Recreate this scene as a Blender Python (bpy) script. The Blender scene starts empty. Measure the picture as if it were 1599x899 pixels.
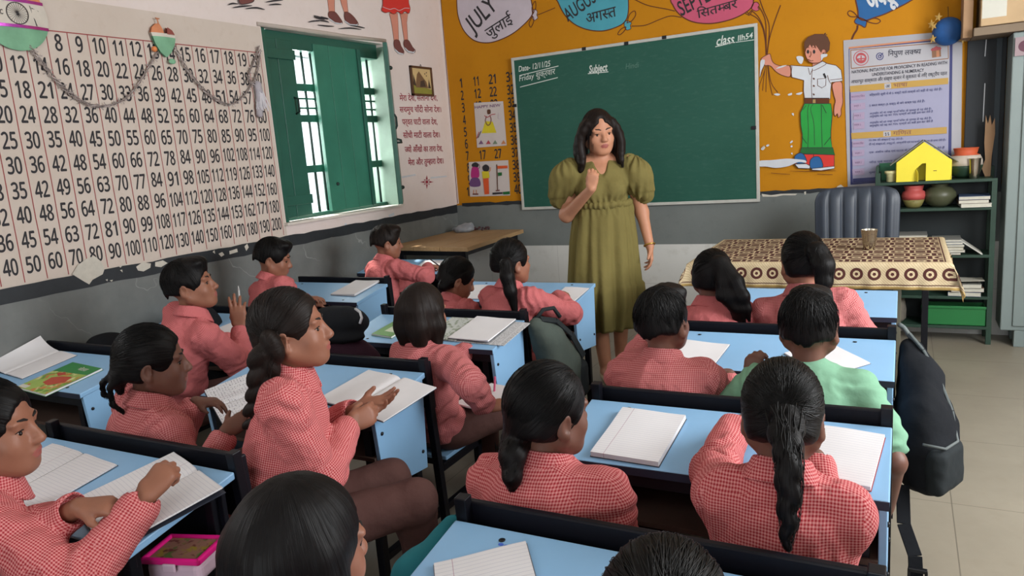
import bpy, bmesh, math, random, os
import numpy as np
from mathutils import Vector, Matrix, Quaternion
from mathutils.geometry import tessellate_polygon

PI = math.pi
random.seed(7)
rng = np.random.default_rng(7)
SC = bpy.context.scene
COL = SC.collection

# ------------------------------------------------------------------ camera
CAM_F = 1154.52
CAM_C = np.array([3.375, -5.4, 1.361])
_yaw, _pit, _rol = 0.49327, 0.18177, -0.07640
def _rot(yaw, pit, rol):
    cy, sy = math.cos(yaw), math.sin(yaw); cp, sp = math.cos(pit), math.sin(pit)
    f = np.array([-sy*cp, cy*cp, -sp]); r = np.array([cy, sy, 0.0]); u = np.cross(r, f)
    cr, sr = math.cos(rol), math.sin(rol)
    return cr*r+sr*u, -sr*r+cr*u, f
CAM_R, CAM_U, CAM_D = _rot(_yaw, _pit, _rol)
cam = bpy.data.cameras.new('camera')
cam.sensor_width = 36.0
cam.lens = CAM_F*36.0/1599.0
cam.clip_start = 0.02
cam_o = bpy.data.objects.new('camera', cam)
COL.objects.link(cam_o)
cam_o.matrix_world = Matrix(((CAM_R[0], CAM_U[0], -CAM_D[0], CAM_C[0]),
                             (CAM_R[1], CAM_U[1], -CAM_D[1], CAM_C[1]),
                             (CAM_R[2], CAM_U[2], -CAM_D[2], CAM_C[2]), (0, 0, 0, 1)))
SC.camera = cam_o

# ------------------------------------------------------------------ light
world = bpy.data.worlds.new('daylight'); SC.world = world
world.use_nodes = True
world.node_tree.nodes['Background'].inputs[0].default_value = (0.86, 0.95, 1.0, 1)
world.node_tree.nodes['Background'].inputs[1].default_value = 1.6
def area(name, loc, target, sx, sy, power, col=(1, 1, 1)):
    l = bpy.data.lights.new(name, 'AREA'); l.shape = 'RECTANGLE'; l.size = sx; l.size_y = sy
    l.energy = power; l.color = col
    o = bpy.data.objects.new(name, l); COL.objects.link(o); o.location = loc
    d = Vector(target)-Vector(loc)
    o.rotation_euler = d.to_track_quat('-Z', 'Y').to_euler()
    return o
area('daylight_rear_left_window', (-0.15, -5.35, 1.75), (2.6, -4.2, 0.4), 1.2, 1.2, 70, (0.95, 0.98, 1.0))
area('daylight_rear_door', (3.6, -7.55, 1.5), (3.2, -2.0, 0.8), 2.2, 2.0, 30, (0.98, 0.99, 1.0))
area('daylight_right_window', (5.25, -2.9, 1.9), (0.8, -1.6, 1.2), 1.8, 1.4, 120, (0.97, 0.99, 1.0))
area('daylight_front_window', (-0.42, -1.42, 1.75), (1.6, -0.9, 0.7), 1.15, 1.1, 60, (0.97, 1.0, 0.99))
sun = bpy.data.lights.new('sun', 'SUN'); sun.energy = 6.0; sun.angle = 0.03; sun.color = (1.0, 0.93, 0.82)
sun_o = bpy.data.objects.new('sun', sun); COL.objects.link(sun_o); sun_o.location = (-3, -4, 6); sun_o.rotation_euler = Vector((0.60, -0.18, -0.78)).to_track_quat('-Z', 'Y').to_euler()
SC.view_settings.view_transform = 'Standard'
SC.view_settings.look = 'None'
SC.view_settings.exposure = 0.16
SC.view_settings.gamma = 1.0
SC.view_settings.use_curve_mapping = False
SC.cycles.use_denoising = True
SC.cycles.max_bounces = 8

# ------------------------------------------------------------------ pixel -> place on a real plane (photograph taken as 1599x899)
def _ray(px, py):
    return CAM_D*CAM_F + CAM_R*(px-799.5) - CAM_U*(py-449.5)
def hit(px, py, ax, v):
    d = _ray(px, py); return CAM_C + d*(v-CAM_C[ax])/d[ax]
def HX(px, py, v): return hit(px, py, 0, v)
def HY(px, py, v): return hit(px, py, 1, v)
def HZ(px, py, v): return hit(px, py, 2, v)

# ------------------------------------------------------------------ materials
def lin(c):
    return tuple((x/12.92 if x <= 0.04045 else ((x+0.055)/1.055)**2.4) for x in [k/255.0 for k in c])
class X:
    """shader maths with operators"""
    def __init__(s, nt, sock): s.nt = nt; s.s = sock
    def _op(s, op, o=None, o2=None, swap=False):
        n = s.nt.nodes.new('ShaderNodeMath'); n.operation = op
        a = [s, o, o2]
        if swap: a[0], a[1] = a[1], a[0]
        for i, q in enumerate(a):
            if q is None: continue
            if isinstance(q, X): s.nt.links.new(q.s, n.inputs[i])
            else: n.inputs[i].default_value = q
        return X(s.nt, n.outputs[0])
    def __add__(s, o): return s._op('ADD', o)
    def __sub__(s, o): return s._op('SUBTRACT', o)
    def __rsub__(s, o): return s._op('SUBTRACT', o, swap=True)
    def __mul__(s, o): return s._op('MULTIPLY', o)
    def __truediv__(s, o): return s._op('DIVIDE', o)
    __radd__ = __add__; __rmul__ = __mul__
    def lt(s, o): return s._op('LESS_THAN', o)
    def gt(s, o): return s._op('GREATER_THAN', o)
    def mod(s, o): return s._op('FLOORED_MODULO', o)
    def abs(s): return s._op('ABSOLUTE')
    def floor(s): return s._op('FLOOR')
    def sqrt(s): return s._op('SQRT')
    def mn(s, o): return s._op('MINIMUM', o)
    def mx(s, o): return s._op('MAXIMUM', o)
    def clamp(s): return s.mn(1.0).mx(0.0)
class Mt:
    def __init__(s, name):
        s.m = bpy.data.materials.new(name); s.m.use_nodes = True
        s.nt = s.m.node_tree; s.b = s.nt.nodes['Principled BSDF']
    def node(s, t, **kw):
        n = s.nt.nodes.new(t)
        for k, v in kw.items(): setattr(n, k, v)
        return n
    def link(s, a, b): s.nt.links.new(a.s if isinstance(a, X) else a, b)
    def coord(s, kind='Object'):
        n = s.node('ShaderNodeTexCoord'); return n.outputs[kind]
    def xyz(s, vec):
        n = s.node('ShaderNodeSeparateXYZ'); s.link(vec, n.inputs[0]); return [X(s.nt, o) for o in n.outputs]
    def scaled(s, vec, sc):
        n = s.node('ShaderNodeMapping'); s.link(vec, n.inputs[0]); n.inputs['Scale'].default_value = sc; return n.outputs[0]
    def noise(s, vec, scale, detail=3.0, rough=0.5):
        n = s.node('ShaderNodeTexNoise'); s.link(vec, n.inputs['Vector'])
        n.inputs['Scale'].default_value = scale; n.inputs['Detail'].default_value = detail; n.inputs['Roughness'].default_value = rough
        return X(s.nt, n.outputs['Fac'])
    def mix(s, fac, a, b):
        n = s.node('ShaderNodeMix', data_type='RGBA')
        if isinstance(fac, X): s.link(fac, n.inputs[0])
        else: n.inputs[0].default_value = fac
        for i, q in ((6, a), (7, b)):
            if isinstance(q, tuple): n.inputs[i].default_value = (*q[:3], 1)
            else: s.link(q, n.inputs[i])
        return n.outputs[2]
    def color(s, c):
        if isinstance(c, tuple): s.b.inputs['Base Color'].default_value = (*c[:3], 1)
        else: s.link(c, s.b.inputs['Base Color'])
    def bump(s, h, strength=0.3, dist=0.01):
        n = s.node('ShaderNodeBump'); n.inputs['Strength'].default_value = strength; n.inputs['Distance'].default_value = dist
        s.link(h, n.inputs['Height']); s.link(n.outputs[0], s.b.inputs['Normal'])
    def set(s, rough=0.5, metal=0.0, spec=0.5):
        s.b.inputs['Roughness'].default_value = rough; s.b.inputs['Metallic'].default_value = metal
        s.b.inputs['Specular IOR Level'].default_value = spec
        return s
MATS = {}
def mat(name, c, rough=0.6, metal=0.0, var=0.08, scale=6.0, bump=0.0, spec=0.4):
    """a plain coat with a little mottling"""
    if name in MATS: return MATS[name]
    m = Mt(name); base = lin(c)
    co = m.coord()
    n = m.noise(co, scale, 4.0, 0.6)
    lo = tuple(x*(1-var*2) for x in base); hi = tuple(min(1, x*(1+var*2)) for x in base)
    m.color(m.mix(n, lo, hi)); m.set(rough, metal, spec)
    if bump: m.bump(m.noise(co, scale*12, 3.0), bump, 0.002)
    MATS[name] = m.m
    return m.m

# ------------------------------------------------------------------ mesh building
def tag(o, label=None, cat=None, group=None, kind=None):
    if label: o['label'] = label
    if cat: o['category'] = cat
    if group: o['group'] = group
    if kind: o['kind'] = kind
    return o
def empty(name, loc=(0, 0, 0), rz=0.0, label=None, cat=None, group=None, rot=None, parent=None):
    o = bpy.data.objects.new(name, None); COL.objects.link(o); o.empty_display_size = 0.05
    o.location = loc; o.rotation_euler = rot if rot else (0, 0, rz)
    if parent: o.parent = parent
    return tag(o, label, cat, group)
class MB:
    def __init__(s): s.v = []; s.f = []; s.m = []
    def add(s, vs, fs, mi=0):
        k = len(s.v); s.v += [tuple(float(c) for c in p) for p in vs]
        s.f += [tuple(i+k for i in f) for f in fs]; s.m += [mi]*len(fs); return s
    def box(s, c, d, mi=0, M=None):
        x, y, z = d[0]/2, d[1]/2, d[2]/2
        vs = [Vector(p) for p in ((-x,-y,-z),(x,-y,-z),(x,y,-z),(-x,y,-z),(-x,-y,z),(x,-y,z),(x,y,z),(-x,y,z))]
        if M is not None: vs = [M @ p for p in vs]
        vs = [p+Vector(c) for p in vs]
        return s.add(vs, [(0,3,2,1),(4,5,6,7),(0,1,5,4),(1,2,6,5),(2,3,7,6),(3,0,4,7)], mi)
    def span(s, a, b, mi=0):
        return s.box([(a[i]+b[i])/2 for i in range(3)], [abs(b[i]-a[i]) for i in range(3)], mi)
    def hexa(s, lo, hi, mi=0):      # two quads -> solid
        return s.add(list(lo)+list(hi), [(3,2,1,0),(4,5,6,7),(0,1,5,4),(1,2,6,5),(2,3,7,6),(3,0,4,7)], mi)
    def bar(s, a, b, w, h=None, mi=0, up=(0, 0, 1)):
        a, b = Vector(a), Vector(b); d = (b-a); L = d.length; d.normalize(); h = h or w
        u = Vector(up)
        if abs(d.dot(u)) > 0.95: u = Vector((0, 1, 0))
        r = d.cross(u).normalized(); u = r.cross(d)
        q = [a+r*sx*w/2+u*sz*h/2 for sx, sz in ((-1,-1),(1,-1),(1,1),(-1,1))]
        return s.hexa(q, [p+d*L for p in q], mi)
    def tube(s, pts, r, n=8, mi=0, cap=True):
        pts = [Vector(p) for p in pts]; rs = r if hasattr(r, '__len__') else [r]*len(pts)
        k = len(s.v); vs = []; fs = []
        t0 = (pts[1]-pts[0]).normalized()
        u = t0.orthogonal().normalized()
        for i, p in enumerate(pts):
            t = (pts[min(i+1, len(pts)-1)]-pts[max(i-1, 0)]).normalized()
            u = (u-t*u.dot(t)).normalized(); w = t.cross(u)
            for j in range(n):
                a = 2*PI*j/n; vs.append(p+(u*math.cos(a)+w*math.sin(a))*rs[i])
        for i in range(len(pts)-1):
            for j in range(n):
                fs.append((i*n+j, i*n+(j+1) % n, (i+1)*n+(j+1) % n, (i+1)*n+j))
        if cap:
            fs.append(tuple(range(n-1, -1, -1))); fs.append(tuple((len(pts)-1)*n+j for j in range(n)))
        return s.add(vs, fs, mi)
    def lathe(s, prof, c=(0, 0, 0), n=32, mi=0, M=None):
        vs = []; fs = []
        for r, z in prof:
            for j in range(n):
                a = 2*PI*j/n; p = Vector((r*math.cos(a), r*math.sin(a), z))
                if M is not None: p = M @ p
                vs.append(p+Vector(c))
        m = len(prof)
        for i in range(m-1):
            for j in range(n):
                fs.append((i*n+j, i*n+(j+1) % n, (i+1)*n+(j+1) % n, (i+1)*n+j))
        fs.append(tuple(range(n-1, -1, -1))); fs.append(tuple((m-1)*n+j for j in range(n)))
        return s.add(vs, fs, mi)
    def ball(s, c, r, n=16, m=10, mi=0, M=None):
        r = r if hasattr(r, '__len__') else (r, r, r)
        vs = []; fs = []
        for i in range(1, m):
            t = PI*i/m
            for j in range(n):
                a = 2*PI*j/n
                p = Vector((r[0]*math.sin(t)*math.cos(a), r[1]*math.sin(t)*math.sin(a), r[2]*math.cos(t)))
                if M is not None: p = M @ p
                vs.append(p+Vector(c))
        top = Vector((0, 0, r[2])); bot = Vector((0, 0, -r[2]))
        if M is not None: top = M @ top; bot = M @ bot
        vs += [top+Vector(c), bot+Vector(c)]
        T = (m-1)*n; B = T+1
        for j in range(n):
            fs.append((T, j, (j+1) % n)); fs.append((B, (m-2)*n+(j+1) % n, (m-2)*n+j))
        for i in range(m-2):
            for j in range(n):
                fs.append((i*n+j, (i+1)*n+j, (i+1)*n+(j+1) % n, i*n+(j+1) % n))
        return s.add(vs, fs, mi)
    def poly(s, pts, mi=0):         # flat, may be concave
        pts = [Vector(p) for p in pts]
        tr = tessellate_polygon([pts])
        return s.add(pts, [tuple(t) for t in tr], mi)
    def build(s, name, mats, parent=None, bevel=0.0, smooth=False, loc=None, rot=None, fix=True, autosmooth=None, seg=2):
        me = bpy.data.meshes.new(name)
        me.from_pydata(s.v, [], s.f); mats = mats if isinstance(mats, (list, tuple)) else [mats]
        for m in mats: me.materials.append(m)
        me.polygons.foreach_set('material_index', s.m)
        if fix:
            bm = bmesh.new(); bm.from_mesh(me); bmesh.ops.recalc_face_normals(bm, faces=bm.faces); bm.to_mesh(me); bm.free()
        if smooth or autosmooth:
            me.polygons.foreach_set('use_smooth', [True]*len(me.polygons))
        if autosmooth:
            me.set_sharp_from_angle(angle=math.radians(autosmooth))
        me.update()
        o = bpy.data.objects.new(name, me); COL.objects.link(o)
        if parent: o.parent = parent
        if loc is not None: o.location = loc
        if rot is not None: o.rotation_euler = rot
        if bevel:
            b = o.modifiers.new('bevel', 'BEVEL'); b.width = bevel; b.segments = seg; b.limit_method = 'ANGLE'; b.angle_limit = 0.7
        return o
def copy_tree(o, parent=None):
    c = o.copy(); COL.objects.link(c)
    if parent: c.parent = parent
    for ch in o.children: copy_tree(ch, c)
    return c

# ------------------------------------------------------------------ lettering as flat outlines
_glyphs = {}
def _raw(txt, bold, shear=0.0):
    key = (txt, bold, shear)
    if key not in _glyphs:
        cu = bpy.data.curves.new('t', 'FONT'); cu.body = txt; cu.size = 1.0; cu.offset = bold; cu.resolution_u = 3; cu.shear = shear
        o = bpy.data.objects.new('t', cu); COL.objects.link(o)
        dg = bpy.context.evaluated_depsgraph_get(); dg.update()
        me = bpy.data.meshes.new_from_object(o.evaluated_get(dg))
        vs = [(v.co.x, v.co.y) for v in me.vertices]; fs = [tuple(p.vertices) for p in me.polygons]
        bpy.data.objects.remove(o); bpy.data.curves.remove(cu); bpy.data.meshes.remove(me)
        _glyphs[key] = (vs, fs)
    return _glyphs[key]
def glyphs(txt, bold=0.0, shear=0.0):
    """a consonant followed by ~ loses its upright bar (half letter)"""
    if bold and any(0x900 <= ord(ch) < 0x980 or ord(ch) > 0x1D000 for ch in txt):
        vs, fs = glyphs(txt, 0.0, shear); V = []; Fc = []
        for n_, (dx, dy) in enumerate(((-bold, 0), (bold, 0), (0, -bold*0.7), (0, bold*0.7))):
            k = len(V); V += [(a+dx, b+dy, n_) for a, b in vs]; Fc += [tuple(i+k for i in f) for f in fs]
        return V, Fc
    if '~' not in txt: return _raw(txt, bold, shear)
    V = []; Fc = []; x = 0.0
    parts = []; cur = ''
    for ch in txt:
        if ch == '~':
            if cur[:-1]: parts.append((cur[:-1], False))
            parts.append((cur[-1], True)); cur = ''
        else: cur += ch
    if cur: parts.append((cur, False))
    for t, half in parts:
        vs, fs = _raw(t, bold, shear)
        if not vs: x += 0.25; continue
        w = max(v[0] for v in vs)
        if half:
            bm = bmesh.new(); bv = [bm.verts.new((a, b, 0)) for a, b in vs]
            for f in fs:
                try: bm.faces.new([bv[i] for i in f])
                except ValueError: pass
            bmesh.ops.bisect_plane(bm, geom=bm.verts[:]+bm.edges[:]+bm.faces[:], plane_co=(w-0.17, 0, 0), plane_no=(1, 0, 0), clear_outer=True)
            bm.verts.index_update()
            vs = [(v.co.x, v.co.y) for v in bm.verts]; fs = [tuple(v.index for v in f.verts) for f in bm.faces]; bm.free(); w -= 0.19
        k = len(V); V += [(a+x, b) for a, b in vs]; Fc += [tuple(i+k for i in f) for f in fs]; x += w
    return V, Fc
def put_text(mb, txt, P0, P1, up, mi=0, bold=0.0, height=None, off=None, narrow=None, shear=0.0):
    """write txt along P0->P1; 'up' the direction of height; height = cap height in metres (else from the width)"""
    vs, fs = glyphs(txt, bold, shear)
    if not vs: return
    x0 = min(v[0] for v in vs); x1 = max(v[0] for v in vs)
    P0, P1, up = Vector(P0), Vector(P1), Vector(up).normalized()
    d = P1-P0; L = d.length; d.normalize(); sx = L/(x1-x0)
    sy = (height/0.72) if height else sx
    if narrow: sx = sy*narrow; P0 = P0+d*(L-sx*(x1-x0))/2
    o = Vector(off) if off else Vector((0, 0, 0))
    nr = d.cross(up)*0.00006
    mb.add([P0+d*(v[0]-x0)*sx+up*v[1]*sy+o+nr*(v[2] if len(v) > 2 else 0) for v in vs], fs, mi)
# ================================================================== the room
def mat_wall(name, c, stain=(150, 130, 110), amt=0.12):
    m = Mt(name); co = m.coord()
    n1 = m.noise(co, 2.2, 6.0, 0.65); n2 = m.noise(co, 18.0, 5.0, 0.6)
    base = lin(c); st = lin(stain)
    f = ((n1-0.5)*2.2+0.25).clamp()*amt + ((n2-0.56)*5.0).clamp()*amt*0.6
    m.color(m.mix(f.clamp(), base, st)); m.set(0.75, 0, 0.25)
    m.bump(n2*0.6+m.noise(co, 70.0, 2.0)*0.4, 0.25, 0.003)
    return m.m
M_cream = mat_wall('cream_limewash', (224, 211, 206), (186, 164, 150), 0.24); M_chart = mat_wall('beige_chart_ground', (206, 193, 182), (170, 148, 128), 0.28)
M_yellow = mat_wall('mustard_wall_paint', (190, 127, 14), (152, 92, 10), 0.28)
M_black = mat('black_wall_paint', (38, 42, 46), 0.6, var=0.15, scale=20)
def mat_marble():
    m = Mt('grey_marble_tile'); co = m.coord()
    n = m.noise(co, 5.0, 6.0, 0.65)
    x, y, z = m.xyz(co)
    w = m.noise(co, 2.0, 4.0, 0.6)
    v1 = ((y*1.7+z*2.2+w*1.6).mod(0.93)-0.46).abs()
    vein = ((0.012-v1)*80.0).clamp()*((m.noise(co, 4.0, 2.0)-0.42)*4.0).clamp()
    c = m.mix(n, lin((88, 92, 92)), lin((128, 131, 128)))
    c = m.mix(vein*0.55, c, lin((178, 180, 176)))
    m.color(c); m.set(0.38, 0, 0.4)
    return m.m
M_marble = mat_marble()
M_greydado = mat_wall('grey_dado_paint', (116, 121, 119), (80, 84, 84), 0.35)
def mat_grid(name, c, c2, gc, px, py, ox, oy, ax=(0, 1), gw=0.004, rough=0.4):
    m = Mt(name); co = m.coord(); p = m.xyz(co)
    g = ((p[ax[0]]-ox).mod(px)-px/2).abs().gt(px/2-gw/2).mx(((p[ax[1]]-oy).mod(py)-py/2).abs().gt(py/2-gw/2))
    n = m.noise(co, 3.0, 6.0, 0.65); n2 = m.noise(co, 14.0, 4.0)
    b = m.mix(n, lin(c), lin(c2))
    b = m.mix(((n2-0.55)*3).clamp()*0.25, b, lin((120, 108, 92)))
    m.color(m.mix(g*0.6, b, lin(gc))); m.set(rough, 0, 0.4)
    m.bump(n2+g*-0.8, 0.12, 0.002)
    return m.m
M_floor = mat_grid('beige_floor_tile', (128, 120, 106), (154, 146, 130), (84, 78, 68), 0.625, 0.625, 3.55, -0.64)
M_whitetile = mat_grid('white_wall_tile', (202, 202, 198), (214, 213, 208), (160, 158, 152), 0.62, 0.30, 0.3, -0.005, (0, 2), 0.003, 0.3)
M_ceil = mat('ceiling_white', (205, 200, 190), 0.9)
M_green = mat('green_gloss_paint', (54, 116, 96), 0.38, var=0.2, scale=3.0, spec=0.5)
M_greendk = mat('dark_green_gloss_paint', (40, 90, 76), 0.4, var=0.2, scale=3.0, spec=0.5)
M_greenlt = mat('pale_green_wash', (110, 132, 116), 0.6, var=0.2, scale=6.0)
M_iron = mat('dark_iron', (30, 48, 44), 0.5)

RX, RY = 5.3, -7.6
def struct(name, mb, m, **kw):
    o = mb.build(name, m, **kw); o['kind'] = 'structure'; return o
struct('floor', MB().span((-0.3, RY-0.3, -0.1), (RX+0.3, 0.3, 0)), M_floor)
struct('ceiling', MB().span((-0.3, RY-0.3, 3.1), (RX+0.3, 0.3, 3.25)), M_ceil)
def holed(y0, y1, z0, z1, x0, x1, holes):
    mb = MB(); y = y0
    for (a, b, c, d) in holes:
        mb.span((x0, y, z0), (x1, a, z1)); mb.span((x0, a, z0), (x1, b, c)); mb.span((x0, a, d), (x1, b, z1)); y = b
    mb.span((x0, y, z0), (x1, y1, z1)); return mb
WY0, WY1, WZ0, WZ1 = -2.0, -0.82, 1.03, 2.2
wall_left = struct('wall_left', holed(RY-0.3, 0.3, 0, 3.1, -0.3, 0, [(-5.95, -4.75, 1.0, 2.25), (WY0, WY1, WZ0, WZ1)]), M_cream)
wall_back = struct('wall_back', MB().span((-0.3, 0, 0), (RX+0.3, 0.3, 3.1)), M_yellow)
struct('wall_right', holed(RY-0.3, 0.3, 0, 3.1, RX, RX+0.3, [(-3.9, -1.9, 1.1, 2.7)]), M_cream)
mb = MB().span((-0.3, RY-0.3, 0), (2.4, RY, 3.1)); mb.span((4.7, RY-0.3, 0), (RX+0.3, RY, 3.1)); mb.span((2.4, RY-0.3, 2.6), (4.7, RY, 3.1))
struct('wall_rear', mb, M_cream)
# dado of the left wall, black band above it
struct('trim_1', MB().span((0, RY, 0), (0.006, -0.006, 0.89)), M_marble)
def ragged(x, y0, y1, z0, z1, amp, n, axis, seed):
    r = random.Random(seed); pts = []
    for i in range(n+1):
        pts.append((y0+(y1-y0)*i/n, z1+r.uniform(-amp, amp)))
    for i in range(n, -1, -1):
        pts.append((y0+(y1-y0)*i/n, z0+r.uniform(-amp, amp)))
    return [((x, a, b) if axis == 'x' else (a, x, b)) for a, b in pts]
struct('trim_2', MB().poly(ragged(0.0075, RY, -0.008, 0.888, 0.953, 0.004, 90, 'x', 3)), M_black, fix=False)
struct('trim_3', MB().span((0.006, -0.012, 0.595), (RX, 0, 0.945)), M_greydado)
struct('trim_4', MB().span((0.006, -0.014, 0), (RX, 0, 0.595)), M_whitetile)
struct('trim_5', MB().poly(ragged(-0.0135, 0.06, 3.3, 0.935, 0.962, 0.005, 60, 'y', 5)), M_black, fix=False)
# edge of yellow paint wrapping at the corner
struct('trim_6', MB().poly(ragged(-0.0006, 0.0, 0.022, 0.96, 3.1, 0.0, 1, 'y', 5)), M_cream, fix=False)

# ------------------------------------------------------------------ flat painting helper (paint lies on a wall face)
class Paint:
    """layers of paint on one wall: p maps a pixel of a zoomed crop to the wall"""
    def __init__(s, wall, ox, oy, k):
        s.w = wall; s.ox, s.oy, s.k = ox, oy, k; s.mb = MB(); s.mats = []; s.layer = 0
    def at(s, x, y, lay=None):
        px, py = s.ox+x/s.k, s.oy+y/s.k
        e = 0.0008+0.00035*(s.layer if lay is None else lay)
        return HX(px, py, e) if s.w == 'L' else HY(px, py, -e)
    def mi(s, m):
        if m not in s.mats: s.mats.append(m)
        return s.mats.index(m)
    def fill(s, pts, m, sm=True, outline=None, w=0.004):
        s.layer += 1
        q = smooth_loop(pts) if sm else pts
        P = [s.at(*p) for p in q]; s.mb.poly(P, s.mi(m))
        if outline: s.line(q+[q[0]], outline, w, sm=False)
        return s
    def line(s, pts, m, w=0.004, sm=True, taper=False):
        s.layer += 1
        q = smooth_open(pts) if (sm and len(pts) > 2) else pts
        P = [Vector(s.at(*p)) for p in q]
        nrm = Vector((1, 0, 0)) if s.w == 'L' else Vector((0, -1, 0))
        vs = []; n = len(P)
        for i, p in enumerate(P):
            t = P[min(i+1, n-1)]-P[max(i-1, 0)]
            if t.length < 1e-9: t = Vector((0, 0, 1))
            sd = nrm.cross(t.normalized())
            ww = w*(0.25+0.75*math.sin(PI*(i+0.5)/n)) if taper else w
            vs += [p+sd*ww/2, p-sd*ww/2]
        s.mb.add(vs, [(2*i, 2*i+1, 2*i+3, 2*i+2) for i in range(n-1)], s.mi(m))
        return s
    def text(s, txt, p0, p1, m, hpx, bold=0.0, shear=0.0):
        s.layer += 1
        A, B = Vector(s.at(*p0)), Vector(s.at(*p1))
        nrm = Vector((1, 0, 0)) if s.w == 'L' else Vector((0, -1, 0))
        up = nrm.cross((B-A).normalized())
        mid = ((p0[0]+p1[0])/2, (p0[1]+p1[1])/2)
        H = (Vector(s.at(mid[0], mid[1]-hpx))-Vector(s.at(*mid))).length
        put_text(s.mb, txt, A, B, up, s.mi(m), bold, height=H, shear=shear)
        return s
    def done(s, name, parent, label=None):
        o = s.mb.build(name, s.mats, parent, fix=False)
        if label: o['label'] = label
        return o
def smooth_loop(pts, k=5):
    n = len(pts); out = []
    for i in range(n):
        p0, p1, p2, p3 = pts[i-1], pts[i], pts[(i+1) % n], pts[(i+2) % n]
        for j in range(k): out.append(_cr(p0, p1, p2, p3, j/k))
    return out
def smooth_open(pts, k=6):
    q = [pts[0]]+list(pts)+[pts[-1]]; out = []
    for i in range(1, len(q)-2):
        for j in range(k): out.append(_cr(q[i-1], q[i], q[i+1], q[i+2], j/k))
    return out+[pts[-1]]
def _cr(a, b, c, d, t):
    return tuple(0.5*((2*b[i])+(-a[i]+c[i])*t+(2*a[i]-5*b[i]+4*c[i]-d[i])*t*t+(-a[i]+3*b[i]-3*c[i]+d[i])*t**3) for i in range(len(b)))

K_ink = mat('black_numeral_paint', (44, 42, 46), 0.7)
K_red = mat('red_line_paint', (150, 66, 66), 0.7)
K_maroon = mat('maroon_verse_paint', (152, 50, 66), 0.7)
K_brown = mat('brown_outline_paint', (92, 44, 16), 0.7)
K_skin = mat('mural_skin_paint', (206, 138, 118), 0.7)
K_white = mat('white_mural_paint', (200, 204, 210), 0.7)
K_plaster = mat('bare_plaster', (196, 190, 178), 0.9, var=0.12, scale=25)
K_grn = mat('green_mural_paint', (34, 150, 60), 0.7)
K_dgrn = mat('dark_green_mural_paint', (24, 96, 44), 0.7)
K_blue = mat('blue_mural_paint', (34, 92, 148), 0.7)
K_teal = mat('teal_mural_paint', (74, 158, 176), 0.7)
K_pink = mat('pink_mural_paint', (192, 84, 112), 0.7)
K_lilac = mat('lilac_mural_paint', (196, 186, 196), 0.7)
K_hair = mat('brown_hair_paint', (92, 58, 40), 0.7)
K_rsh = mat('red_mural_paint', (206, 52, 44), 0.7)
K_bshoe = mat('brown_shoe_paint', (112, 66, 62), 0.7)
K_chalk = mat('white_chalk', (206, 214, 208), 0.95)
K_chalk2 = mat('faint_chalk', (92, 126, 114), 0.95)

# the painted multiplication table
MB().add([(0.0005, -7.5, 0.95), (0.0005, -2.006, 0.95), (0.0005, -2.006, 2.192), (0.0005, -7.5, 2.192)], [(0, 1, 2, 3)]).build('chart_ground', [M_chart], wall_left, fix=False)
mb = MB(); colx = [-3.195+0.0968*k for k in range(-12, 13)]     # upright lines
rowz = [1.997-0.1068*r for r in range(10)]
for c in range(1, 21):
    yc = -3.2434+0.0968*(c-8)
    for r in range(1, 11):
        s_ = str(c*r)
        dg_ = ''.join(chr(0x1D7E2+int(k)) for k in s_)
        if c*r == 60 and c == 6: s_ = '60'
        wd = {1: 0.034, 2: 0.063, 3: 0.078}[len(s_)]
        if s_ in ('1',): wd = 0.020
        if s_ == '11': wd = 0.052
        j = random.uniform(-0.003, 0.003)
        put_text(mb, dg_, (0.0012, yc-wd/2, rowz[r-1]-0.035+j), (0.0012, yc+wd/2, rowz[r-1]-0.035+j*0.4), (0, 0.02, 1), 0, 0.028, height=0.07)
nums = mb.build('painted_numerals', [K_ink], wall_left, fix=False)
mb = MB()
for i, y in enumerate(colx):
    pts = [(y+random.uniform(-0.001, 0.001), 2.042-0.09*k) for k in range(13)]
    for (a, b), (c, d) in zip(pts[:-1], pts[1:]):
        w = 0.0022
        mb.add([(0.001, a-w, b), (0.001, a+w, b), (0.001, c+w, d), (0.001, c-w, d)], [(0, 1, 2, 3)])
mb.add([(0.001, -4.4, 2.040), (0.001, -2.03, 2.042), (0.001, -2.03, 2.047), (0.001, -4.4, 2.045)], [(0, 1, 2, 3)])
mb.build('chart_lines', [K_red], wall_left, fix=False)
# places where paint has come off
p = Paint('L', 0, 240, 3.458)
for L in ([(390, 650), (420, 600), (470, 565), (510, 552), (545, 580), (565, 620), (555, 650), (500, 680), (482, 705), (455, 690)],
          [(735, 610), (770, 585), (815, 592), (812, 615), (775, 635), (745, 630)],
          [(838, 585), (880, 575), (905, 590), (870, 612), (838, 608)],
          [(1238, 525), (1280, 512), (1284, 530), (1240, 543)], [(1180, 540), (1200, 530), (1212, 545), (1195, 556)],
          [(1320, 500), (1335, 485), (1343, 505), (1330, 525)], [(1148, 530), (1158, 520), (1162, 540)], [(648, 628), (660, 625), (662, 640)],
          [(640, 605), (665, 600), (650, 615)], [(570, 680), (582, 676), (580, 688)], [(592, 684), (610, 680), (604, 690)]):
    p.layer = 20; p.fill(L, K_plaster, sm=False)
p.done('bare_plaster_patch', wall_left, 'chipped paint along the black band')
p = Paint('L', 350, 0, 2.497)
for L in ([(690, 688), (745, 678), (748, 684), (695, 694)], [(805, 690), (868, 684), (868, 690), (805, 696)], [(640, 838), (662, 828), (664, 838), (644, 846)], [(470, 870), (478, 870), (476, 888), (470, 886)]):
    p.fill(L, K_white, sm=False)
p.done('wall_scratch', wall_left)
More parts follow.
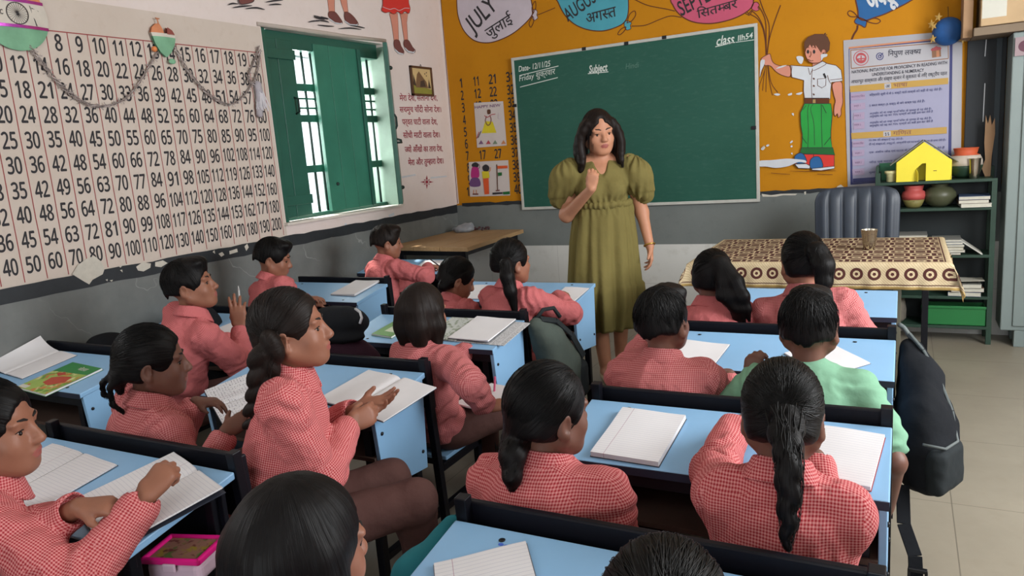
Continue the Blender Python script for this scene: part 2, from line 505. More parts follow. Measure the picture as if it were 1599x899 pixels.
# verse on the wall
p = Paint('L', 600, 80, 3.75)
rows = [('मेरा देश, सलोना देश,', (92, 290), (312, 288)), ('सचमुच चाँदी सोना देश।', (92, 358), (334, 356)), ('पर्वत घाटी वाला देश,', (107, 430), (312, 428)),
        ('सोंधी माटी वाला देश।', (112, 508), (326, 504)), ('ज~यों आँखों का तारा देश,', (122, 592), (343, 584)), ('मेरा और तुम~हारा देश।', (142, 668), (348, 656))]
for t, a, b in rows: p.text(t, a, b, K_maroon, 34, 0.016)
for k in range(4):
    a = k*PI/2
    p.fill([(250+40*math.sin(a), 765+40*math.cos(a)), (250+14*math.sin(a)+5*math.cos(a), 765+14*math.cos(a)-5*math.sin(a)), (250+14*math.sin(a)-5*math.cos(a), 765+14*math.cos(a)+5*math.sin(a))], K_maroon, sm=False)
    a += PI/4
    p.fill([(250+24*math.sin(a), 765+24*math.cos(a)), (250+14*math.sin(a)+4*math.cos(a), 765+14*math.cos(a)-4*math.sin(a)), (250+14*math.sin(a)-4*math.cos(a), 765+14*math.cos(a)+4*math.sin(a))], K_maroon, sm=False)
p.fill([(244, 758), (256, 758), (256, 772), (244, 772)], K_maroon)
p.done('painted_verse', wall_left, 'verse painted in maroon')
# painted legs above the window
p = Paint('L', 350, 0, 4.569)
for L in ([(730, -60), (788, -60), (788, 40), (790, 85), (748, 88), (742, 40)], [(812, -60), (872, -60), (880, 40), (886, 92), (858, 92), (840, 40)],
          [(1178, 95), (1238, 95), (1242, 170), (1246, 290), (1212, 290), (1200, 200), (1190, 140)], [(1254, 95), (1312, 95), (1304, 160), (1312, 290), (1286, 290), (1272, 200), (1264, 140)]):
    p.fill(L, K_skin, sm=False, outline=K_brown, w=0.003)
for L in ([(748, 85), (790, 85), (820, 118), (845, 160), (826, 170), (790, 155), (748, 122)], [(860, 90), (890, 90), (930, 125), (958, 168), (945, 180), (895, 172), (862, 140)],
          [(1214, 288), (1248, 288), (1264, 330), (1284, 366), (1276, 388), (1246, 372), (1216, 338)], [(1286, 288), (1316, 288), (1345, 335), (1365, 360), (1350, 380), (1310, 365), (1284, 325)]):
    p.fill(L, K_bshoe, outline=K_brown, w=0.003)
for L in ([(748, 128), (790, 158), (830, 166), (842, 160), (838, 172), (800, 170), (750, 140)], [(862, 146), (900, 172), (945, 174), (956, 166), (950, 184), (900, 180), (862, 156)],
          [(1218, 346), (1246, 372), (1276, 382), (1282, 372), (1276, 392), (1244, 382), (1218, 356)], [(1290, 338), (1316, 362), (1350, 370), (1362, 358), (1356, 380), (1314, 374), (1290, 348)]):
    p.fill(L, K_white, sm=False)
p.fill([(1150, -80), (1300, -80), (1318, 20), (1328, 60), (1318, 95), (1290, 82), (1266, 100), (1240, 84), (1212, 100), (1180, 86), (1150, 90), (1124, 72), (1132, 40)], K_rsh, outline=K_brown, w=0.003)
p.line([(1130, 48), (1180, 66), (1215, 60), (1250, 74), (1290, 58), (1322, 60)], K_white, 0.003)
for L in ([(640, 110), (690, 125), (740, 138)], [(655, 145), (720, 150), (750, 160)], [(600, 158), (640, 150), (680, 150)], [(668, 178), (730, 185), (785, 188)], [(690, 118), (730, 130), (745, 134)],
          [(900, 180), (960, 190), (1005, 200)], [(820, 205), (900, 200), (980, 210)], [(640, 118), (670, 130), (720, 140)],
          [(30, 35), (60, 25), (100, 28)], [(62, 55), (130, 45), (200, 40)], [(155, 62), (230, 55), (290, 68)], [(300, 15), (360, 5), (420, 0)], [(320, 35), (370, 30), (410, 32)]):
    p.line(L, K_ink, 0.009, taper=True)
p.fill([(110, -20), (205, -40), (215, 0), (190, 20), (120, 30)], K_bshoe, outline=K_ink, w=0.004)
p.done('painted_legs', wall_left, 'children\'s legs and red skirt painted over the window')

# ------------------------------------------------------------------ back wall paintings
def balloon(name, pts, m, knot, bows, label, texts, tm):
    p = Paint('B', knot[0], knot[1], knot[2])
    p.fill(pts, m, outline=K_brown, w=0.008)
    for b in bows: p.line(b+[b[0]], K_brown, 0.006)
    for t, a, b_, h, bd in texts: p.text(t, a, b_, tm, h, bd)
    return p.done(name, wall_back, label)
c4 = (690, 0, 2.644)
balloon('painted_balloon', [(64, -20), (85, -90), (180, -150), (280, -130), (350, -50), (374, 30), (372, 62), (340, 100), (290, 140), (230, 168), (180, 177), (130, 165), (90, 125), (68, 70), (62, 20)], K_lilac, c4,
        [[(375, 60), (372, 30), (385, 5), (388, 30)], [(375, 66), (360, 95), (368, 112), (380, 84)]], 'lilac balloon with July in two scripts',
        [('JULY', (128, 140), (232, 30), 78, 0.012), ('जुलाई', (190, 160), (296, 92), 46, 0.01)], K_ink)
p = Paint('B', *c4); p.fill([(374, 50), (384, 38), (394, 48), (392, 62), (396, 74), (382, 84), (374, 74)], K_lilac, outline=K_brown, w=0.005); p.done('painted_balloon_knot', wall_back)
balloon('painted_balloon', [(470, -20), (490, -120), (600, -160), (720, -130), (760, -60), (770, 0), (768, 60), (750, 95), (710, 116), (660, 128), (600, 122), (545, 98), (505, 58), (480, 10)], K_teal, c4,
        [[(764, 95), (775, 60), (795, 45), (800, 62), (784, 86)], [(760, 110), (740, 120), (726, 140), (738, 142), (756, 124)]], 'teal balloon with August in two scripts',
        [('AUGUST', (520, 90), (662, -12), 60, 0.012), ('अगस~त', (598, 98), (722, 66), 46, 0.01)], K_ink)
p = Paint('B', *c4); p.fill([(754, 92), (766, 86), (782, 94), (778, 106), (780, 118), (764, 124), (754, 110)], K_teal, outline=K_brown, w=0.005); p.done('painted_balloon_knot', wall_back)
c5 = (1000, 0, 7.49)
balloon('painted_balloon', [(355, -20), (420, -260), (700, -380), (1050, -360), (1280, -200), (1320, -20), (1310, 70), (1240, 140), (1120, 205), (960, 255), (800, 276), (640, 262), (520, 215), (430, 140), (380, 60)], K_pink, c5,
        [[(1270, 160), (1240, 140), (1230, 155), (1255, 170)], [(1300, 120), (1262, 170), (1275, 176), (1305, 135)]], 'pink balloon with September in two scripts',
        [('SEPTEMBER', (480, 190), (1180, -190), 190, 0.012), ('िसतम~बर', (670, 215), (1140, 85), 105, 0.012)], K_ink)
p = Paint('B', *c5); p.fill([(1320, 40), (1360, 25), (1390, 55), (1375, 90), (1390, 110), (1350, 130), (1300, 100)], K_pink, outline=K_brown, w=0.005); p.done('painted_balloon_knot', wall_back)
c6 = (1310, 0, 10.66)
balloon('painted_balloon', [(270, -60), (260, -400), (600, -700), (1100, -700), (1500, -400), (1400, -140), (1200, 10), (1000, 120), (760, 235), (600, 290), (440, 340), (330, 300), (315, 180), (295, 80)], K_blue, c6,
        [[(310, 280), (250, 210), (180, 180), (145, 220), (180, 270), (240, 280)], [(460, 355), (560, 310), (640, 310), (690, 350), (640, 390), (560, 385)]], 'blue balloon with a month in white letters',
        [('अक~टूबर', (490, 160), (1180, -70), 340, 0.05)], K_white)
p = Paint('B', *c6); p.fill([(260, 350), (320, 290), (440, 335), (460, 370), (435, 455), (360, 420), (285, 395)], K_blue, outline=K_brown, w=0.006)
p.line([(310, 420), (300, 490), (250, 570), (220, 640), (200, 690)], K_brown, 0.012); p.done('painted_balloon_knot', wall_back)
# balloon strings, gathered in the painted boy's hand
p = Paint('B', *c4)
p.line([(394, 62), (420, 52), (468, 32)], K_brown, 0.006); p.line([(782, 108), (840, 104), (900, 80), (945, 66), (990, 72)], K_brown, 0.006); p.line([(790, -5), (850, 22), (930, 38), (962, 46)], K_brown, 0.006)
p.done('painted_string', wall_back)
p = Paint('B', *c5)
for L in ([(1280, 165), (1370, 220), (1430, 330), (1460, 480), (1468, 640)], [(1310, 130), (1380, 200), (1440, 330), (1462, 480), (1472, 640)], [(1390, -20), (1440, 120), (1500, 270), (1505, 420), (1478, 640)],
          [(1380, 70), (1430, 150), (1465, 260), (1470, 460), (1474, 640)], [(1640, 60), (1570, 250), (1510, 450), (1482, 640)]):
    p.line(L, K_brown, 0.006)
p.done('painted_string', wall_back)
# the painted boy
b = Paint('B', 1180, 40, 3.747)
for L in ([(66, 200), (50, 270), (22, 350), (18, 388)], [(62, 210), (48, 300), (40, 380)], [(66, 210), (62, 300), (60, 388)], [(70, 210), (78, 310), (98, 408)], [(72, 215), (90, 330), (130, 392)], [(60, 205), (30, 290), (24, 300)]):
    b.line(L, K_brown, 0.004)
b.fill([(64, 172), (84, 166), (94, 200), (110, 222), (150, 236), (200, 236), (202, 296), (160, 292), (120, 270), (92, 240), (72, 232), (54, 232), (32, 200), (40, 186)], K_skin, outline=K_brown)
for L in ([(30, 204), (52, 200), (50, 228), (34, 262), (24, 300), (26, 240)], [(118, 252), (150, 236), (182, 232), (150, 246)], [(238, 184), (262, 178), (280, 190), (270, 222), (252, 216)],
          [(106, 402), (124, 396), (144, 402), (128, 410)], [(188, 402), (210, 393), (212, 404), (194, 409)], [(234, 400), (262, 390), (274, 392), (258, 405)], [(30, 722), (44, 706), (56, 712), (44, 728)], [(60, 702), (72, 694), (80, 700), (68, 708)],
          [(200, 684), (212, 672), (218, 678), (206, 688)], [(204, 705), (212, 700), (216, 708), (208, 712)], [(210, 515), (222, 512), (222, 528)], [(206, 748), (214, 742), (216, 754)]):
    b.layer = 12; b.fill(L, K_white, sm=True)
b.layer = 13
b.fill([(450, 340), (502, 330), (508, 400), (510, 450), (500, 490), (500, 520), (484, 538), (478, 515), (466, 530), (458, 512), (460, 470), (466, 440), (456, 400)], K_skin, outline=K_brown)
b.fill([(334, 210), (386, 205), (386, 240), (334, 260)], K_skin, sm=False)
b.fill([(204, 232), (300, 238), (330, 240), (392, 208), (420, 222), (470, 232), (500, 260), (506, 300), (508, 324), (444, 332), (440, 370), (436, 430), (288, 432), (280, 380), (282, 320), (212, 302)], K_white, sm=False, outline=K_brown)
b.line([(212, 236), (206, 300)], K_brown); b.line([(332, 250), (326, 340), (330, 430)], K_brown, 0.003); b.line([(404, 212), (410, 226), (352, 258), (330, 264), (318, 286), (308, 246)], K_brown, 0.003)
b.line([(420, 290), (428, 318), (440, 340)], K_brown, 0.003); b.line([(362, 312), (412, 308), (410, 350), (388, 364), (362, 350), (362, 312)], K_brown, 0.003, sm=False); b.line([(398, 280), (410, 306)], K_ink, 0.012)
b.line([(436, 318), (506, 310)], K_brown, 0.003)
for y in (310, 352, 402): b.fill([(338, y-5), (346, y), (342, y+6), (335, y)], K_brown)
b.fill([(286, 424), (430, 424), (430, 458), (286, 456)], K_brown, sm=False, outline=K_ink)
b.fill([(332, 430), (352, 430), (352, 454), (332, 454)], mat('buckle_paint', (168, 132, 78)), sm=False, outline=K_ink)
b.fill([(286, 456), (440, 456), (448, 520), (440, 620), (440, 660), (448, 718), (270, 718), (274, 640), (264, 580), (262, 510)], K_grn, sm=False, outline=K_ink)
for L in ([(336, 460), (322, 490), (340, 570), (345, 700)], [(312, 460), (304, 500), (308, 600), (306, 716)], [(384, 460), (386, 600), (390, 716)], [(390, 465), (414, 512)], [(296, 466), (276, 492)], [(270, 650), (300, 690)], [(440, 650), (400, 700)]):
    b.line(L, K_ink, 0.003)
b.fill([(268, 714), (452, 714), (464, 756), (258, 748)], K_dgrn, sm=False, outline=K_ink)
b.fill([(252, 752), (340, 752), (340, 824), (300, 834), (232, 820), (230, 780)], K_rsh, sm=False, outline=K_ink)
b.fill([(232, 760), (262, 744), (286, 760), (296, 800), (240, 806), (228, 784)], K_blue, outline=K_ink)
b.fill([(340, 752), (460, 756), (460, 830), (400, 842), (336, 840)], K_rsh, sm=False, outline=K_ink)
b.fill([(318, 792), (340, 768), (372, 768), (390, 800), (388, 830), (326, 836)], K_blue, outline=K_ink)
b.fill([(228, 810), (296, 808), (318, 820), (316, 836), (250, 834)], K_white, sm=False, outline=K_ink); b.fill([(330, 836), (460, 822), (460, 836), (380, 848), (330, 844)], K_white, sm=False, outline=K_ink)
b.fill([(20, 792), (100, 786), (180, 778), (250, 782), (290, 788), (294, 802), (250, 798), (190, 822), (120, 832), (60, 824), (20, 822)], K_white, sm=True)
b.fill([(290, 120), (300, 110), (390, 110), (412, 130), (418, 150), (404, 165), (394, 160), (390, 200), (370, 216), (330, 218), (308, 206), (294, 180), (288, 150)], K_skin, outline=K_brown)
b.fill([(284, 124), (286, 96), (306, 68), (346, 50), (392, 50), (420, 66), (434, 100), (430, 142), (416, 160), (408, 138), (390, 140), (384, 158), (364, 128), (350, 112), (352, 132), (336, 112), (330, 128), (318, 108), (310, 122), (296, 132), (292, 152)], K_hair, sm=False, outline=K_brown, w=0.003)
b.line([(398, 54), (408, 44), (404, 58), (418, 52)], K_hair, 0.006)
for x in (306, 342):
    b.fill([(x-7, 150), (x, 140), (x+7, 150), (x+5, 162), (x-5, 162)], K_ink)
b.line([(294, 134), (306, 128), (314, 130)], K_brown, 0.003); b.line([(332, 130), (346, 126), (354, 132)], K_brown, 0.003)
b.line([(322, 150), (324, 172), (316, 180), (322, 184)], K_brown, 0.003); b.line([(306, 196), (322, 206), (338, 204)], K_brown, 0.004)
b.line([(404, 140), (412, 146), (404, 158)], K_brown, 0.003)
b.layer = 60
b.fill([(384, 168), (418, 166), (416, 180), (396, 188), (386, 204), (382, 186)], K_white)
for L in ([(200, 850), (300, 852), (420, 846), (470, 850)], [(90, 862), (200, 870)], [(360, 868), (450, 872)]): b.line(L, K_brown, 0.004, taper=True)
b.done('painted_boy', wall_back, 'boy in white shirt and green trousers painted holding strings')
# white chips along the black line under the yellow
p = Paint('B', 1000, 0, 2.645)
for L in ([(500, 800), (540, 806), (580, 800), (648, 800), (640, 806), (590, 806), (560, 812), (505, 812)], [(676, 792), (684, 790), (684, 802), (678, 804)], [(815, 768), (828, 762), (840, 772), (832, 784), (805, 780)], [(500, 610), (512, 600), (512, 612)]):
    p.layer = 40; p.fill(L, K_plaster, sm=False)
p.done('wall_chip', wall_back)
# column of painted numbers
mb = MB()
zz = [1.945-0.0985*i for i in range(10)]
for col, (x0, w) in enumerate(((0.132, 0.028), (0.262, 0.062), (0.405, 0.066), (0.563, 0.066))):
    for i in range(10):
        n = col*10+i+1; s_ = str(n); ww = w
        xx = 0.245 if n == 10 else x0
        if n == 10: xx, ww = 0.11, 0.07
        if n == 11: ww = 0.05
        if n == 1: ww = 0.022
        put_text(mb, ''.join(chr(0x1D7E2+int(k)) for k in s_), (xx, -0.0012, zz[i]-0.036), (xx+ww, -0.0012, zz[i]-0.036), (0, 0, 1), 0, 0.034, height=0.072)
mb.build('painted_numerals', [K_ink], wall_back, fix=False)
mb = MB(); mb.add([(0.006, -0.0009, 0.966), (0.012, -0.0009, 0.966), (0.026, -0.0009, 3.1), (0.02, -0.0009, 3.1)], [(0, 1, 2, 3)]); mb.build('paint_edge_line', [K_brown], wall_back, fix=False)

# ------------------------------------------------------------------ window
win = empty('window_1', (0, (WY0+WY1)/2, WZ0)); win['kind'] = 'structure'
def wpart(name, mb, m, **kw):
    o = mb.build(name, m, **kw); o.parent = win; o.matrix_parent_inverse = Matrix.Translation(win.location).inverted(); return o
mb = MB(); f = 0.06
mb.span((-0.3, WY0, WZ1-0.1), (-0.06, WY1, WZ1+0.001)); mb.span((-0.3, WY0, WZ0), (-0.10, WY1, WZ0+0.03)); mb.span((-0.3, WY0-0.001, WZ0), (-0.02, WY0+0.05, WZ1)); 
wpart('window_frame', mb, M_greendk, bevel=0.004)
mb = MB(); mb.span((-0.30, WY1-0.006, WZ0), (0.0, WY1+0.001, WZ1-0.02)); mb.span((-0.15, -1.455, WZ0+0.04), (-0.11, -1.405, WZ1-0.09))
wpart('pale_jamb', mb, M_greenlt)
mb = MB()
for y in [WY0+0.085*k+0.03 for k in range(14)]: mb.tube([(-0.13, y, WZ0+0.03), (-0.13, y, WZ1-0.08)], 0.009, 8)
wpart('window_bars', mb, M_iron, smooth=True)
mb = MB()
for z in (1.348, 1.677, 1.876): mb.span((-0.15, WY0+0.04, z-0.024), (-0.115, WY1-0.002, z+0.024))
for z in (1.745, 1.805): mb.span((-0.138, WY0+0.04, z-0.006), (-0.122, WY1-0.002, z+0.006))
wpart('cross_rail', mb, M_greendk, bevel=0.003)
def leaf(y0, y1, planks, m, x=-0.05):
    mb = MB(); n = planks; w = (y1-y0)/n
    for i in range(n): mb.span((x-0.028, y0+i*w+0.0015, 1.055), (x, y0+(i+1)*w-0.0015, 2.15))
    return mb
o = wpart('shutter', leaf(-1.985, -1.70, 2, M_greendk), M_greendk, bevel=0.003); o['label'] = 'closed dark green shutter leaf'
h = MB().tube([(-0.05, -1.74, 1.70), (-0.02, -1.74, 1.71), (-0.02, -1.74, 1.79), (-0.05, -1.74, 1.80)], 0.007, 8).build('shutter_handle', M_iron, o, smooth=True)
for z in (1.16, 2.06): MB().span((-0.05, -1.98, z-0.03), (-0.035, -1.7, z+0.03)).build('shutter_rail', M_greendk, o, bevel=0.002)
o = wpart('shutter', leaf(-1.51, -1.075, 3, M_green, -0.05), M_green, bevel=0.003); o['label'] = 'middle green shutter leaf with board joints'
MB().ball((-0.045, -1.43, 1.235), 0.012, 10, 8).build('shutter_bolt', M_iron, o, smooth=True)
MB().span((-0.08, -1.08, 1.055), (-0.035, -1.045, 2.15)).build('shutter_edge', M_greendk, o, bevel=0.003)
mb = MB(); a = Vector((0.012, -0.825, 0)); d = Vector((0.575, -0.818, 0)).normalized(); q = Vector((-d.y, d.x, 0))*0.03
P = [a, a+d*0.34, a+d*0.34+q, a+q]
mb.hexa([(v.x, v.y, 1.055) for v in P], [(v.x, v.y, 2.16) for v in P])
o = wpart('shutter', mb, M_greendk, bevel=0.003); o['label'] = 'open shutter leaf seen edge on'
e = a+d*0.3+q
for z in (1.995, 1.17): MB().ball((e.x, e.y+0.012, z), (0.012, 0.02, 0.014), 10, 8).build('shutter_bolt', M_iron, o, smooth=True)
MB().tube([(e.x, e.y, 1.51), (e.x, e.y+0.05, 1.50), (e.x, e.y+0.055, 1.485), (e.x, e.y, 1.485)], 0.008, 8).build('shutter_handle', M_iron, o, smooth=True)
MB().tube([(e.x, e.y, 1.68), (e.x, e.y+0.02, 1.66), (e.x, e.y+0.02, 1.60), (e.x, e.y, 1.58)], 0.007, 8).build('shutter_handle', M_iron, o, smooth=True)
struct('trim_7', MB().span((-0.16, WY0-0.02, WZ0-0.012), (0.03, WY1+0.03, WZ0+0.004)), mat('window_sill_white', (214, 206, 196), 0.6))
mb = MB(); mb.tube([(0.004, WY0-0.03, 2.208), (0.006, -1.5, 2.213), (0.006, -1.2, 2.214), (0.004, -0.79, 2.226)], [0.012, 0.014, 0.013, 0.012], 8)
struct('trim_8', mb, mat('lintel_plaster', (180, 168, 158), 0.9), smooth=True)
w2 = empty('window_2', (0, -5.35, 1.0)); w2['kind'] = 'structure'
mb = MB()
for y in (-5.95, -5.55, -5.15, -4.79): mb.span((-0.26, y, 1.0), (-0.2, y+0.04, 2.25))
for z in (1.0, 1.6, 2.21): mb.span((-0.26, -5.95, z), (-0.2, -4.75, z+0.04))
o = mb.build('window_frame', M_greendk, w2); o.matrix_parent_inverse = Matrix.Translation(w2.location).inverted()
# ================================================================== furniture
M_blue = mat('pale_blue_laminate', (134, 177, 214), 0.42, var=0.05, scale=5, spec=0.4)
M_navy = mat('navy_black_steel', (9, 10, 18), 0.42, var=0.15, scale=8, spec=0.3)
M_navyb = mat('navy_board', (8, 10, 20), 0.5, var=0.15, scale=6, spec=0.25)
M_edge = mat('dark_edge_band', (34, 40, 58), 0.5)
M_hole = mat('dark_bolt', (14, 15, 20), 0.4)
M_ply = mat('brown_shelf_board', (70, 52, 44), 0.7, var=0.2, scale=12)
SLOPE = 0.172
DW = 0.755

def make_desk(name, label, xc, yf, w=DW, bench=True, group='school desks', open_end=False):
    """sloping blue desk with the next pupils' bench fixed to its front; origin below the far edge"""
    t = empty(name, (xc, yf, 0), 0, label, 'school desk', group)
    hw = w/2
    def zt(d): return 0.66-SLOPE*d
    D = 0.29
    mb = MB(); lo = []; hi = []
    for x, d in ((-hw, 0), (hw, 0), (hw, D), (-hw, D)):
        hi.append((x, -d, zt(d))); lo.append((x, -d, zt(d)-0.018))
    mb.hexa([lo[3], lo[2], lo[1], lo[0]], [hi[3], hi[2], hi[1], hi[0]])
    mb.build('desktop', M_blue, t, bevel=0.003)
    mb = MB()
    mb.hexa([(-hw, -D-0.003, zt(D)-0.020), (hw, -D-0.003, zt(D)-0.020), (hw, -D, zt(D)-0.020), (-hw, -D, zt(D)-0.020)],
            [(-hw, -D-0.003, zt(D)-0.001), (hw, -D-0.003, zt(D)-0.001), (hw, -D, zt(D)-0.001), (-hw, -D, zt(D)-0.001)])
    mb.build('edge_band', M_edge, t)
    for s in (-1, 1):
        x = s*(hw-0.012)
        mb = MB()
        pr = [(-0.012, zt(0.012)-0.019), (-D+0.012, zt(D-0.012)-0.019), (-D+0.03, 0.36), (-0.03, 0.335)]
        mb.hexa([(x-0.008, a, b) for a, b in pr], [(x+0.008, a, b) for a, b in pr])
        if not (open_end and s > 0): sp = mb.build('side_panel', M_blue, t, bevel=0.002)
        mb = MB()
        for a, b in ((-0.05, 0.40), (-D+0.05, 0.42), (-D+0.04, 0.54)):
            mb.lathe([(0.006, 0), (0.006, 0.003), (0.003, 0.005)], (x+s*0.008, a, b), 10, M=Matrix.Rotation(s*PI/2, 4, 'Y'))
        if not (open_end and s > 0): mb.build('bolt', M_hole, sp, smooth=True)
        for y in (-0.035, -D+0.035):
            MB().span((s*(hw-0.05)-0.014, y-0.014, 0), (s*(hw-0.05)+0.014, y+0.014, 0.60 if y < -0.1 else 0.63)).build('leg', M_navy, t, bevel=0.002)
        MB().span((s*(hw-0.05)-0.012, -D+0.04, 0.10), (s*(hw-0.05)+0.012, 0.32 if bench else -0.04, 0.124)).build('foot_rail', M_navy, t, bevel=0.002)
    mb = MB(); mb.span((-hw+0.02, -D+0.012, 0.455), (hw-0.02, -0.03, 0.467)); mb.build('book_shelf', M_ply, t)
    mb = MB(); mb.span((-hw+0.02, -0.03, 0.37), (hw-0.02, -0.018, 0.63)); mb.build('modesty_panel', M_navyb, t, bevel=0.002)
    mb = MB(); mb.span((-hw+0.02, -D+0.012, zt(D)-0.055), (hw-0.02, -D+0.03, zt(D)-0.022)); mb.build('front_rail', M_navy, t, bevel=0.002)
    mb = MB()
    for x in (-hw+0.12, hw-0.12):
        d = 0.03
        mb.lathe([(0.0065, 0), (0.0065, 0.0015), (0.004, 0.0022)], (x, -d, zt(d)-0.0003), 12)
        d = D-0.03
        mb.lathe([(0.0065, 0), (0.0065, 0.0015), (0.004, 0.0022)], (x, -d, zt(d)-0.0003), 12)
    mb.build('bolt', M_hole, t, smooth=True)
    if bench:
        mb = MB(); mb.hexa([(-hw, 0.030, 0.52), (hw, 0.030, 0.52), (hw, 0.048, 0.52), (-hw, 0.048, 0.52)], [(-hw, 0.024, 0.690), (hw, 0.024, 0.690), (hw, 0.042, 0.690), (-hw, 0.042, 0.690)])
        mb.build('backrest', M_navyb, t, bevel=0.004)
        mb = MB(); mb.span((-hw+0.005, 0.085, 0.310), (hw-0.005, 0.345, 0.325)); mb.build('seat', M_blue, t, bevel=0.003)
        mb = MB(); mb.span((-hw+0.01, 0.10, 0.28), (hw-0.01, 0.125, 0.309)); mb.span((-hw+0.01, 0.30, 0.28), (hw-0.01, 0.325, 0.309)); mb.build('seat_rail', M_navy, t, bevel=0.002)
        for s in (-1, 1):
            MB().bar((s*(hw-0.012), 0.062, 0), (s*(hw-0.012), 0.014, 0.705), 0.026, 0.026, up=(0, 1, 0)).build('bench_post', M_navy, t, bevel=0.002)
            MB().span((s*(hw-0.014)-0.012, 0.30, 0), (s*(hw-0.014)+0.012, 0.324, 0.30)).build('leg', M_navy, t, bevel=0.002)
            MB().span((s*(hw-0.014)-0.012, 0.06, 0.28), (s*(hw-0.014)+0.012, 0.325, 0.309)).build('seat_bracket', M_navy, t, bevel=0.002)
    return t
XM, XR, XW = 1.595, 2.985, 0.345
YR = [-1.93, -2.75, -3.55, -4.28]; YM = [-1.875, -2.70, -3.45, -4.26]; YW = [-1.11, -1.99, -2.82, -3.57]
def spot(col, row, x, d, off=0.0):
    """point on a desk top: x metres across, d metres back from its far edge"""
    y = {'R': YR, 'M': YM, 'W': YW}[col][row]
    return (x, y-d, 0.66-SLOPE*d+0.001+off)
make_desk('school_desk', 'front right light blue desk touching the cloth-covered table', XR, YR[0], bench=False)
make_desk('school_desk', 'light blue desk used by the boy in the mint green shirt', XR, YR[1])
make_desk('school_desk', 'light blue desk with a ruled notepad and the long-braided girl leaning on it', XR, YR[2])
make_desk('school_desk', 'nearest light blue desk, cut by the bottom of the photo, with a turned notebook', XR, YR[3])
make_desk('school_desk', 'blue desk beside the walking teacher, where a ponytailed girl sits', XM, YM[0], bench=False)
make_desk('school_desk', 'blue desk holding a newspaper, picture sheet and green book', XM, YM[1])
make_desk('school_desk', 'blue desk with a wide open notebook, left of the bob-haired girl\'s bench', XM, YM[2])
make_desk('school_desk', 'blue desk with two open notebooks where a girl writes in the lower left corner', XM, YM[3], open_end=True)
make_desk('school_desk', 'blue desk behind the nearest heads, below the bottom of the photo on the right', XR, -5.03)
make_desk('school_desk', 'blue desk below the lower left corner, its bench under the writing girl', XM, -5.03)
make_desk('school_desk', 'bright blue desk in front of the small wooden corner table', XW, YW[0], bench=False)
make_desk('school_desk', 'blue desk below the green window with one closed notebook', XW, YW[1])
make_desk('school_desk', 'blue desk of the boy holding up a pencil beside the grey wall', XW, YW[2])
make_desk('school_desk', 'unoccupied blue desk at the left wall with a green picture book', XW, YW[3])

# ------------------------------------------------------------------ blackboard
bb = empty('blackboard', (1.565, -0.016, 0.897), 0, 'large green chalkboard with grey frame and chalk writing behind the teacher', 'chalkboard')
def mat_board():
    m = Mt('green_chalkboard'); co = m.coord()
    n = m.noise(m.scaled(co, (1.2, 1, 3.0)), 1.6, 6.0, 0.65); n2 = m.noise(m.scaled(co, (3, 1, 9)), 5.0, 5.0, 0.6)
    c = m.mix(n, lin((28, 78, 66)), lin((42, 92, 78)))
    c = m.mix(((n2-0.52)*2.5).clamp()*0.18, c, lin((116, 140, 128)))
    m.color(c); m.set(0.55, 0, 0.3); return m.m
BW, BH = 1.842, 1.175
MB().span((-BW/2, -0.012, 0), (BW/2, 0.001, BH)).build('writing_surface', mat_board(), bb)
M_alu = mat('grey_board_frame', (186, 186, 180), 0.45, var=0.1, scale=15)
for a, b in (((-BW/2-0.008, -0.018, -0.008), (BW/2+0.008, 0.002, 0.014)), ((-BW/2-0.008, -0.018, BH-0.014), (BW/2+0.008, 0.002, BH+0.008)),
             ((-BW/2-0.008, -0.0175, 0), (-BW/2+0.014, 0.002, BH)), ((BW/2-0.014, -0.0175, 0), (BW/2+0.008, 0.002, BH))):
    MB().span(a, b).build('frame_rail', M_alu, bb, bevel=0.003)
mb = MB()
for x, z in ((-0.31, BH), (0.3, BH), (-0.92, 0.82), (0.02, BH-0.005), (0.9, 0.5)): mb.span((x-0.02, -0.021, z-0.012), (x+0.012, -0.005, z+0.012))
mb.build('clip', M_hole, bb, bevel=0.002)
def chalk(txt, a, b, hpx, m=None, bold=0.0, sh=0.2):
    A, B = Vector(HY(*a, -0.0295)), Vector(HY(*b, -0.0295))
    up = Vector((0, -1, 0)).cross((B-A).normalized())
    mid = ((a[0]+b[0])/2, (a[1]+b[1])/2); H = (Vector(HY(mid[0], mid[1]-hpx, -0.0295))-Vector(HY(*mid, -0.0295))).length
    mb = MB(); put_text(mb, txt, A, B, up, 0, bold, height=H, shear=sh)
    return mb
def chalkline(mb, a, b, w=0.005):
    A, B = Vector(HY(*a, -0.0295)), Vector(HY(*b, -0.0295)); n = Vector((0, -1, 0)).cross((B-A).normalized())*w/2
    mb.add([A-n, B-n, B+n, A+n], [(0, 1, 2, 3)])
def chpart(mb, m):
    o = mb.build('chalk_writing', m, fix=False); o.parent = bb; o.matrix_parent_inverse = Matrix.Translation(bb.location).inverted()
mb = chalk('Date- 12/11/25', (810, 112), (860, 103), 9, bold=0.012)
chalkline(mb, (811, 118), (872, 103), 0.006)
chpart(mb, K_chalk)
mb = chalk('Friday शुक्रवार', (811, 127), (868, 115), 9, bold=0.004); chalkline(mb, (812, 136), (871, 121), 0.006)
chpart(mb, K_chalk)
mb = chalk('Subject', (920, 114), (949, 110), 12, bold=0.024); chalkline(mb, (918, 115), (950, 112), 0.006); chpart(mb, K_chalk)
mb = chalk('Hindi', (977, 108), (998, 105), 9); chpart(mb, K_chalk2)
mb = chalk('class', (1119, 71), (1147, 67), 15, bold=0.014, sh=0.3); chalkline(mb, (1117, 73), (1148, 66), 0.005)
chpart(mb, K_chalk)
mb = chalk('IIh54', (1152, 64), (1176, 59), 9, bold=0.01, sh=0.2); chalkline(mb, (1149, 66), (1178, 62), 0.004); chpart(mb, K_chalk)

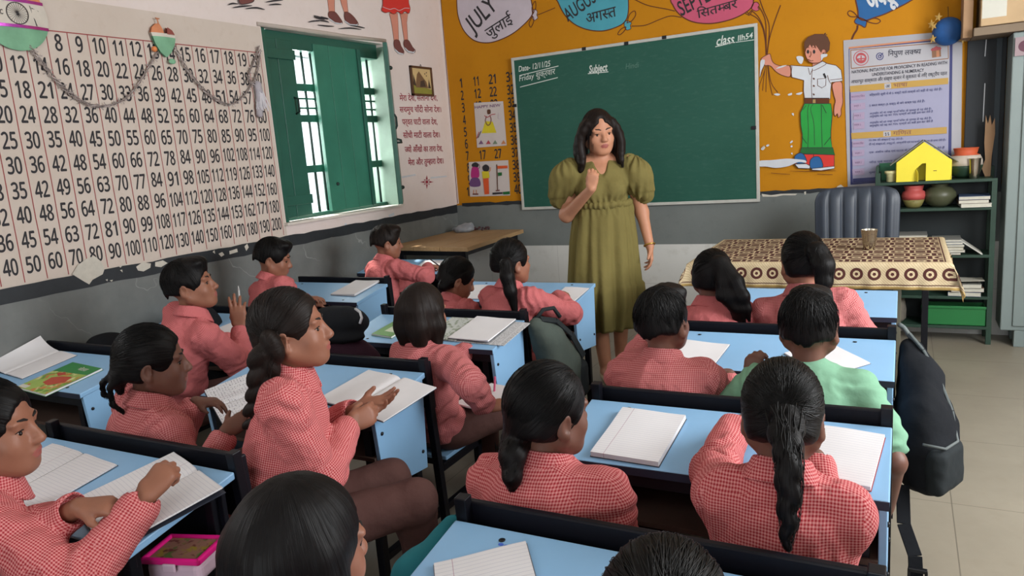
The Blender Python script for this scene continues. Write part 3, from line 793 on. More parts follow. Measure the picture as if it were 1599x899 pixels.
# ------------------------------------------------------------------ teacher's table and cloth
tt = empty('teacher_table', (3.0, -1.38, 0), 0, 'metal legged table under the brown and cream patterned cloth', 'table')
TX0, TX1, TY0, TY1, TZ = -0.56, 0.56, -0.40, 0.41, 0.745
M_chrome = mat('worn_steel_leg', (150, 146, 128), 0.3, 0.8)
MB().span((TX0, TY0, TZ-0.025), (TX1, TY1, TZ)).build('tabletop', mat('brown_table_top', (96, 66, 44), 0.5), tt, bevel=0.003)
for x, y in ((TX0+0.05, TY0+0.05), (0.36, TY0+0.05), (TX0+0.05, TY1-0.03), (0.49, 0.465-0.03)):
    m_ = M_chrome if y < 0 else M_navy
    MB().span((x-0.016, y-0.016, 0), (x+0.016, y+0.016, TZ-0.026)).build('leg', m_, tt, bevel=0.002)
for y in (TY0+0.05, TY1-0.03):
    MB().span((TX0+0.06, y-0.01, TZ-0.075), (TX1-0.08, y+0.01, TZ-0.026)).build('apron', M_navy, tt, bevel=0.002)
def mat_cloth():
    m = Mt('ring_patterned_tablecloth'); uv = m.coord('UV'); x, y, z = m.xyz(uv)
    # x,y in metres from the front left corner of the top; border runs round the edge
    P = 0.088
    cx = x.mod(P)-P/2; cy = y.mod(P)-P/2
    par = ((x/P).floor()+(y/P).floor()).mod(2.0)
    r = (cx*cx+cy*cy).sqrt()
    ring = r.lt(0.037)*r.gt(0.021)+r.lt(0.010)
    sq = cx.abs().mx(cy.abs())
    sqr = sq.gt(0.026).mx(sq.lt(0.020))
    field = par*ring+(par*-1.0+1.0)*sqr
    W, H = 1.12, 0.81
    e = x.mn(y).mn((x*-1.0)+W).mn((y*-1.0)+H)       # distance inside the top edge (negative on the drop)
    inb = e.lt(0.022)
    Q = 0.072
    bx = x.mod(Q)-Q/2; by = y.mod(Q)-Q/2
    # rings in the hanging border: front/back strip uses e, side strips too
    ex = (e+0.045)
    onx = y.lt(0.022).mx(y.gt(H-0.022))
    al = bx*onx+by*(onx*-1.0+1.0)
    rb = (al*al+ex*ex).sqrt()
    bring = rb.lt(0.027)*rb.gt(0.015)+rb.lt(0.007)
    lines = ((e-0.018).abs().lt(0.003)).mx((e+0.092).abs().lt(0.0022))
    edge = e.lt(-0.1)
    pat = inb*bring+(inb*-1.0+1.0)*field
    pat = pat*((e-0.018).abs().gt(0.006))
    pat = pat.mx(lines).clamp()*(edge*-1.0+1.0)
    weave = ((x+y).mod(0.012)-0.006).abs().lt(0.0018)*inb
    n = m.noise(m.coord(), 30.0)
    cr = m.mix(n, lin((176, 156, 122)), lin((206, 190, 156)))
    cr = m.mix(weave*0.35, cr, lin((110, 76, 50)))
    cr = m.mix(edge, cr, lin((178, 148, 92)))
    c = m.mix(pat, cr, lin((74, 40, 36)))
    m.color(c); m.set(0.85, 0, 0.2); m.bump(m.noise(m.coord(), 260.0, 2.0), 0.2, 0.001)
    return m.m
def tablecloth():
    nx, ny = 88, 66; ov = 0.112
    W, H = 1.12, 0.81
    us = np.linspace(-ov, W+ov, nx+1); vs_ = np.linspace(-ov, H+ov, ny+1)
    us = np.sort(np.unique(np.concatenate([us, [0, W]]))); vs_ = np.sort(np.unique(np.concatenate([vs_, [0, H]])))
    V = []; U = []; F = []
    for v in vs_:
        for u in us:
            dx = max(-u, u-W, 0); dy = max(-v, v-H, 0)
            x = min(max(u, 0), W); y = min(max(v, 0), H); z = TZ+0.004
            drop = math.hypot(dx, dy) if (dx and dy) else dx+dy
            wave = 0.010*math.sin(u*26+v*9)*min(1, drop/0.06) + 0.006*math.sin(u*61+2)*min(1, drop/0.08)
            flare = 0.16*drop
            sx = (1 if u > W else -1)*(flare+abs(wave)*0.6+0.006) if dx else 0
            sy = (1 if v > H else -1)*(flare+abs(wave)*0.6+0.006) if dy else 0
            # corner folds hang as a point
            z -= drop*0.98-0.004*math.exp(-drop*60)
            if dx and dy: sx *= 1.5; sy *= 1.5
            sag = 0.0015*math.sin(u*9+v*5)*math.sin(v*11) if not (dx or dy) else 0
            V.append((TX0+x+sx, TY0+y+sy, z+abs(sag))); U.append((u, v))
    n = len(us)
    for j in range(len(vs_)-1):
        for i in range(n-1): F.append((j*n+i, j*n+i+1, (j+1)*n+i+1, (j+1)*n+i))
    me = bpy.data.meshes.new('tablecloth'); me.from_pydata(V, [], F); me.materials.append(mat_cloth())
    uvl = me.uv_layers.new(name='UVMap')
    for lp in me.loops: uvl.data[lp.index].uv = U[lp.vertex_index]
    me.polygons.foreach_set('use_smooth', [True]*len(me.polygons))
    o = bpy.data.objects.new('tablecloth', me); COL.objects.link(o); o.location = (3.0, -1.38, 0)
    sm = o.modifiers.new('thickness', 'SOLIDIFY'); sm.thickness = 0.0025; sm.offset = 1
    tag(o, 'brown and cream cloth printed with rings and squares draped over the teacher\'s table', 'tablecloth')
tablecloth()
def tumbler(name, loc, r0, r1, h, label):
    pr = [(r0*0.9, 0.0), (r0, 0.004), (r0+(r1-r0)*0.5, h*0.5), (r1, h*0.93), (r1*1.03, h*0.97), (r1*1.04, h), (r1*0.97, h), (r1*0.94, h*0.9), (r0*0.9, 0.01), (0.001, 0.008)]
    o = MB().lathe(pr, n=36).build(name, mat('stainless_steel', (196, 190, 176), 0.22, 1.0, var=0.02), None, smooth=True, loc=loc)
    o.data.set_sharp_from_angle(angle=0.9)
    return tag(o, label, 'tumbler')
P = HZ(1357, 391, TZ+0.006)
tumbler('steel_tumbler', (P[0], P[1], TZ+0.0075), 0.026, 0.037, 0.103, 'steel tumbler standing on the patterned tablecloth')

# ------------------------------------------------------------------ swivel chair behind the table
ch = empty('office_chair', (3.13, -0.52, 0), PI+0.04, 'dark blue padded chair with ribbed high back behind the teacher\'s table', 'chair')
M_lea = mat('dark_blue_leatherette', (44, 52, 64), 0.45, var=0.15, scale=10, spec=0.5)
def chair_back():
    nx, nz = 60, 34; V = []; F = []; W_, H_ = 0.47, 0.56; z0 = 0.44
    def outline(t): return 1.0
    grid = []
    for side in (0, 1):
        for j in range(nz+1):
            v = j/nz
            for i in range(nx+1):
                u = i/nx*2-1
                rr = 1-0.10*max(0, (v-0.86)/0.14)**2.5
                x = u*W_/2*rr*(1-0.05*(1-v))
                zz = z0+v*H_-0.028*abs(u)**5*v
                rib = abs(math.sin((u*0.5+0.5)*PI*6))**0.4 if abs(u) < 0.86 else 0.75
                edge = (1-abs(u)**8)*(1-(abs(2*v-1))**10)
                d = (0.018+0.022*rib*edge if side == 0 else 0.035)*max(0.15, edge)
                y = d if side == 0 else -d
                y += -0.05*u*u*-1*0.6 - 0.05*v
                V.append((x, y, zz))
    n = nx+1; off = n*(nz+1)
    for j in range(nz):
        for i in range(nx):
            a = j*n+i
            F.append((a, a+1, a+n+1, a+n)); F.append((off+a, off+a+n, off+a+n+1, off+a+1))
    for i in range(nx):
        F.append((i, off+i, off+i+1, i+1)); a = nz*n+i; F.append((a, a+1, off+a+1, off+a))
    for j in range(nz):
        a = j*n; F.append((a, a+n, off+a+n, off+a)); a = j*n+nx; F.append((a, off+a, off+a+n, a+n))
    m = MB(); m.add(V, F); return m
chair_back().build('backrest', M_lea, ch, smooth=True)
MB().span((-0.23, 0.02, 0.40), (0.23, 0.46, 0.48)).build('seat', M_lea, ch, bevel=0.03, seg=4)
MB().tube([(0, 0.22, 0.40), (0, 0.22, 0.1)], 0.025, 12).build('gas_column', M_navy, ch, smooth=True)
for k in range(5):
    a = 2*PI*k/5+0.3; e = (0.26*math.cos(a), 0.22+0.26*math.sin(a), 0.06)
    MB().bar((0, 0.22, 0.10), e, 0.035, 0.025).build('leg', M_navy, ch, bevel=0.004)
    MB().lathe([(0.02, -0.012), (0.027, -0.006), (0.027, 0.006), (0.02, 0.012)], (e[0], e[1], 0.0275), 14, M=Matrix.Rotation(PI/2, 4, 'X')).build('caster', M_hole, ch, smooth=True)
for s in (-1, 1):
    MB().tube([(s*0.22, 0.10, 0.43), (s*0.27, 0.10, 0.52), (s*0.27, 0.12, 0.62), (s*0.27, 0.3, 0.63)], 0.016, 8).build('armrest', M_navy, ch, smooth=True)
MB().span((-0.03, -0.05, 0.36), (0.03, 0.12, 0.52)).build('back_bracket', M_navy, ch, bevel=0.004)

# ------------------------------------------------------------------ book rack at the right
SHY = -0.27; SX0, SX1 = 3.235, 3.845
M_rack = mat('dark_green_rack_paint', (38, 62, 50), 0.55, var=0.2, scale=8)
rk = empty('book_rack', ((SX0+SX1)/2, -0.15, 0), 0, 'dark green open rack of books, pots and a toy house behind the office chair', 'rack')
hwk = (SX1-SX0)/2; D0, D1 = -0.12, 0.112
shelf_z = [0.11, 0.295, 0.55, 0.835, 1.0]
for z in shelf_z:
    MB().span((-hwk, D0, z-0.018), (hwk, D1, z)).build('shelf', M_rack, rk, bevel=0.002)
for s in (-1, 1):
    for y in (D0+0.015, D1-0.015):
        MB().span((s*hwk-0.014, y-0.014, 0), (s*hwk+0.014, y+0.014, 1.06 if s < 0 or y > 0 else 1.0)).build('upright', M_rack, rk, bevel=0.002)
MB().span((-hwk, D1-0.006, 0.1), (hwk, D1, 1.0)).build('back_sheet', mat('dark_back_sheet', (24, 32, 34), 0.6), rk)
MB().span((-hwk-0.012, D0+0.02, 1.0), (-hwk+0.004, D1, 1.10)).build('end_rail', M_rack, rk, bevel=0.002)
MB().span((-hwk, D1-0.008, 1.0), (-hwk+0.22, D1, 1.11)).build('back_rail', mat('green_rail', (44, 110, 78), 0.5), rk, bevel=0.002)
RC = Vector((rk.location.x, -0.15, 0))
def on_rack(px, py, shelf, dy=-0.02):
    """foot of a thing on a shelf, seen at (px, py)"""
    P = HY(px, py, RC.y+dy); return (P[0], P[1], shelf_z[shelf]+0.0008)
# toy house of yellow card
L = on_rack(1441, 280, 4, -0.07)
hs = empty('toy_house', L, 0.05, 'yellow cardboard toy house on top of the rack', 'toy house')
M_ycard = mat('yellow_card', (232, 214, 62), 0.7, var=0.06); M_roofc = mat('grey_card_roof', (120, 122, 104), 0.8, var=0.2, scale=20)
w_, e_, g_ = 0.145, 0.118, 0.232
for y in (-0.04, 0.04):
    mb = MB()
    if y < 0: pts = [(-w_, 0), (-0.04, 0), (-0.04, 0.075), (-0.008, 0.105), (0.012, 0.105), (0.012, 0), (w_*0.97, 0), (w_, e_), (0, g_), (-w_, e_)]
    else: pts = [(-w_, 0), (w_, 0), (w_, e_), (0, g_), (-w_, e_)]
    tr = tessellate_polygon([[Vector((a, b, 0)) for a, b in pts]]); n = len(pts)
    for yy in (y-0.002, y+0.002): mb.add([(a, yy, b) for a, b in pts], [tuple(t) for t in tr])
    mb.add([(a, y-0.002, b) for a, b in pts]+[(a, y+0.002, b) for a, b in pts], [(i, (i+1) % n, n+(i+1) % n, n+i) for i in range(n)])
    mb.build('house_front' if y < 0 else 'house_rear', M_ycard, hs)
for s in (-1, 1):
    MB().span((s*w_-0.002, -0.0375, 0), (s*w_+0.002, 0.0375, e_)).build('side_wall', M_ycard, hs)
    mb = MB(); a, b = (s*0.004, g_+0.006), (s*(w_+0.035), e_-0.018)
    mb.hexa([(a[0], -0.046, a[1]), (b[0], -0.046, b[1]), (b[0], 0.046, b[1]), (a[0], 0.046, a[1])], [(a[0], -0.046, a[1]+0.006), (b[0], -0.046, b[1]+0.006), (b[0], 0.046, b[1]+0.006), (a[0], 0.046, a[1]+0.006)])
    mb.build('roof_panel', M_roofc, hs, bevel=0.001)
MB().hexa([(-0.042, -0.0425, 0), (-0.04, -0.0425, 0), (-0.03, -0.075, 0), (-0.032, -0.075, 0)], [(-0.042, -0.0425, 0.075), (-0.04, -0.0425, 0.075), (-0.03, -0.075, 0.05), (-0.032, -0.075, 0.05)]).build('door_flap', M_ycard, hs)
MB().box((0.06, -0.0425, 0.058), (0.018, 0.001, 0.004)).build('door_mark', K_hair, hs)
# pots
def pot(name, loc, pr, bands, label, cat='pot'):
    o = empty(name, loc, 0, label, cat)
    for i, (a, b, m, nm) in enumerate(bands):
        MB().lathe(pr[a:b+1], n=40).build(nm, m, o, smooth=True)
    return o
L = on_rack(1507, 275, 4, 0.02)
pr = [(0.045, 0), (0.075, 0.02), (0.088, 0.06), (0.091, 0.075), (0.088, 0.105), (0.075, 0.135), (0.058, 0.142), (0.066, 0.175), (0.068, 0.178), (0.062, 0.178), (0.05, 0.15)]
pot('clay_pot', L, pr, [(0, 3, mat('dark_green_pot_paint', (36, 60, 46), 0.5), 'pot_base'), (3, 5, mat('white_pot_paint', (196, 184, 170), 0.6), 'pot_belly'), (5, 10, mat('orange_pot_paint', (196, 88, 52), 0.6), 'pot_neck')],
    'clay pot banded orange, white and green at the right of the toy house')
L = on_rack(1521, 278, 4, -0.07)
tumbler('steel_tumbler', L, 0.026, 0.033, 0.118, 'tall steel tumbler in front of the three-coloured clay pot')
L = on_rack(1391, 282, 4, -0.06)
o = MB().lathe([(0.022, 0), (0.025, 0.002), (0.026, 0.045), (0.036, 0.052), (0.037, 0.066), (0.031, 0.068), (0.028, 0.05), (0.024, 0.01), (0.001, 0.008)], n=28).build('paper_cup', mat('cream_card', (206, 200, 150), 0.7), None, smooth=True, loc=L)
tag(o, 'small cream cup beside the yellow toy house', 'cup')
L = on_rack(1426, 336, 3, -0.04)
pr = [(0.035, 0), (0.045, 0.012), (0.062, 0.05), (0.068, 0.075), (0.06, 0.098), (0.048, 0.105), (0.052, 0.125), (0.056, 0.135), (0.048, 0.135), (0.04, 0.11)]
pot('clay_pot', L, pr, [(0, 2, mat('olive_pot_paint', (120, 112, 62), 0.6), 'pot_base'), (2, 9, mat('red_pot_paint', (176, 76, 72), 0.55), 'pot_belly')], 'small red and olive clay pot below the toy house')
L = on_rack(1466, 336, 3, -0.02)
pr = [(0.04, 0), (0.07, 0.02), (0.09, 0.06), (0.088, 0.085), (0.065, 0.115), (0.04, 0.122), (0.05, 0.138), (0.044, 0.14), (0.032, 0.12)]
pot('clay_pot', L, pr, [(0, 8, mat('dark_olive_glaze', (74, 76, 56), 0.4), 'pot_body')], 'dark olive round pot between the red pot and books')
# stacks of books on the rack
M_paper = mat('page_edges', (196, 192, 178), 0.85, var=0.08, scale=40)
covers = [mat('cover_'+n, c, 0.6) for n, c in (('slate', (66, 72, 84)), ('grey', (138, 138, 132)), ('cream', (186, 176, 150)), ('brown', (98, 74, 62)), ('blue', (70, 88, 118)), ('white', (204, 202, 192)))]
def book(loc, w, d, t, cov, rz=0, rx=0, ry=0, label='', group='books on the rack', name='book', cat='book'):
    o = empty(name, loc, 0, label, cat, group, rot=(rx, ry, rz))
    MB().span((-w/2+0.002, -d/2+0.002, 0.0015), (w/2-0.002, d/2-0.002, t-0.0015)).build('pages', M_paper, o)
    mb = MB(); mb.span((-w/2, -d/2, 0), (w/2, d/2, 0.0015)); mb.span((-w/2, -d/2, t-0.0015), (w/2, d/2, t)); mb.span((-w/2, -d/2, 0), (-w/2+0.0015, d/2, t))
    mb.build('cover', cov, o)
    return o
def stack(px, py, shelf, n, w, d, tot, lab, dy=-0.03, seed=1):
    r = random.Random(seed); L = on_rack(px, py, shelf, dy); z = L[2]
    words = ['bottom', 'second from the bottom', 'third from the bottom', 'fourth from the bottom', 'fifth from the bottom', 'sixth from the bottom', 'seventh from the bottom']
    for i in range(n):
        t = tot/n*r.uniform(0.8, 1.2)
        pos = 'top' if i == n-1 else words[i]
        book((L[0]+r.uniform(-0.008, 0.008), L[1]+r.uniform(-0.01, 0.01), z), w*r.uniform(0.93, 1.02), d*r.uniform(0.95, 1), t, r.choice(covers), r.uniform(-0.08, 0.08), label='%s book of the stack %s' % (pos, lab))
        z += t+0.0006
stack(1518, 337, 3, 3, 0.165, 0.2, 0.055, 'right of the dark olive pot', seed=2)
stack(1422, 374, 2, 6, 0.18, 0.2, 0.12, 'just right of the chair back', seed=3)
stack(1478, 400, 2, 6, 0.16, 0.2, 0.10, 'showing past the corner of the tablecloth', seed=4)
stack(1504, 486, 1, 3, 0.17, 0.2, 0.075, 'above the green tray', seed=5)
# papers and a leaning book
def sheet(name, pts, t, m, label, cat, group=None):
    c = Vector(pts[0]); n = len(pts)
    nr = (Vector(pts[1])-c).cross(Vector(pts[2])-c).normalized()
    if nr.z < 0: nr = -nr
    mb = MB(); mb.hexa(pts, [tuple(Vector(p)+nr*t) for p in pts]) if n == 4 else None
    o = mb.build(name, m); return tag(o, label, cat, group)
zz_ = 0.295+0.0008
L = on_rack(1505, 452, 1, -0.05)
sheet('paper_sheet', [(L[0]-0.1, -0.27, 0.384), (L[0]+0.1, -0.275, 0.392), (L[0]+0.1, -0.12, 0.384), (L[0]-0.1, -0.12, 0.384)], 0.002, M_paper, 'white loose paper bent over the lower books on the rack', 'paper')
A = HY(1497, 372, -0.2); B_ = HY(1532, 398, -0.2)
o = MB().bar((A[0], -0.2, A[2]), (B_[0], -0.2, 0.553), 0.006, 0.15, up=(0, 1, 0)).build('book', covers[5]); tag(o, 'thin pale book leaning aslant on the middle shelf', 'book', 'books on the rack')
A = on_rack(1450, 368, 2, -0.06)
mb = MB(); a0 = Vector((A[0]-0.03, A[1]-0.05, 0.5515))
for k in range(3): mb.hexa([a0+Vector((0, 0, k*0.004)), a0+Vector((0.13, 0, k*0.014)), a0+Vector((0.13, 0.12, k*0.014)), a0+Vector((0, 0.12, k*0.004))], [a0+Vector((0.02, 0, 0.06+k*0.008)), a0+Vector((0.135, 0, 0.012+k*0.014)), a0+Vector((0.135, 0.12, 0.012+k*0.014)), a0+Vector((0.02, 0.12, 0.06+k*0.008))])
tag(mb.build('loose_papers', M_paper), 'curled white papers leaning beside the tall stack of books', 'papers')
# green tray on the lowest shelf
L = on_rack(1490, 503, 0, -0.03)
tr = empty('plastic_tray', (L[0]-0.01, -0.17, shelf_z[0]+0.0008), 0, 'bright green plastic tray on the lowest shelf of the rack', 'tray')
M_gpl = mat('green_plastic', (34, 112, 58), 0.4)
mb = MB()
for a, b in (((-0.17, -0.09, 0), (0.17, 0.09, 0.006)), ((-0.17, -0.09, 0), (0.17, -0.084, 0.11)), ((-0.17, 0.084, 0), (0.17, 0.09, 0.11)), ((-0.17, -0.09, 0), (-0.164, 0.09, 0.11)), ((0.164, -0.09, 0), (0.17, 0.09, 0.11))): mb.span(a, b)
mb.build('tray_body', M_gpl, tr, bevel=0.002)
MB().span((-0.175, -0.096, 0.105), (0.175, -0.086, 0.122)).build('rim', M_gpl, tr, bevel=0.003)
# bag of rolled papers at the lower left of the rack
o = empty('cloth_bag', (3.33, -0.19, shelf_z[0]+0.0008), 0, 'grey cloth bag of rolled papers standing on the lowest shelf behind the table leg', 'bag')
M_gcl = mat('grey_cloth', (112, 106, 96), 0.9, var=0.2, scale=20, bump=0.3)
mb = MB(); n = 22
pr_ = [(0.055, 0.0), (0.07, 0.02), (0.068, 0.08), (0.06, 0.14), (0.062, 0.17), (0.055, 0.17), (0.05, 0.1)]
vs = []; fs = []
for r_, z in pr_:
    for j in range(n):
        a = 2*PI*j/n; q = r_*(1+0.09*math.sin(a*7+z*14)); vs.append((q*1.05*math.cos(a), q*0.8*math.sin(a), z))
for i in range(len(pr_)-1):
    for j in range(n): fs.append((i*n+j, i*n+(j+1) % n, (i+1)*n+(j+1) % n, (i+1)*n+j))
fs.append(tuple(range(n-1, -1, -1)))
mb.add(vs, fs); mb.build('bag_body', M_gcl, o, smooth=True)
for k in range(4):
    a = k*1.5; MB().tube([(0.025*math.cos(a), 0.02*math.sin(a), 0.02), (0.03*math.cos(a)+0.008*k, 0.02*math.sin(a), 0.178)], 0.011, 12).build('paper_roll', M_paper, o, smooth=True)
# ------------------------------------------------------------------ cupboards and boxes
M_steel = mat('grey_green_cupboard', (126, 138, 136), 0.45, var=0.06, scale=4, spec=0.4)
cb = empty('steel_cupboard', (4.36, -0.26, 0), 0, 'grey green steel cupboard at the right edge of the photo', 'cupboard')
MB().span((-0.46, -0.035, 0.10), (0.46, 0.22, 1.80)).build('cabinet_body', M_steel, cb, bevel=0.006)
for s in (-1, 1):
    d_ = MB().span((min(s*0.004, s*0.40), -0.047, 0.13), (max(s*0.004, s*0.40), -0.035, 1.76)).build('door', M_steel, cb, bevel=0.003)
    MB().span((s*0.05-0.012, -0.062, 0.9), (s*0.05+0.012, -0.047, 1.02)).build('handle', M_alu, d_, bevel=0.003)
for x in (-0.41, 0.41):
    for y in (0.0, 0.18): MB().span((x-0.035 if x > 0 else x+0.02, y-0.03, 0), (x+0.035 if x > 0 else x+0.12, y+0.03, 0.10)).build('foot', M_steel, cb, bevel=0.003)
P = HY(1595, 187, -0.309)
sh_ = MB().span((4.02, -0.3085, P[2]-0.075), (4.15, -0.3075, P[2]+0.08)).build('paper_label', mat('white_label', (200, 206, 208), 0.6)); tag(sh_, 'white paper stuck on the front of the steel cupboard', 'paper label')
P = HY(1597, 72, -0.309)
st = MB().span((P[0]-0.035, -0.3085, P[2]-0.05), (P[0]+0.12, -0.3075, P[2]+0.05)).build('sticker', mat('maroon_sticker', (150, 130, 134), 0.6)); tag(st, 'picture sticker near the top of the steel cupboard', 'sticker')
MB().lathe([(0.03, 0), (0.03, 0.0006)], (P[0]+0.01, -0.309, P[2]), 20, M=Matrix.Rotation(PI/2, 4, 'X')).build('sticker_print', mat('dark_maroon_print', (92, 50, 66), 0.6), st)
dk = empty('dark_board', (3.785, -0.016, 0), 0, 'tall dark board on the wall in the gap between poster and steel cupboard', 'board')
M_dark = mat('near_black_paint', (24, 30, 36), 0.55)
MB().span((-0.085, -0.014, 0.9), (0.115, 0.0, 1.86)).build('panel', M_dark, dk, bevel=0.003)
MB().span((0.062, -0.018, 0.9), (0.092, -0.0142, 1.85)).build('edge_strip', mat('dark_slate_paint', (44, 56, 64), 0.5), dk, bevel=0.002)
for a, b in (((1541, 52), (1538, 88)), ((1538, 130), (1535, 190))):
    A, B_ = Vector(HY(*a, -0.0315))-dk.location, Vector(HY(*b, -0.0315))-dk.location
    MB().bar(A, B_, 0.005, 0.003).build('white_strip', K_white, dk)
# cardboard on top
M_card = mat('brown_cardboard', (158, 126, 96), 0.85, var=0.12, scale=5); M_card2 = mat('pale_cardboard', (186, 158, 122), 0.85, var=0.1, scale=5)
A = HY(1512, 45, -0.33)
bx = empty('cardboard_box', (4.16, -0.17, 1.8013), 0.0, 'brown cardboard carton lying on top of the steel cupboard', 'box')
MB().span((-0.45, -0.16, 0.0), (0.5, 0.14, 0.045)).build('box_body', mat('grey_brown_cardboard', (128, 112, 94), 0.85), bx, bevel=0.003)
MB().span((-0.50, -0.10, 0.002), (-0.452, 0.14, 0.40)).build('box_flap', M_card, bx, bevel=0.002)
bx2 = empty('cardboard_box', (4.22, -0.17, 1.849), 0.0, 'pale carton with white tape on top of the flat brown carton', 'box')
MB().span((-0.48, -0.17, 0), (0.45, 0.14, 0.36)).build('box_body', M_card2, bx2, bevel=0.004)
MB().span((-0.475, -0.1715, 0.04), (-0.36, -0.17, 0.16)).build('tape', mat('white_tape', (198, 196, 184), 0.5), bx2)
MB().span((-0.26, -0.1715, 0.0), (-0.2, -0.17, 0.03)).build('tape', mat('white_tape', (198, 196, 184), 0.5), bx2)
# torn board leaning in the gap, on the rack top
mb = MB(); pts = [(3.808, 0), (3.835, 0), (3.838, 0.12), (3.85, 0.25), (3.846, 0.34), (3.832, 0.30), (3.822, 0.36), (3.812, 0.31), (3.80, 0.36), (3.798, 0.2), (3.806, 0.1), (3.79, 0.05)]
tr_ = tessellate_polygon([[Vector((a, b, 0)) for a, b in pts]]); n = len(pts)
for yy in (-0.118, -0.113): mb.add([(a, yy, 1.0015+b) for a, b in pts], [tuple(t) for t in tr_])
mb.add([(a, -0.118, 1.0015+b) for a, b in pts]+[(a, -0.113, 1.0015+b) for a, b in pts], [(i, (i+1) % n, n+(i+1) % n, n+i) for i in range(n)])
tag(mb.build('cardboard_scrap', M_card), 'torn strip of brown cardboard standing in the gap by the steel cupboard', 'cardboard')

# ------------------------------------------------------------------ poster
def mat_plain(n, c): return mat(n, c, 0.35, var=0.03)
po = empty('poster', (3.352, -0.0022, 1.42), 0, 'printed literacy poster with blue border and white margin on the yellow wall', 'poster')
def pp(px, py, e): 
    P = HY(px, py, -0.0052-e); return Vector(P)-po.location
quad = [pp(1317, 63, 0), pp(1324, 297, 0), pp(1500, 292, 0), pp(1503, 47, 0)]
MB().hexa([v+Vector((0, 0.003, 0)) for v in quad], quad).build('sheet', mat('white_flex_print', (166, 164, 170), 0.3, var=0.04), po)  # white flex greyed: the poster's shade is put into its colour
class PO:
    def __init__(s): s.mb = MB(); s.m = []; s.l = 0
    def mi(s, m):
        if m not in s.m: s.m.append(m)
        return s.m.index(m)
    def q(s, pts, m): s.l += 1; s.mb.poly([pp(x, y, 0.0004+0.0001*s.l) for x, y in pts], s.mi(m))
    def t(s, txt, a, b, h, m, bold=0.01):
        s.l += 1; e = 0.0004+0.0001*s.l
        A, B_ = pp(*a, e), pp(*b, e); up = Vector((0, -1, 0)).cross((B_-A).normalized())
        mid = ((a[0]+b[0])/2, (a[1]+b[1])/2); H = (pp(mid[0], mid[1]-h, e)-pp(*mid, e)).length
        put_text(s.mb, txt, A, B_, up, s.mi(m), bold, height=H)
def k3(x, y): return (1310+x/6.42, 40+y/6.42)
def k4_(x, y): return (1310+x/5.995, 160+y/5.995)
Q = PO()
Pbl = mat_plain('print_navy', (44, 48, 108)); Plav = mat_plain('print_lavender', (154, 153, 180)); Plav2 = mat_plain('print_pink_lavender', (164, 146, 174)); Pgold = mat_plain('print_gold', (184, 146, 64))  # first lavender darkened for the shade the poster hangs in
Pred = mat_plain('print_red', (176, 72, 78)); Pwh = mat_plain('print_white', (176, 174, 180)); Pbr = mat_plain('print_brown', (140, 96, 66)); Pbk = mat_plain('print_black', (40, 40, 56)); Porg = mat_plain('print_orange', (196, 130, 90)); Ppur = mat_plain('print_purple', (120, 88, 120))  # print white carries the same shade in its base colour
Q.q([k3(98, 215), k3(1140, 110), k4_(1050, 700), k4_(108, 770)], Pbl)
Q.q([k3(98, 215), k3(1140, 110), k3(1142, 126), k3(98, 232)], Porg)
Q.q([k3(106, 236), k3(1112, 145), k4_(1020, 690), k4_(130, 755)], Plav)
Q.q([k3(106, 236), k3(1112, 145), k3(1106, 560), k3(108, 640)], Pwh)
for a, b in (((118, 242), (1095, 160)), ((122, 425), (1098, 325)),): Q.q([k3(a[0], a[1]), k3(b[0], b[1]), k3(b[0], b[1]+9), k3(a[0], a[1]+9)], Pbr)
Q.q([k3(114, 244), k3(123, 243), k3(128, 425), k3(119, 425)], Pbr); Q.q([k3(1090, 162), k3(1098, 161), k3(1102, 326), k3(1094, 327)], Pbr)
def disc(cx, cy, rx, ry, m, n=20): Q.q([k3(cx+rx*math.cos(2*PI*i/n), cy+ry*math.sin(2*PI*i/n)) for i in range(n)], m)
disc(222, 325, 78, 76, Pred); disc(222, 325, 70, 68, Pwh); disc(222, 325, 55, 54, Pred); disc(222, 322, 40, 26, Pwh)
Q.q([k3(216, 300), k3(228, 300), k3(228, 370), k3(216, 370)], Pred); Q.q([k3(180, 330), k3(264, 322), k3(262, 334), k3(182, 342)], Pred)
disc(410, 308, 38, 38, Pbl); disc(410, 308, 29, 29, Pwh); disc(410, 308, 20, 20, Pbl); disc(410, 308, 11, 11, Pwh); Q.q([k3(406, 306), k3(440, 270), k3(446, 276), k3(412, 314)], Pbl)
Q.t('िनपुण लक~ष~य', k3(490, 305), k3(822, 282), 8.0, Pbk, 0.016)
Q.q([k3(930, 225), k3(1020, 212), k3(1024, 310), k3(934, 322)], Pbr); Q.q([k3(975, 250), k3(1005, 246), k3(1008, 310), k3(978, 316)], Porg); Q.q([k3(918, 240), k3(975, 205), k3(1030, 225), k3(1020, 240), k3(930, 255)], Pred)
Q.t('NATIONAL INITIATIVE FOR PROFICIENCY IN READING WITH', k3(128, 480), k3(1085, 384), 5.0, Pbk, 0.012)
Q.t('UNDERSTANDING & NUMERACY', k3(332, 505), k3(852, 460), 5.0, Pbk, 0.012)
Q.t('आधारभूत साक्षरता और संख्या ज्ञान में कुशलता के लिए राष्ट्रीय पहल', k3(122, 580), k3(1085, 492), 5.5, Pbk, 0.008)
Q.q([k3(110, 605), k3(1095, 522), k3(1095, 585), k3(112, 668)], Pgold)
Q.q([k3(455, 582), k3(522, 576), k3(524, 628), k3(457, 634)], Pwh); Q.t('अ', k3(468, 624), k3(510, 620), 5, Pbk, 0.02); Q.t('भाषा', k3(545, 618), k3(688, 606), 6.5, Pbr, 0.025)
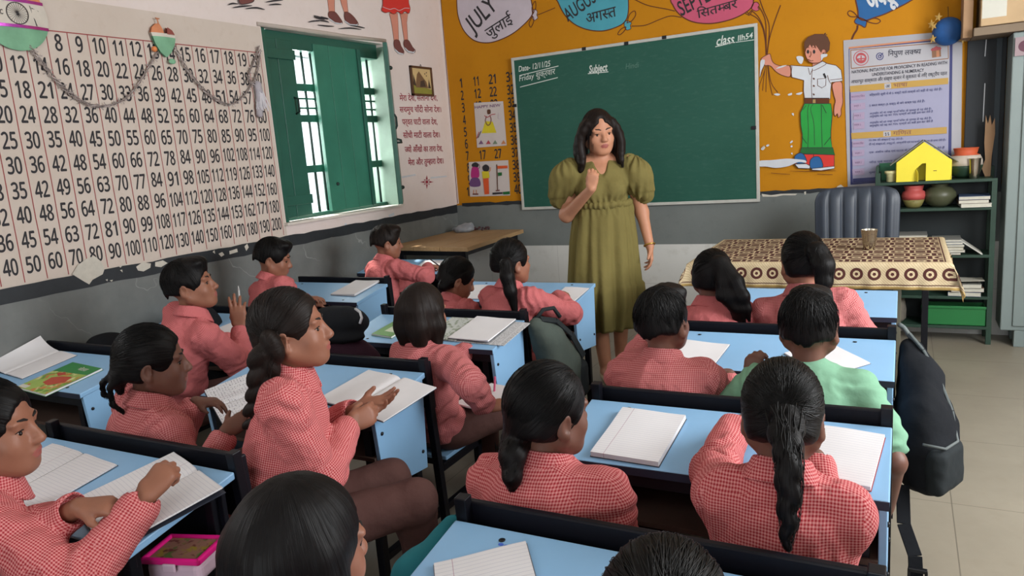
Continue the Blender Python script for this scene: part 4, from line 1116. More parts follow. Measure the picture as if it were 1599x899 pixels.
rows_ = [('k3', 712, 1, 1, [(305, 1030, 690, 630, 'निर्धारित सूची में से 5 शब्दों वाले 5 वाक्यों को सही से पढ़ लेते हैं।')], 'बालवाटिका'), ('k3', 808, 1, 1, [(305, 860, 800, 752, '5 सरल वाक्य (5 शब्द) से बने वाक्य पढ़ लेते हैं।')], 'कक्षा 1')]
for nm, y0, y1 in (('a', 680, 740), ('b', 778, 838)):
    Q.q([k3(118, y0+4), k3(262, y0-8), k3(266, y1-4), k3(120, y1+10)], Plav2)
Q.t('बालवाटिका', k3(122, 724), k3(258, 712), 3, Ppur, 0.01); Q.t('कक्षा 1', k3(150, 815), k3(215, 808), 3, Ppur, 0.01)
Q.t('निर्धारित सूची में से 5 शब्दों वाले वाक्यों को सही से पढ़ लेते हैं।', k3(305, 706), k3(1030, 646), 3.4, Pbl, 0.006)
Q.t('5 सरल वाक्य (5 शब्द) से बने वाक्य पढ़ लेते हैं।', k3(305, 812), k3(860, 766), 3.4, Pbl, 0.006)
for (ya, yb) in ((95, 160), (185, 250)): Q.q([k4_(135, ya+2), k4_(240, ya-6), k4_(240, yb-6), k4_(135, yb+2)], Plav2)
for t, y, x1 in (('कक्षा 2', 132, 205), ('कक्षा 3', 218, 205)): Q.t(t, k4_(142, y), k4_(x1, y-4), 3, Ppur, 0.01)
for t, y, x1, dy in (('अनुच्छेद को 45 शब्द प्रति मिनट के प्रवाह से पढ़ लेते हैं।', 112, 865, 46), ('अनुच्छेद को पढ़ कर 75% प्रश्नों को सही हल कर लेते हैं', 140, 880, 48), ('अनुच्छेद को 60 शब्द प्रति मिनट के प्रवाह से पढ़ लेते हैं।', 198, 865, 44), ('अनुच्छेद को पढ़ कर 75% प्रश्नों को सही हल कर लेते हैं', 228, 880, 46)):
    Q.t(t, k4_(288, y), k4_(x1, y-dy), 3.0, Pbl, 0.006)
Q.q([k4_(115, 285), k4_(1010, 228), k4_(1010, 290), k4_(118, 342)], Pgold)
Q.q([k4_(415, 272), k4_(485, 268), k4_(486, 314), k4_(416, 318)], Pwh)
for x, y in ((432, 284), (455, 282), (434, 300), (458, 298)): Q.q([k4_(x, y), k4_(x+12, y-1), k4_(x+12, y+9), k4_(x, y+10)], Pbk)
Q.t('गिणत', k4_(505, 306), k4_(680, 294), 6.5, Pbr, 0.025)
for (ya, yb) in ((360, 415), (445, 500), (530, 590), (620, 680)): Q.q([k4_(125, ya+4), k4_(238, ya-4), k4_(238, yb-4), k4_(128, yb+4)], Plav2)
for t, y, x1 in (('बालवाटिका', 394, 230), ('कक्षा 1', 484, 208), ('कक्षा 2', 572, 212), ('कक्षा 3', 660, 218)): Q.t(t, k4_(132 if len(t) > 8 else 150, y), k4_(x1, y-5), 3, Ppur, 0.01)
for t, y, x1, dy in (('10 तक की संख्याएँ पढ़ लेते हैं।', 362, 600, 14), ('दी गई संख्याओं, वस्तुओं, आकृतियों एवं घटनाओं को क्रम से लगा लेते हैं।', 400, 1000, 42), ('एक अंकीय जोड़ एवं घटाव के 75% प्रश्न हल कर लेते हैं', 476, 990, 46), ('जोड़ एवं घटाव के 75% प्रश्न हल कर लेते हैं।', 568, 990, 50), ('गुणा तथा भाग के 75% प्रश्न सही हल कर लेते हैं।', 664, 990, 50)):
    Q.t(t, k4_(282, y), k4_(x1, y-dy), 3.0, Pbl, 0.006)
Q.q([k4_(132, 712), k4_(1030, 650), k4_(1030, 690), k4_(132, 752)], Pbl)
Q.mb.build('print', Q.m, po, fix=False)
# two children's drawings on the painted numbers
def card(px, label, draw):
    q = [Vector(HY(x, y, -0.0045)) for x, y in px]; c = sum(q, Vector())/4; base = Vector((c.x, -0.0015, c.z))
    o = empty('drawing', base, 0, label, 'drawing')
    MB().hexa([v-base+Vector((0, 0.002, 0)) for v in q], [v-base for v in q]).build('sheet', mat('drawing_paper', (200, 190, 186), 0.7, var=0.04), o)
    p = Paint('B', 700, 140, 4.733); draw(p)
    for i, v in enumerate(p.mb.v): p.mb.v[i] = (v[0]-base.x, v[1]-0.0042-base.y, v[2]-base.z)
    p.mb.build('picture', p.mats, o, fix=False)
def d1(p):
    p.text('HAPPY NEW', (198, 140), (388, 124), Ppur, 4.5*4.7, 0.02)
    p.fill([(275, 232), (330, 236), (358, 318), (248, 322)], mat('drawing_yellow', (206, 190, 40), 0.7), sm=False)
    p.line([(284, 196), (276, 230), (292, 262), (312, 250), (318, 216), (308, 190)], K_bshoe, 0.008); p.line([(268, 190), (290, 204), (318, 186), (350, 180)], Pred, 0.006)
    p.fill([(290, 150), (312, 148), (314, 176), (292, 180)], K_hair)
    p.line([(212, 360), (230, 312)], Pred, 0.007); p.line([(222, 356), (244, 306)], Pbk, 0.006)
    for x, m in ((244, Ppur), (298, Pred), (348, K_greydado), (410, Porg)): p.fill([(x-18, 402), (x, 372), (x+18, 400)], m, sm=False)
    p.line([(378, 170), (374, 210), (395, 222)], K_lilac, 0.006)
K_greydado = mat('drawing_grey_green', (120, 140, 116), 0.7)
card([(740, 160.5), (785.5, 158), (791, 227), (745, 230.5)], 'child\'s greeting drawing of a figure in a yellow skirt pinned over the painted numbers', d1)
def d2(p):
    p.fill([(175, 580), (200, 566), (225, 580), (228, 646), (172, 650)], Pred if False else mat('drawing_magenta', (176, 44, 120), 0.7)); p.fill([(178, 548), (205, 536), (226, 552), (220, 572), (196, 570), (176, 566)], K_ink)
    p.line([(226, 582), (234, 570), (228, 548)], Ppur, 0.007)
    p.fill([(172, 656), (226, 654), (238, 710), (164, 712)], mat('drawing_violet', (104, 70, 116), 0.7)); p.fill([(186, 740), (192, 740), (192, 766), (186, 766)], Porg, sm=False); p.fill([(206, 740), (212, 740), (212, 766), (206, 766)], Porg, sm=False); p.fill([(182, 766), (224, 766), (224, 776), (182, 776)], K_bshoe, sm=False)
    p.fill([(250, 604), (300, 598), (308, 650), (256, 656)], mat('drawing_yellow', (206, 190, 40), 0.7), sm=False); p.fill([(256, 566), (280, 552), (304, 570), (298, 600), (270, 602), (256, 590)], K_ink)
    p.line([(300, 606), (312, 596), (314, 572)], Porg, 0.007)
    p.fill([(258, 656), (300, 652), (304, 770), (270, 774)], mat('drawing_orange', (206, 84, 40), 0.7), sm=False)
    p.line([(360, 552), (366, 740)], K_hair, 0.008); p.fill([(364, 562), (440, 560), (440, 580), (366, 584)], mat('drawing_orange', (206, 84, 40), 0.7), sm=False)
    p.fill([(368, 612), (398, 610), (398, 634), (370, 638)], K_dgrn, sm=False); p.fill([(328, 760), (402, 756), (402, 770), (330, 774)], K_ink, sm=False); p.fill([(405, 755), (456, 750), (456, 772), (408, 774)], K_dgrn, sm=False); p.fill([(352, 742), (382, 738), (382, 748), (354, 750)], K_bshoe, sm=False)
card([(732, 253), (793.5, 250), (796.5, 305), (734, 307)], 'child\'s drawing of two figures by a flagpole pinned low on the painted numbers', d2)
# framed picture on the left wall
p0 = [Vector(HX(x, y, 0.02)) for x, y in ((640, 103), (675, 106), (678, 150), (646, 147.5))]
c = sum(p0, Vector())/4
fr = empty('framed_picture', (0.0015, c.y, c.z), 0, 'small brown framed picture of a house and tree above the verse', 'picture')
def fl(a, b, x0, x1, m, nm):
    MB().span((x0, a[0], a[1]), (x1, b[0], b[1])).build(nm, m, fr, bevel=0.002)
M_wf = mat('dark_wood_frame', (88, 60, 42), 0.5)
hw_, hh_ = 0.146, 0.112
fl((-hw_, -hh_), (hw_, hh_), 0, 0.008, M_wf, 'backing')
for a, b in (((-hw_, -hh_), (hw_, -hh_+0.016)), ((-hw_, hh_-0.016), (hw_, hh_)), ((-hw_, -hh_), (-hw_+0.016, hh_)), ((hw_-0.016, -hh_), (hw_, hh_))): fl(a, b, 0, 0.02, M_wf, 'frame_rail')
fl((-hw_+0.014, -hh_+0.014), (hw_-0.014, hh_-0.014), 0.008, 0.010, mat('sepia_print', (206, 180, 130), 0.5), 'print')
p = MB()
def pr2(pts, mi): p.poly([(0.0105+0.0003*len(p.f)*0.02, a, b) for a, b in pts], mi)
pr2([(-0.13, -0.098), (0.13, -0.098), (0.13, -0.06), (0.02, -0.045), (-0.13, -0.03)], 0); pr2([(-0.09, -0.03), (-0.06, 0.05), (-0.03, 0.075), (0.02, 0.03), (0.06, 0.0), (0.08, -0.05), (-0.09, -0.05)], 1)
pr2([(-0.12, -0.03), (-0.11, 0.05), (-0.09, 0.0), (-0.085, -0.04)], 2); pr2([(-0.03, -0.045), (-0.02, 0.0), (0.03, 0.01), (0.05, -0.04)], 2); pr2([(0.08, -0.05), (0.1, 0.02), (0.12, -0.05)], 2)
for y, z in ((0.05, 0.06), (0.075, 0.07), (0.07, 0.045)): pr2([(y-0.008, z), (y, z-0.008), (y+0.008, z), (y, z+0.006)], 2)
p.build('print_drawing', [mat('print_green', (140, 138, 62)), mat('print_umber', (120, 92, 66)), mat('print_dark', (70, 58, 50))], fr, fix=False)
MB().tube([(0.012, -0.01, hh_), (0.012, 0, hh_+0.016), (0.012, 0.01, hh_)], 0.002, 6).build('hanging_loop', M_hole, fr)

# ------------------------------------------------------------------ wooden table in the corner
wt = empty('wooden_table', (0.36, -0.60, 0), 0.0, 'small wooden plank table with black metal legs in the corner under the window', 'table')
def mat_wood():
    m = Mt('pale_plank_wood'); co = m.coord(); n = m.noise(m.scaled(co, (14, 1.2, 14)), 4.0, 6.0, 0.6); n2 = m.noise(co, 3.0)
    c = m.mix(n, lin((150, 116, 78)), lin((196, 162, 118))); c = m.mix(n2*0.35, c, lin((118, 92, 66))); m.color(c); m.set(0.5, 0, 0.35); return m.m
M_wood = mat_wood()
A = [Vector(HZ(x, y, 0.745)) for x, y in ((640, 381), (726, 386), (816, 357))]
fl_, frr, br = A; dxy = frr-fl_
P4 = [(-0.33, -0.45), (0.40, -0.53), (0.335, 0.46), (-0.335, 0.50)]
mb = MB()
for k in range(3):
    a0, a1 = k/3, (k+1)/3-0.004
    def lp(t, q0, q1): return (q0[0]+(q1[0]-q0[0])*t, q0[1]+(q1[1]-q0[1])*t)
    q = [lp(a0, P4[0], P4[1]), lp(a1, P4[0], P4[1]), lp(a1, P4[3], P4[2]), lp(a0, P4[3], P4[2])]
    mb.hexa([(x, y, 0.715) for x, y in q], [(x, y, 0.745) for x, y in q])
mb.build('tabletop', M_wood, wt, bevel=0.003)
for x, y in ((-0.24, -0.40), (0.33, -0.46), (0.28, 0.40), (-0.28, 0.42)):
    MB().span((x-0.018, y-0.018, 0), (x+0.018, y+0.018, 0.714)).build('leg', M_navy, wt, bevel=0.002)
for a, b in (((-0.24, -0.40), (0.33, -0.46)), ((0.33, -0.46), (0.28, 0.40))):
    MB().bar((a[0], a[1], 0.695), (b[0], b[1], 0.695), 0.03, 0.036).build('apron', M_navy, wt, bevel=0.002)
# ================================================================== bodies: smooth-blended solids turned into one surface
class Vol:
    def __init__(s, h): s.h = h; s.ops = []
    def cap(s, a, b, ra, rb=None, k=0.012, sub=False):
        a = np.array(a, float); b = np.array(b, float); rb = ra if rb is None else rb
        r = max(ra, rb)
        s.ops.append(('c', (a, b, ra, rb), np.minimum(a, b)-r, np.maximum(a, b)+r, k, sub)); return s
    def ell(s, c, r, M=None, k=0.012, sub=False):
        c = np.array(c, float); r = np.array(r, float); M = np.eye(3) if M is None else np.array(M, float)
        e = np.sqrt(((M*r[None, :])**2).sum(1))
        s.ops.append(('e', (c, r, M), c-e, c+e, k, sub)); return s
    def box(s, c, half, M=None, rnd=0.01, k=0.012, sub=False):
        c = np.array(c, float); half = np.array(half, float); M = np.eye(3) if M is None else np.array(M, float)
        e = np.abs(M*half[None, :]).sum(1)
        s.ops.append(('b', (c, half, M, rnd), c-e, c+e, k, sub)); return s
    def chain(s, pts, rs, k=0.012):
        for i in range(len(pts)-1): s.cap(pts[i], pts[i+1], rs[i], rs[i+1], k)
        return s
    def mesh(s, smooth=1, field=None):
        h = s.h; plus = [o for o in s.ops if not o[5]]
        lo = np.min([o[2] for o in plus], 0)-4*h; hi = np.max([o[3] for o in plus], 0)+4*h
        n = np.ceil((hi-lo)/h).astype(int)+1
        f = np.full(n, 1.0, np.float32)
        ax = [lo[i]+h*np.arange(n[i]) for i in range(3)]
        for t, pr, a, b, k, sub in s.ops:
            m = k+3*h
            i0 = np.maximum(np.floor((a-m-lo)/h).astype(int), 0); i1 = np.minimum(np.ceil((b+m-lo)/h).astype(int)+1, n)
            if (i1 <= i0).any(): continue
            X_ = ax[0][i0[0]:i1[0]][:, None, None]; Y_ = ax[1][i0[1]:i1[1]][None, :, None]; Z_ = ax[2][i0[2]:i1[2]][None, None, :]
            if t == 'c':
                A, B, ra, rb = pr; d = B-A; L = max(d @ d, 1e-12)
                px, py, pz = X_-A[0], Y_-A[1], Z_-A[2]
                q = np.clip((px*d[0]+py*d[1]+pz*d[2])/L, 0, 1)
                D = np.sqrt((px-q*d[0])**2+(py-q*d[1])**2+(pz-q*d[2])**2)-(ra+(rb-ra)*q)
            else:
                C, R_, M = pr[:3]; px, py, pz = X_-C[0], Y_-C[1], Z_-C[2]
                u = px*M[0, 0]+py*M[1, 0]+pz*M[2, 0]; v = px*M[0, 1]+py*M[1, 1]+pz*M[2, 1]; w = px*M[0, 2]+py*M[1, 2]+pz*M[2, 2]
                if t == 'e':
                    k0 = np.sqrt((u/R_[0])**2+(v/R_[1])**2+(w/R_[2])**2); k1 = np.sqrt((u/R_[0]**2)**2+(v/R_[1]**2)**2+(w/R_[2]**2)**2)
                    D = k0*(k0-1)/np.maximum(k1, 1e-9)
                else:
                    rn = pr[3]; qx, qy, qz = np.abs(u)-R_[0]+rn, np.abs(v)-R_[1]+rn, np.abs(w)-R_[2]+rn
                    D = np.sqrt(np.maximum(qx, 0)**2+np.maximum(qy, 0)**2+np.maximum(qz, 0)**2)+np.minimum(np.maximum(qx, np.maximum(qy, qz)), 0)-rn
            sl = tuple(slice(i0[i], i1[i]) for i in range(3)); F0 = f[sl]
            if sub:
                hh = np.maximum(k-np.abs(F0+D), 0)/k; f[sl] = np.maximum(F0, -D)+hh*hh*k*0.25
            else:
                hh = np.maximum(k-np.abs(F0-D), 0)/k; f[sl] = np.minimum(F0, D)-hh*hh*k*0.25
        if field is not None:
            idx = np.nonzero(np.abs(f) < 0.03)
            P = np.stack([lo[i]+h*idx[i] for i in range(3)], 1)
            f[idx] += field(P).astype(np.float32)
        V, Q = surface_nets(f, lo, h)
        for _ in range(smooth): V = relax(V, Q, 0.5)
        return V, Q
def surface_nets(f, lo, h):
    n = np.array(f.shape); s = f < 0
    cid = lambda i, j, k: (i*(n[1]-1)+j)*(n[2]-1)+k
    cells = []; pts = []; quads = []
    for a in range(3):
        sl0 = [slice(None)]*3; sl1 = [slice(None)]*3; sl0[a] = slice(0, -1); sl1[a] = slice(1, None)
        e = s[tuple(sl0)] != s[tuple(sl1)]
        b, c = (a+1) % 3, (a+2) % 3
        I = np.stack(np.nonzero(e), 1)
        ok = (I[:, b] > 0) & (I[:, c] > 0) & (I[:, b] < n[b]-1) & (I[:, c] < n[c]-1)
        I = I[ok]; J = I.copy(); J[:, a] += 1
        f0 = f[tuple(I.T)]; f1 = f[tuple(J.T)]; t = f0/(f0-f1)
        P = I.astype(float); P[:, a] += t
        q = []
        for db, dc in ((-1, -1), (0, -1), (0, 0), (-1, 0)):
            K = I.copy(); K[:, b] += db; K[:, c] += dc
            ci = cid(K[:, 0], K[:, 1], K[:, 2]); q.append(ci); cells.append(ci); pts.append(P)
        q = np.stack(q, 1); flip = f0 > 0
        q[flip] = q[flip][:, ::-1]
        quads.append(q)
    cells = np.concatenate(cells); pts = np.concatenate(pts); quads = np.concatenate(quads)
    u, inv = np.unique(cells, return_inverse=True)
    cnt = np.bincount(inv, minlength=len(u))
    V = np.stack([np.bincount(inv, pts[:, i], len(u))/cnt for i in range(3)], 1)*h+lo
    return V, np.searchsorted(u, quads)
def relax(V, Q, w=0.5):
    a = np.concatenate([Q[:, 0], Q[:, 1], Q[:, 2], Q[:, 3]]); b = np.concatenate([Q[:, 1], Q[:, 2], Q[:, 3], Q[:, 0]])
    A = np.concatenate([a, b]); B = np.concatenate([b, a]); n = len(V); c = np.maximum(np.bincount(A, minlength=n), 1)
    M = np.stack([np.bincount(A, V[B, i], n)/c for i in range(3)], 1)
    return V*(1-w)+M*w
def np_mesh(name, V, Q, mats, parent=None, uv=None, mi=None, loc=None, rz=None):
    me = bpy.data.meshes.new(name); k = Q.shape[1]
    me.vertices.add(len(V)); me.vertices.foreach_set('co', V.astype(np.float32).ravel())
    me.loops.add(len(Q)*k); me.loops.foreach_set('vertex_index', Q.astype(np.int32).ravel())
    me.polygons.add(len(Q)); me.polygons.foreach_set('loop_start', np.arange(len(Q), dtype=np.int32)*k)
    for m in (mats if isinstance(mats, (list, tuple)) else [mats]): me.materials.append(m)
    if mi is not None: me.polygons.foreach_set('material_index', mi.astype(np.int32))
    me.polygons.foreach_set('use_smooth', np.ones(len(Q), bool))
    if uv is not None:
        l = me.uv_layers.new(name='UVMap'); l.data.foreach_set('uv', uv.astype(np.float32).ravel())
    me.update(calc_edges=True); me.validate()
    o = bpy.data.objects.new(name, me); COL.objects.link(o)
    if parent: o.parent = parent
    if loc is not None: o.location = loc
    if rz is not None: o.rotation_euler = (0, 0, rz)
    return o
def N3(v): v = np.array(v, float); return v/max(np.linalg.norm(v), 1e-9)
def Rz(a): c, s_ = math.cos(a), math.sin(a); return np.array([[c, -s_, 0], [s_, c, 0], [0, 0, 1.0]])
def Rx(a): c, s_ = math.cos(a), math.sin(a); return np.array([[1.0, 0, 0], [0, c, -s_], [0, s_, c]])
def Ry(a): c, s_ = math.cos(a), math.sin(a); return np.array([[c, 0, s_], [0, 1.0, 0], [-s_, 0, c]])
def rot_ax(ax, a):
    ax = N3(ax); K = np.array([[0, -ax[2], ax[1]], [ax[2], 0, -ax[0]], [-ax[1], ax[0], 0]]); return np.eye(3)+math.sin(a)*K+(1-math.cos(a))*(K @ K)
def vnoise(P, scale, seed=0):
    """cheap smooth value noise on points"""
    q = P*scale+seed*17.31; i = np.floor(q).astype(np.int64); t = q-i; t = t*t*(3-2*t); out = 0
    def hsh(a, b, c): x = (a*73856093 ^ b*19349663 ^ c*83492791) & 0xffffff; x = (x*1103515245+12345) & 0xffffff; return ((x >> 8) & 0xffff)/65535.0
    for dx in (0, 1):
        for dy in (0, 1):
            for dz in (0, 1):
                w = (t[:, 0] if dx else 1-t[:, 0])*(t[:, 1] if dy else 1-t[:, 1])*(t[:, 2] if dz else 1-t[:, 2])
                out = out+w*hsh(i[:, 0]+dx, i[:, 1]+dy, i[:, 2]+dz)
    return out*2-1
def ridge(P, sc, seed): return 1-2*np.abs(vnoise(P, sc, seed))
def limb_uv(V, Q, bones):
    """cloth laid flat on each side of the nearest limb: per-corner coordinates in metres"""
    P4 = V[Q]; C = P4.mean(1); best = None; bi = None
    Nn = np.cross(P4[:, 2]-P4[:, 0], P4[:, 3]-P4[:, 1])
    for i, (a, b, r) in enumerate(bones):
        d = b-a; L = d @ d; t = np.clip(((C-a) @ d)/L, 0, 1); D = np.linalg.norm(C-(a+t[:, None]*d), axis=1)/r
        if best is None: best = D; bi = np.zeros(len(C), int)
        else: m = D < best; best = np.where(m, D, best); bi = np.where(m, i, bi)
    UV = np.zeros((len(Q), Q.shape[1], 2))
    for i, (a, b, r) in enumerate(bones):
        m = bi == i
        if not m.any(): continue
        d = N3(b-a); u0 = np.array([0, 1.0, 0]) if abs(d[1]) < 0.75 else np.array([1.0, 0, 0])
        u0 = N3(u0-d*(u0 @ d)); w0 = np.cross(d, u0)
        P = P4[m]-a; al = P @ d; pu = P @ u0; pw = P @ w0
        n = np.abs(np.stack([Nn[m] @ d, Nn[m] @ u0, Nn[m] @ w0], 1)); n[:, 0] *= 0.55; k = n.argmax(1)[:, None]
        UV[m, :, 0] = np.where(k == 1, pw, np.where(k == 2, pu, pu)); UV[m, :, 1] = np.where(k == 0, pw, al)
    return UV.reshape(-1, 2)
def tubes3(paths, radii, n=3):
    """many thin tubes: paths (S, K, 3)"""
    S, K, _ = paths.shape
    T = np.gradient(paths, axis=1); T /= np.maximum(np.linalg.norm(T, axis=2, keepdims=True), 1e-9)
    ref = np.array([0.13, 0.31, 0.94]); U = np.cross(T, ref); U /= np.maximum(np.linalg.norm(U, axis=2, keepdims=True), 1e-6); W = np.cross(T, U)
    V = []
    for j in range(n):
        a = 2*PI*j/n; V.append(paths+(U*math.cos(a)+W*math.sin(a))*radii[:, :, None])
    V = np.stack(V, 2).reshape(-1, 3)
    s = np.arange(S)[:, None, None]; k = np.arange(K-1)[None, :, None]; j = np.arange(n)[None, None, :]
    b = s*K*n+k*n; a0 = b+j; a1 = b+(j+1) % n
    Q = np.stack([a0, a1, a1+n, a0+n], -1).reshape(-1, 4)
    return V, Q

# ------------------------------------------------------------------ skin, cloth and hair
def mat_skin(name, c, c2):
    m = Mt(name); co = m.coord(); n = m.noise(co, 26.0, 4.0, 0.6); n2 = m.noise(co, 7.0)
    m.color(m.mix((n*0.6+n2*0.4), lin(c2), lin(c))); m.set(0.5, 0, 0.35)
    m.b.inputs['Subsurface Weight'].default_value = 0.08; m.b.inputs['Subsurface Radius'].default_value = (0.01, 0.004, 0.002)
    m.bump(m.noise(co, 160.0, 3.0), 0.08, 0.001); return m.m
S_med = mat_skin('brown_skin', (154, 104, 82), (128, 84, 66))
S_dark = mat_skin('dark_brown_skin', (118, 80, 66), (96, 64, 53))
S_lady = mat_skin('warm_brown_skin', (196, 142, 112), (172, 118, 92))
M_lip = mat('lip', (150, 84, 76), 0.45); M_brow = mat('brow_hair', (26, 20, 18), 0.8)
M_eyew = mat('eye_white', (168, 158, 150), 0.35); M_iris = mat('dark_iris', (24, 16, 12), 0.2)
def mat_hair(name, c, c2):
    m = Mt(name); uv = m.coord('UV'); x, y, z = m.xyz(uv)
    n = m.noise(m.scaled(uv, (1.0, 0.035, 1)), 260.0, 3.0, 0.6); n2 = m.noise(m.scaled(uv, (1.0, 0.06, 1)), 60.0, 3.0)
    m.color(m.mix((n*0.6+n2*0.4), lin(c), lin(c2))); m.set(0.5, 0, 0.16)
    m.bump(n+n2*0.6, 0.5, 0.003); return m.m
H_black = mat_hair('black_hair', (5, 4, 5), (15, 12, 12))
H_brown = mat_hair('dark_brown_hair', (10, 7, 6), (36, 26, 22))
H_strand = mat('black_hair_strand', (7, 6, 6), 0.46, var=0.3, scale=30, spec=0.22)
H_strandb = mat('brown_hair_strand', (24, 17, 14), 0.46, var=0.4, scale=30, spec=0.25)
def mat_gingham(name, dark, light, period=0.0056):
    m = Mt(name); uv = m.coord('UV'); x, y, z = m.xyz(uv)
    a = x.mod(period).lt(period*0.5); b = y.mod(period).lt(period*0.5)
    f = (a+b)*0.5
    n = m.noise(m.coord(), 9.0, 4.0)
    mid = tuple((p+q)/2 for p, q in zip(lin(dark), lin(light)))
    c = m.mix(f, lin(light), lin(dark)); c = m.mix((n-0.4).clamp()*0.25, c, mid)
    m.color(c); m.set(0.85, 0, 0.15)
    w = m.noise(m.coord(), 34.0, 3.0, 0.5)
    m.bump(w*1.0+m.noise(m.coord(), 12.0, 2.0)*1.6, 0.55, 0.014); return m.m
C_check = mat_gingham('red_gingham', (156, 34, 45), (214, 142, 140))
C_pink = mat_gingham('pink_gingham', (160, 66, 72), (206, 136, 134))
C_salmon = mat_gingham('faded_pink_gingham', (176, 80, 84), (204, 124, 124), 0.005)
def mat_fabric(name, c, v=0.15, sc=9, bs=0.35):
    m = Mt(name); co = m.coord(); n = m.noise(co, sc, 4.0); b = lin(c)
    m.color(m.mix(n, tuple(k*(1-v) for k in b), tuple(k*(1+v) for k in b))); m.set(0.88, 0, 0.15)
    m.bump(m.noise(co, 40.0, 3.0)*0.7+m.noise(co, 14.0, 2.0)*1.4, bs, 0.01); return m.m
C_mint = mat_fabric('mint_green_jersey', (122, 166, 138))
C_brown = mat_fabric('brown_trouser_cloth', (84, 58, 54))
C_shoe = mat('black_shoe', (26, 26, 30), 0.45)
C_olive = mat_fabric('olive_cotton', (116, 106, 62), 0.14, 7, 0.3)

def frame(fwd, up):
    f = N3(fwd); r = N3(np.cross(f, up)); u = np.cross(r, f); return np.stack([r, f, u], 1)
def ik(S, W, l1, l2, hint):
    d = W-S; D = np.linalg.norm(d); k = max(1.0, D*1.01/(l1+l2)); l1 *= k; l2 *= k
    u = d/D; a = (l1*l1-l2*l2+D*D)/(2*D); hh = math.sqrt(max(l1*l1-a*a, 0)); h = np.array(hint, float); h -= u*(h @ u); h = N3(h)
    return S+u*a+h*hh
def hand(v, W, d, n, right=True, sc=1.0, curls=(0.5, 0.6, 0.7, 0.8), spread=0.08, thumb=0.5, k=0.004):
    """palm, four fingers of unequal length, thumb off the side of the palm; n is the back of the hand"""
    d = N3(d); n = np.array(n, float); n -= d*(n @ d); n = N3(n); s_ = np.cross(n, d)*(1 if right else -1)
    tips = []
    for i, o in enumerate((0.024, 0.008, -0.008, -0.022)):
        base = W+(d*(0.070, 0.074, 0.071, 0.064)[i]+s_*o)*sc
        v.cap(W+(d*0.006+s_*o*0.55)*sc, base, 0.0125*sc, 0.0098*sc, 0.010)
        L = np.array((0.062, 0.070, 0.064, 0.050))[i]*sc
        p = base; a = 0.0; dd = rot_ax(n, spread*(1.5-i)*(1 if right else -1)) @ d
        c = curls[i]; r = (0.0082, 0.0085, 0.0082, 0.0074)[i]*sc
        for j, (fr, bend) in enumerate(((0.45, 0.8), (0.30, 1.15), (0.25, 0.8))):
            a += c*bend
            q = p+(dd*math.cos(a)-n*math.sin(a))*L*fr
            v.cap(p, q, r*(1-0.08*j), r*(1-0.08*(j+1)), k); p = q
        tips.append(p)
    v.ell(W+d*0.045*sc-n*0.004*sc, np.array((0.030, 0.040, 0.014))*sc, np.stack([s_, d, n], 1), 0.012)
    b = W+(d*0.022+s_*0.020)*sc; d1 = N3(d*0.62+s_*(0.80-0.55*thumb)-n*(0.15+0.55*thumb)); p1 = b+d1*0.034*sc
    v.cap(W+(d*0.010+s_*0.010)*sc, b, 0.013*sc, 0.0125*sc, 0.010); v.cap(b, p1, 0.012*sc, 0.0092*sc, 0.006)
    d2 = N3(d1+d*0.35-s_*0.5*thumb-n*0.2*thumb); p2 = p1+d2*0.026*sc; v.cap(p1, p2, 0.0092*sc, 0.0076*sc, 0.004); tips.append(p2)
    return tips

def head_solid(v, Hc, M, s=1.0, adult=False):
    """skull, jaw, cheeks, nose, lips, ears, sockets about the head centre"""
    L = lambda x, y, z: Hc+M @ (np.array((x, y, z))*s)
    E = lambda c, r, k=0.015, sub=False, R=None: v.ell(L(*c), np.array(r)*s, M if R is None else M @ R, k*s, sub)
    E((0, -0.010, 0.022), (0.071, 0.089, 0.083)); E((0, 0.026, -0.035), (0.058, 0.060, 0.068), 0.03)
    E((0, 0.048, -0.062), (0.040, 0.036, 0.034), 0.03); E((0, 0.068, -0.090), (0.020, 0.017, 0.015), 0.022)
    for q in (-1, 1):
        E((q*0.036, 0.054, -0.034), (0.022, 0.022, 0.024), 0.02); E((q*0.030, 0.070, 0.016), (0.024, 0.012, 0.009), 0.014)
        v.cap(L(q*0.058, 0.0, -0.055), L(q*0.020, 0.058, -0.088), 0.015*s, 0.013*s, 0.03*s)
        E((q*0.030, 0.090, -0.006), (0.015, 0.013, 0.0085), 0.008, True); E((q*0.030, 0.0735, 0.0030), (0.0155, 0.0070, 0.0034), 0.004); E((q*0.030, 0.0725, -0.0150), (0.0150, 0.0060, 0.0030), 0.004)
        E((q*0.074, -0.012, -0.018), (0.009, 0.019, 0.030), 0.006, False, Rz(q*-0.35) @ Rx(-0.15)); E((q*0.082, -0.006, -0.016), (0.007, 0.010, 0.017), 0.005, True, Rz(q*-0.35)); E((q*0.075, -0.004, -0.042), (0.007, 0.009, 0.010), 0.006)
        E((q*0.009, 0.092, -0.034), (0.009, 0.010, 0.008), 0.006)
    v.cap(L(0, 0.080, 0.006), L(0, 0.101, -0.029), 0.0075*s, 0.0105*s, 0.012*s)
    E((0, 0.0855, -0.0555), (0.021, 0.0115, 0.0066), 0.007); E((0, 0.0835, -0.0665), (0.0185, 0.0120, 0.0070), 0.007); E((0, 0.100, -0.0608), (0.017, 0.008, 0.0014), 0.004, True)
def lips(V, Q, Hc, M, s):
    p = ((V[Q].mean(1)-Hc) @ M)/s; d = p-np.array((0, 0.094, -0.061)); return ((d[:, 0]/0.0205)**2+(d[:, 1]/0.016)**2+(d[:, 2]/0.0108)**2 < 1).astype(int)
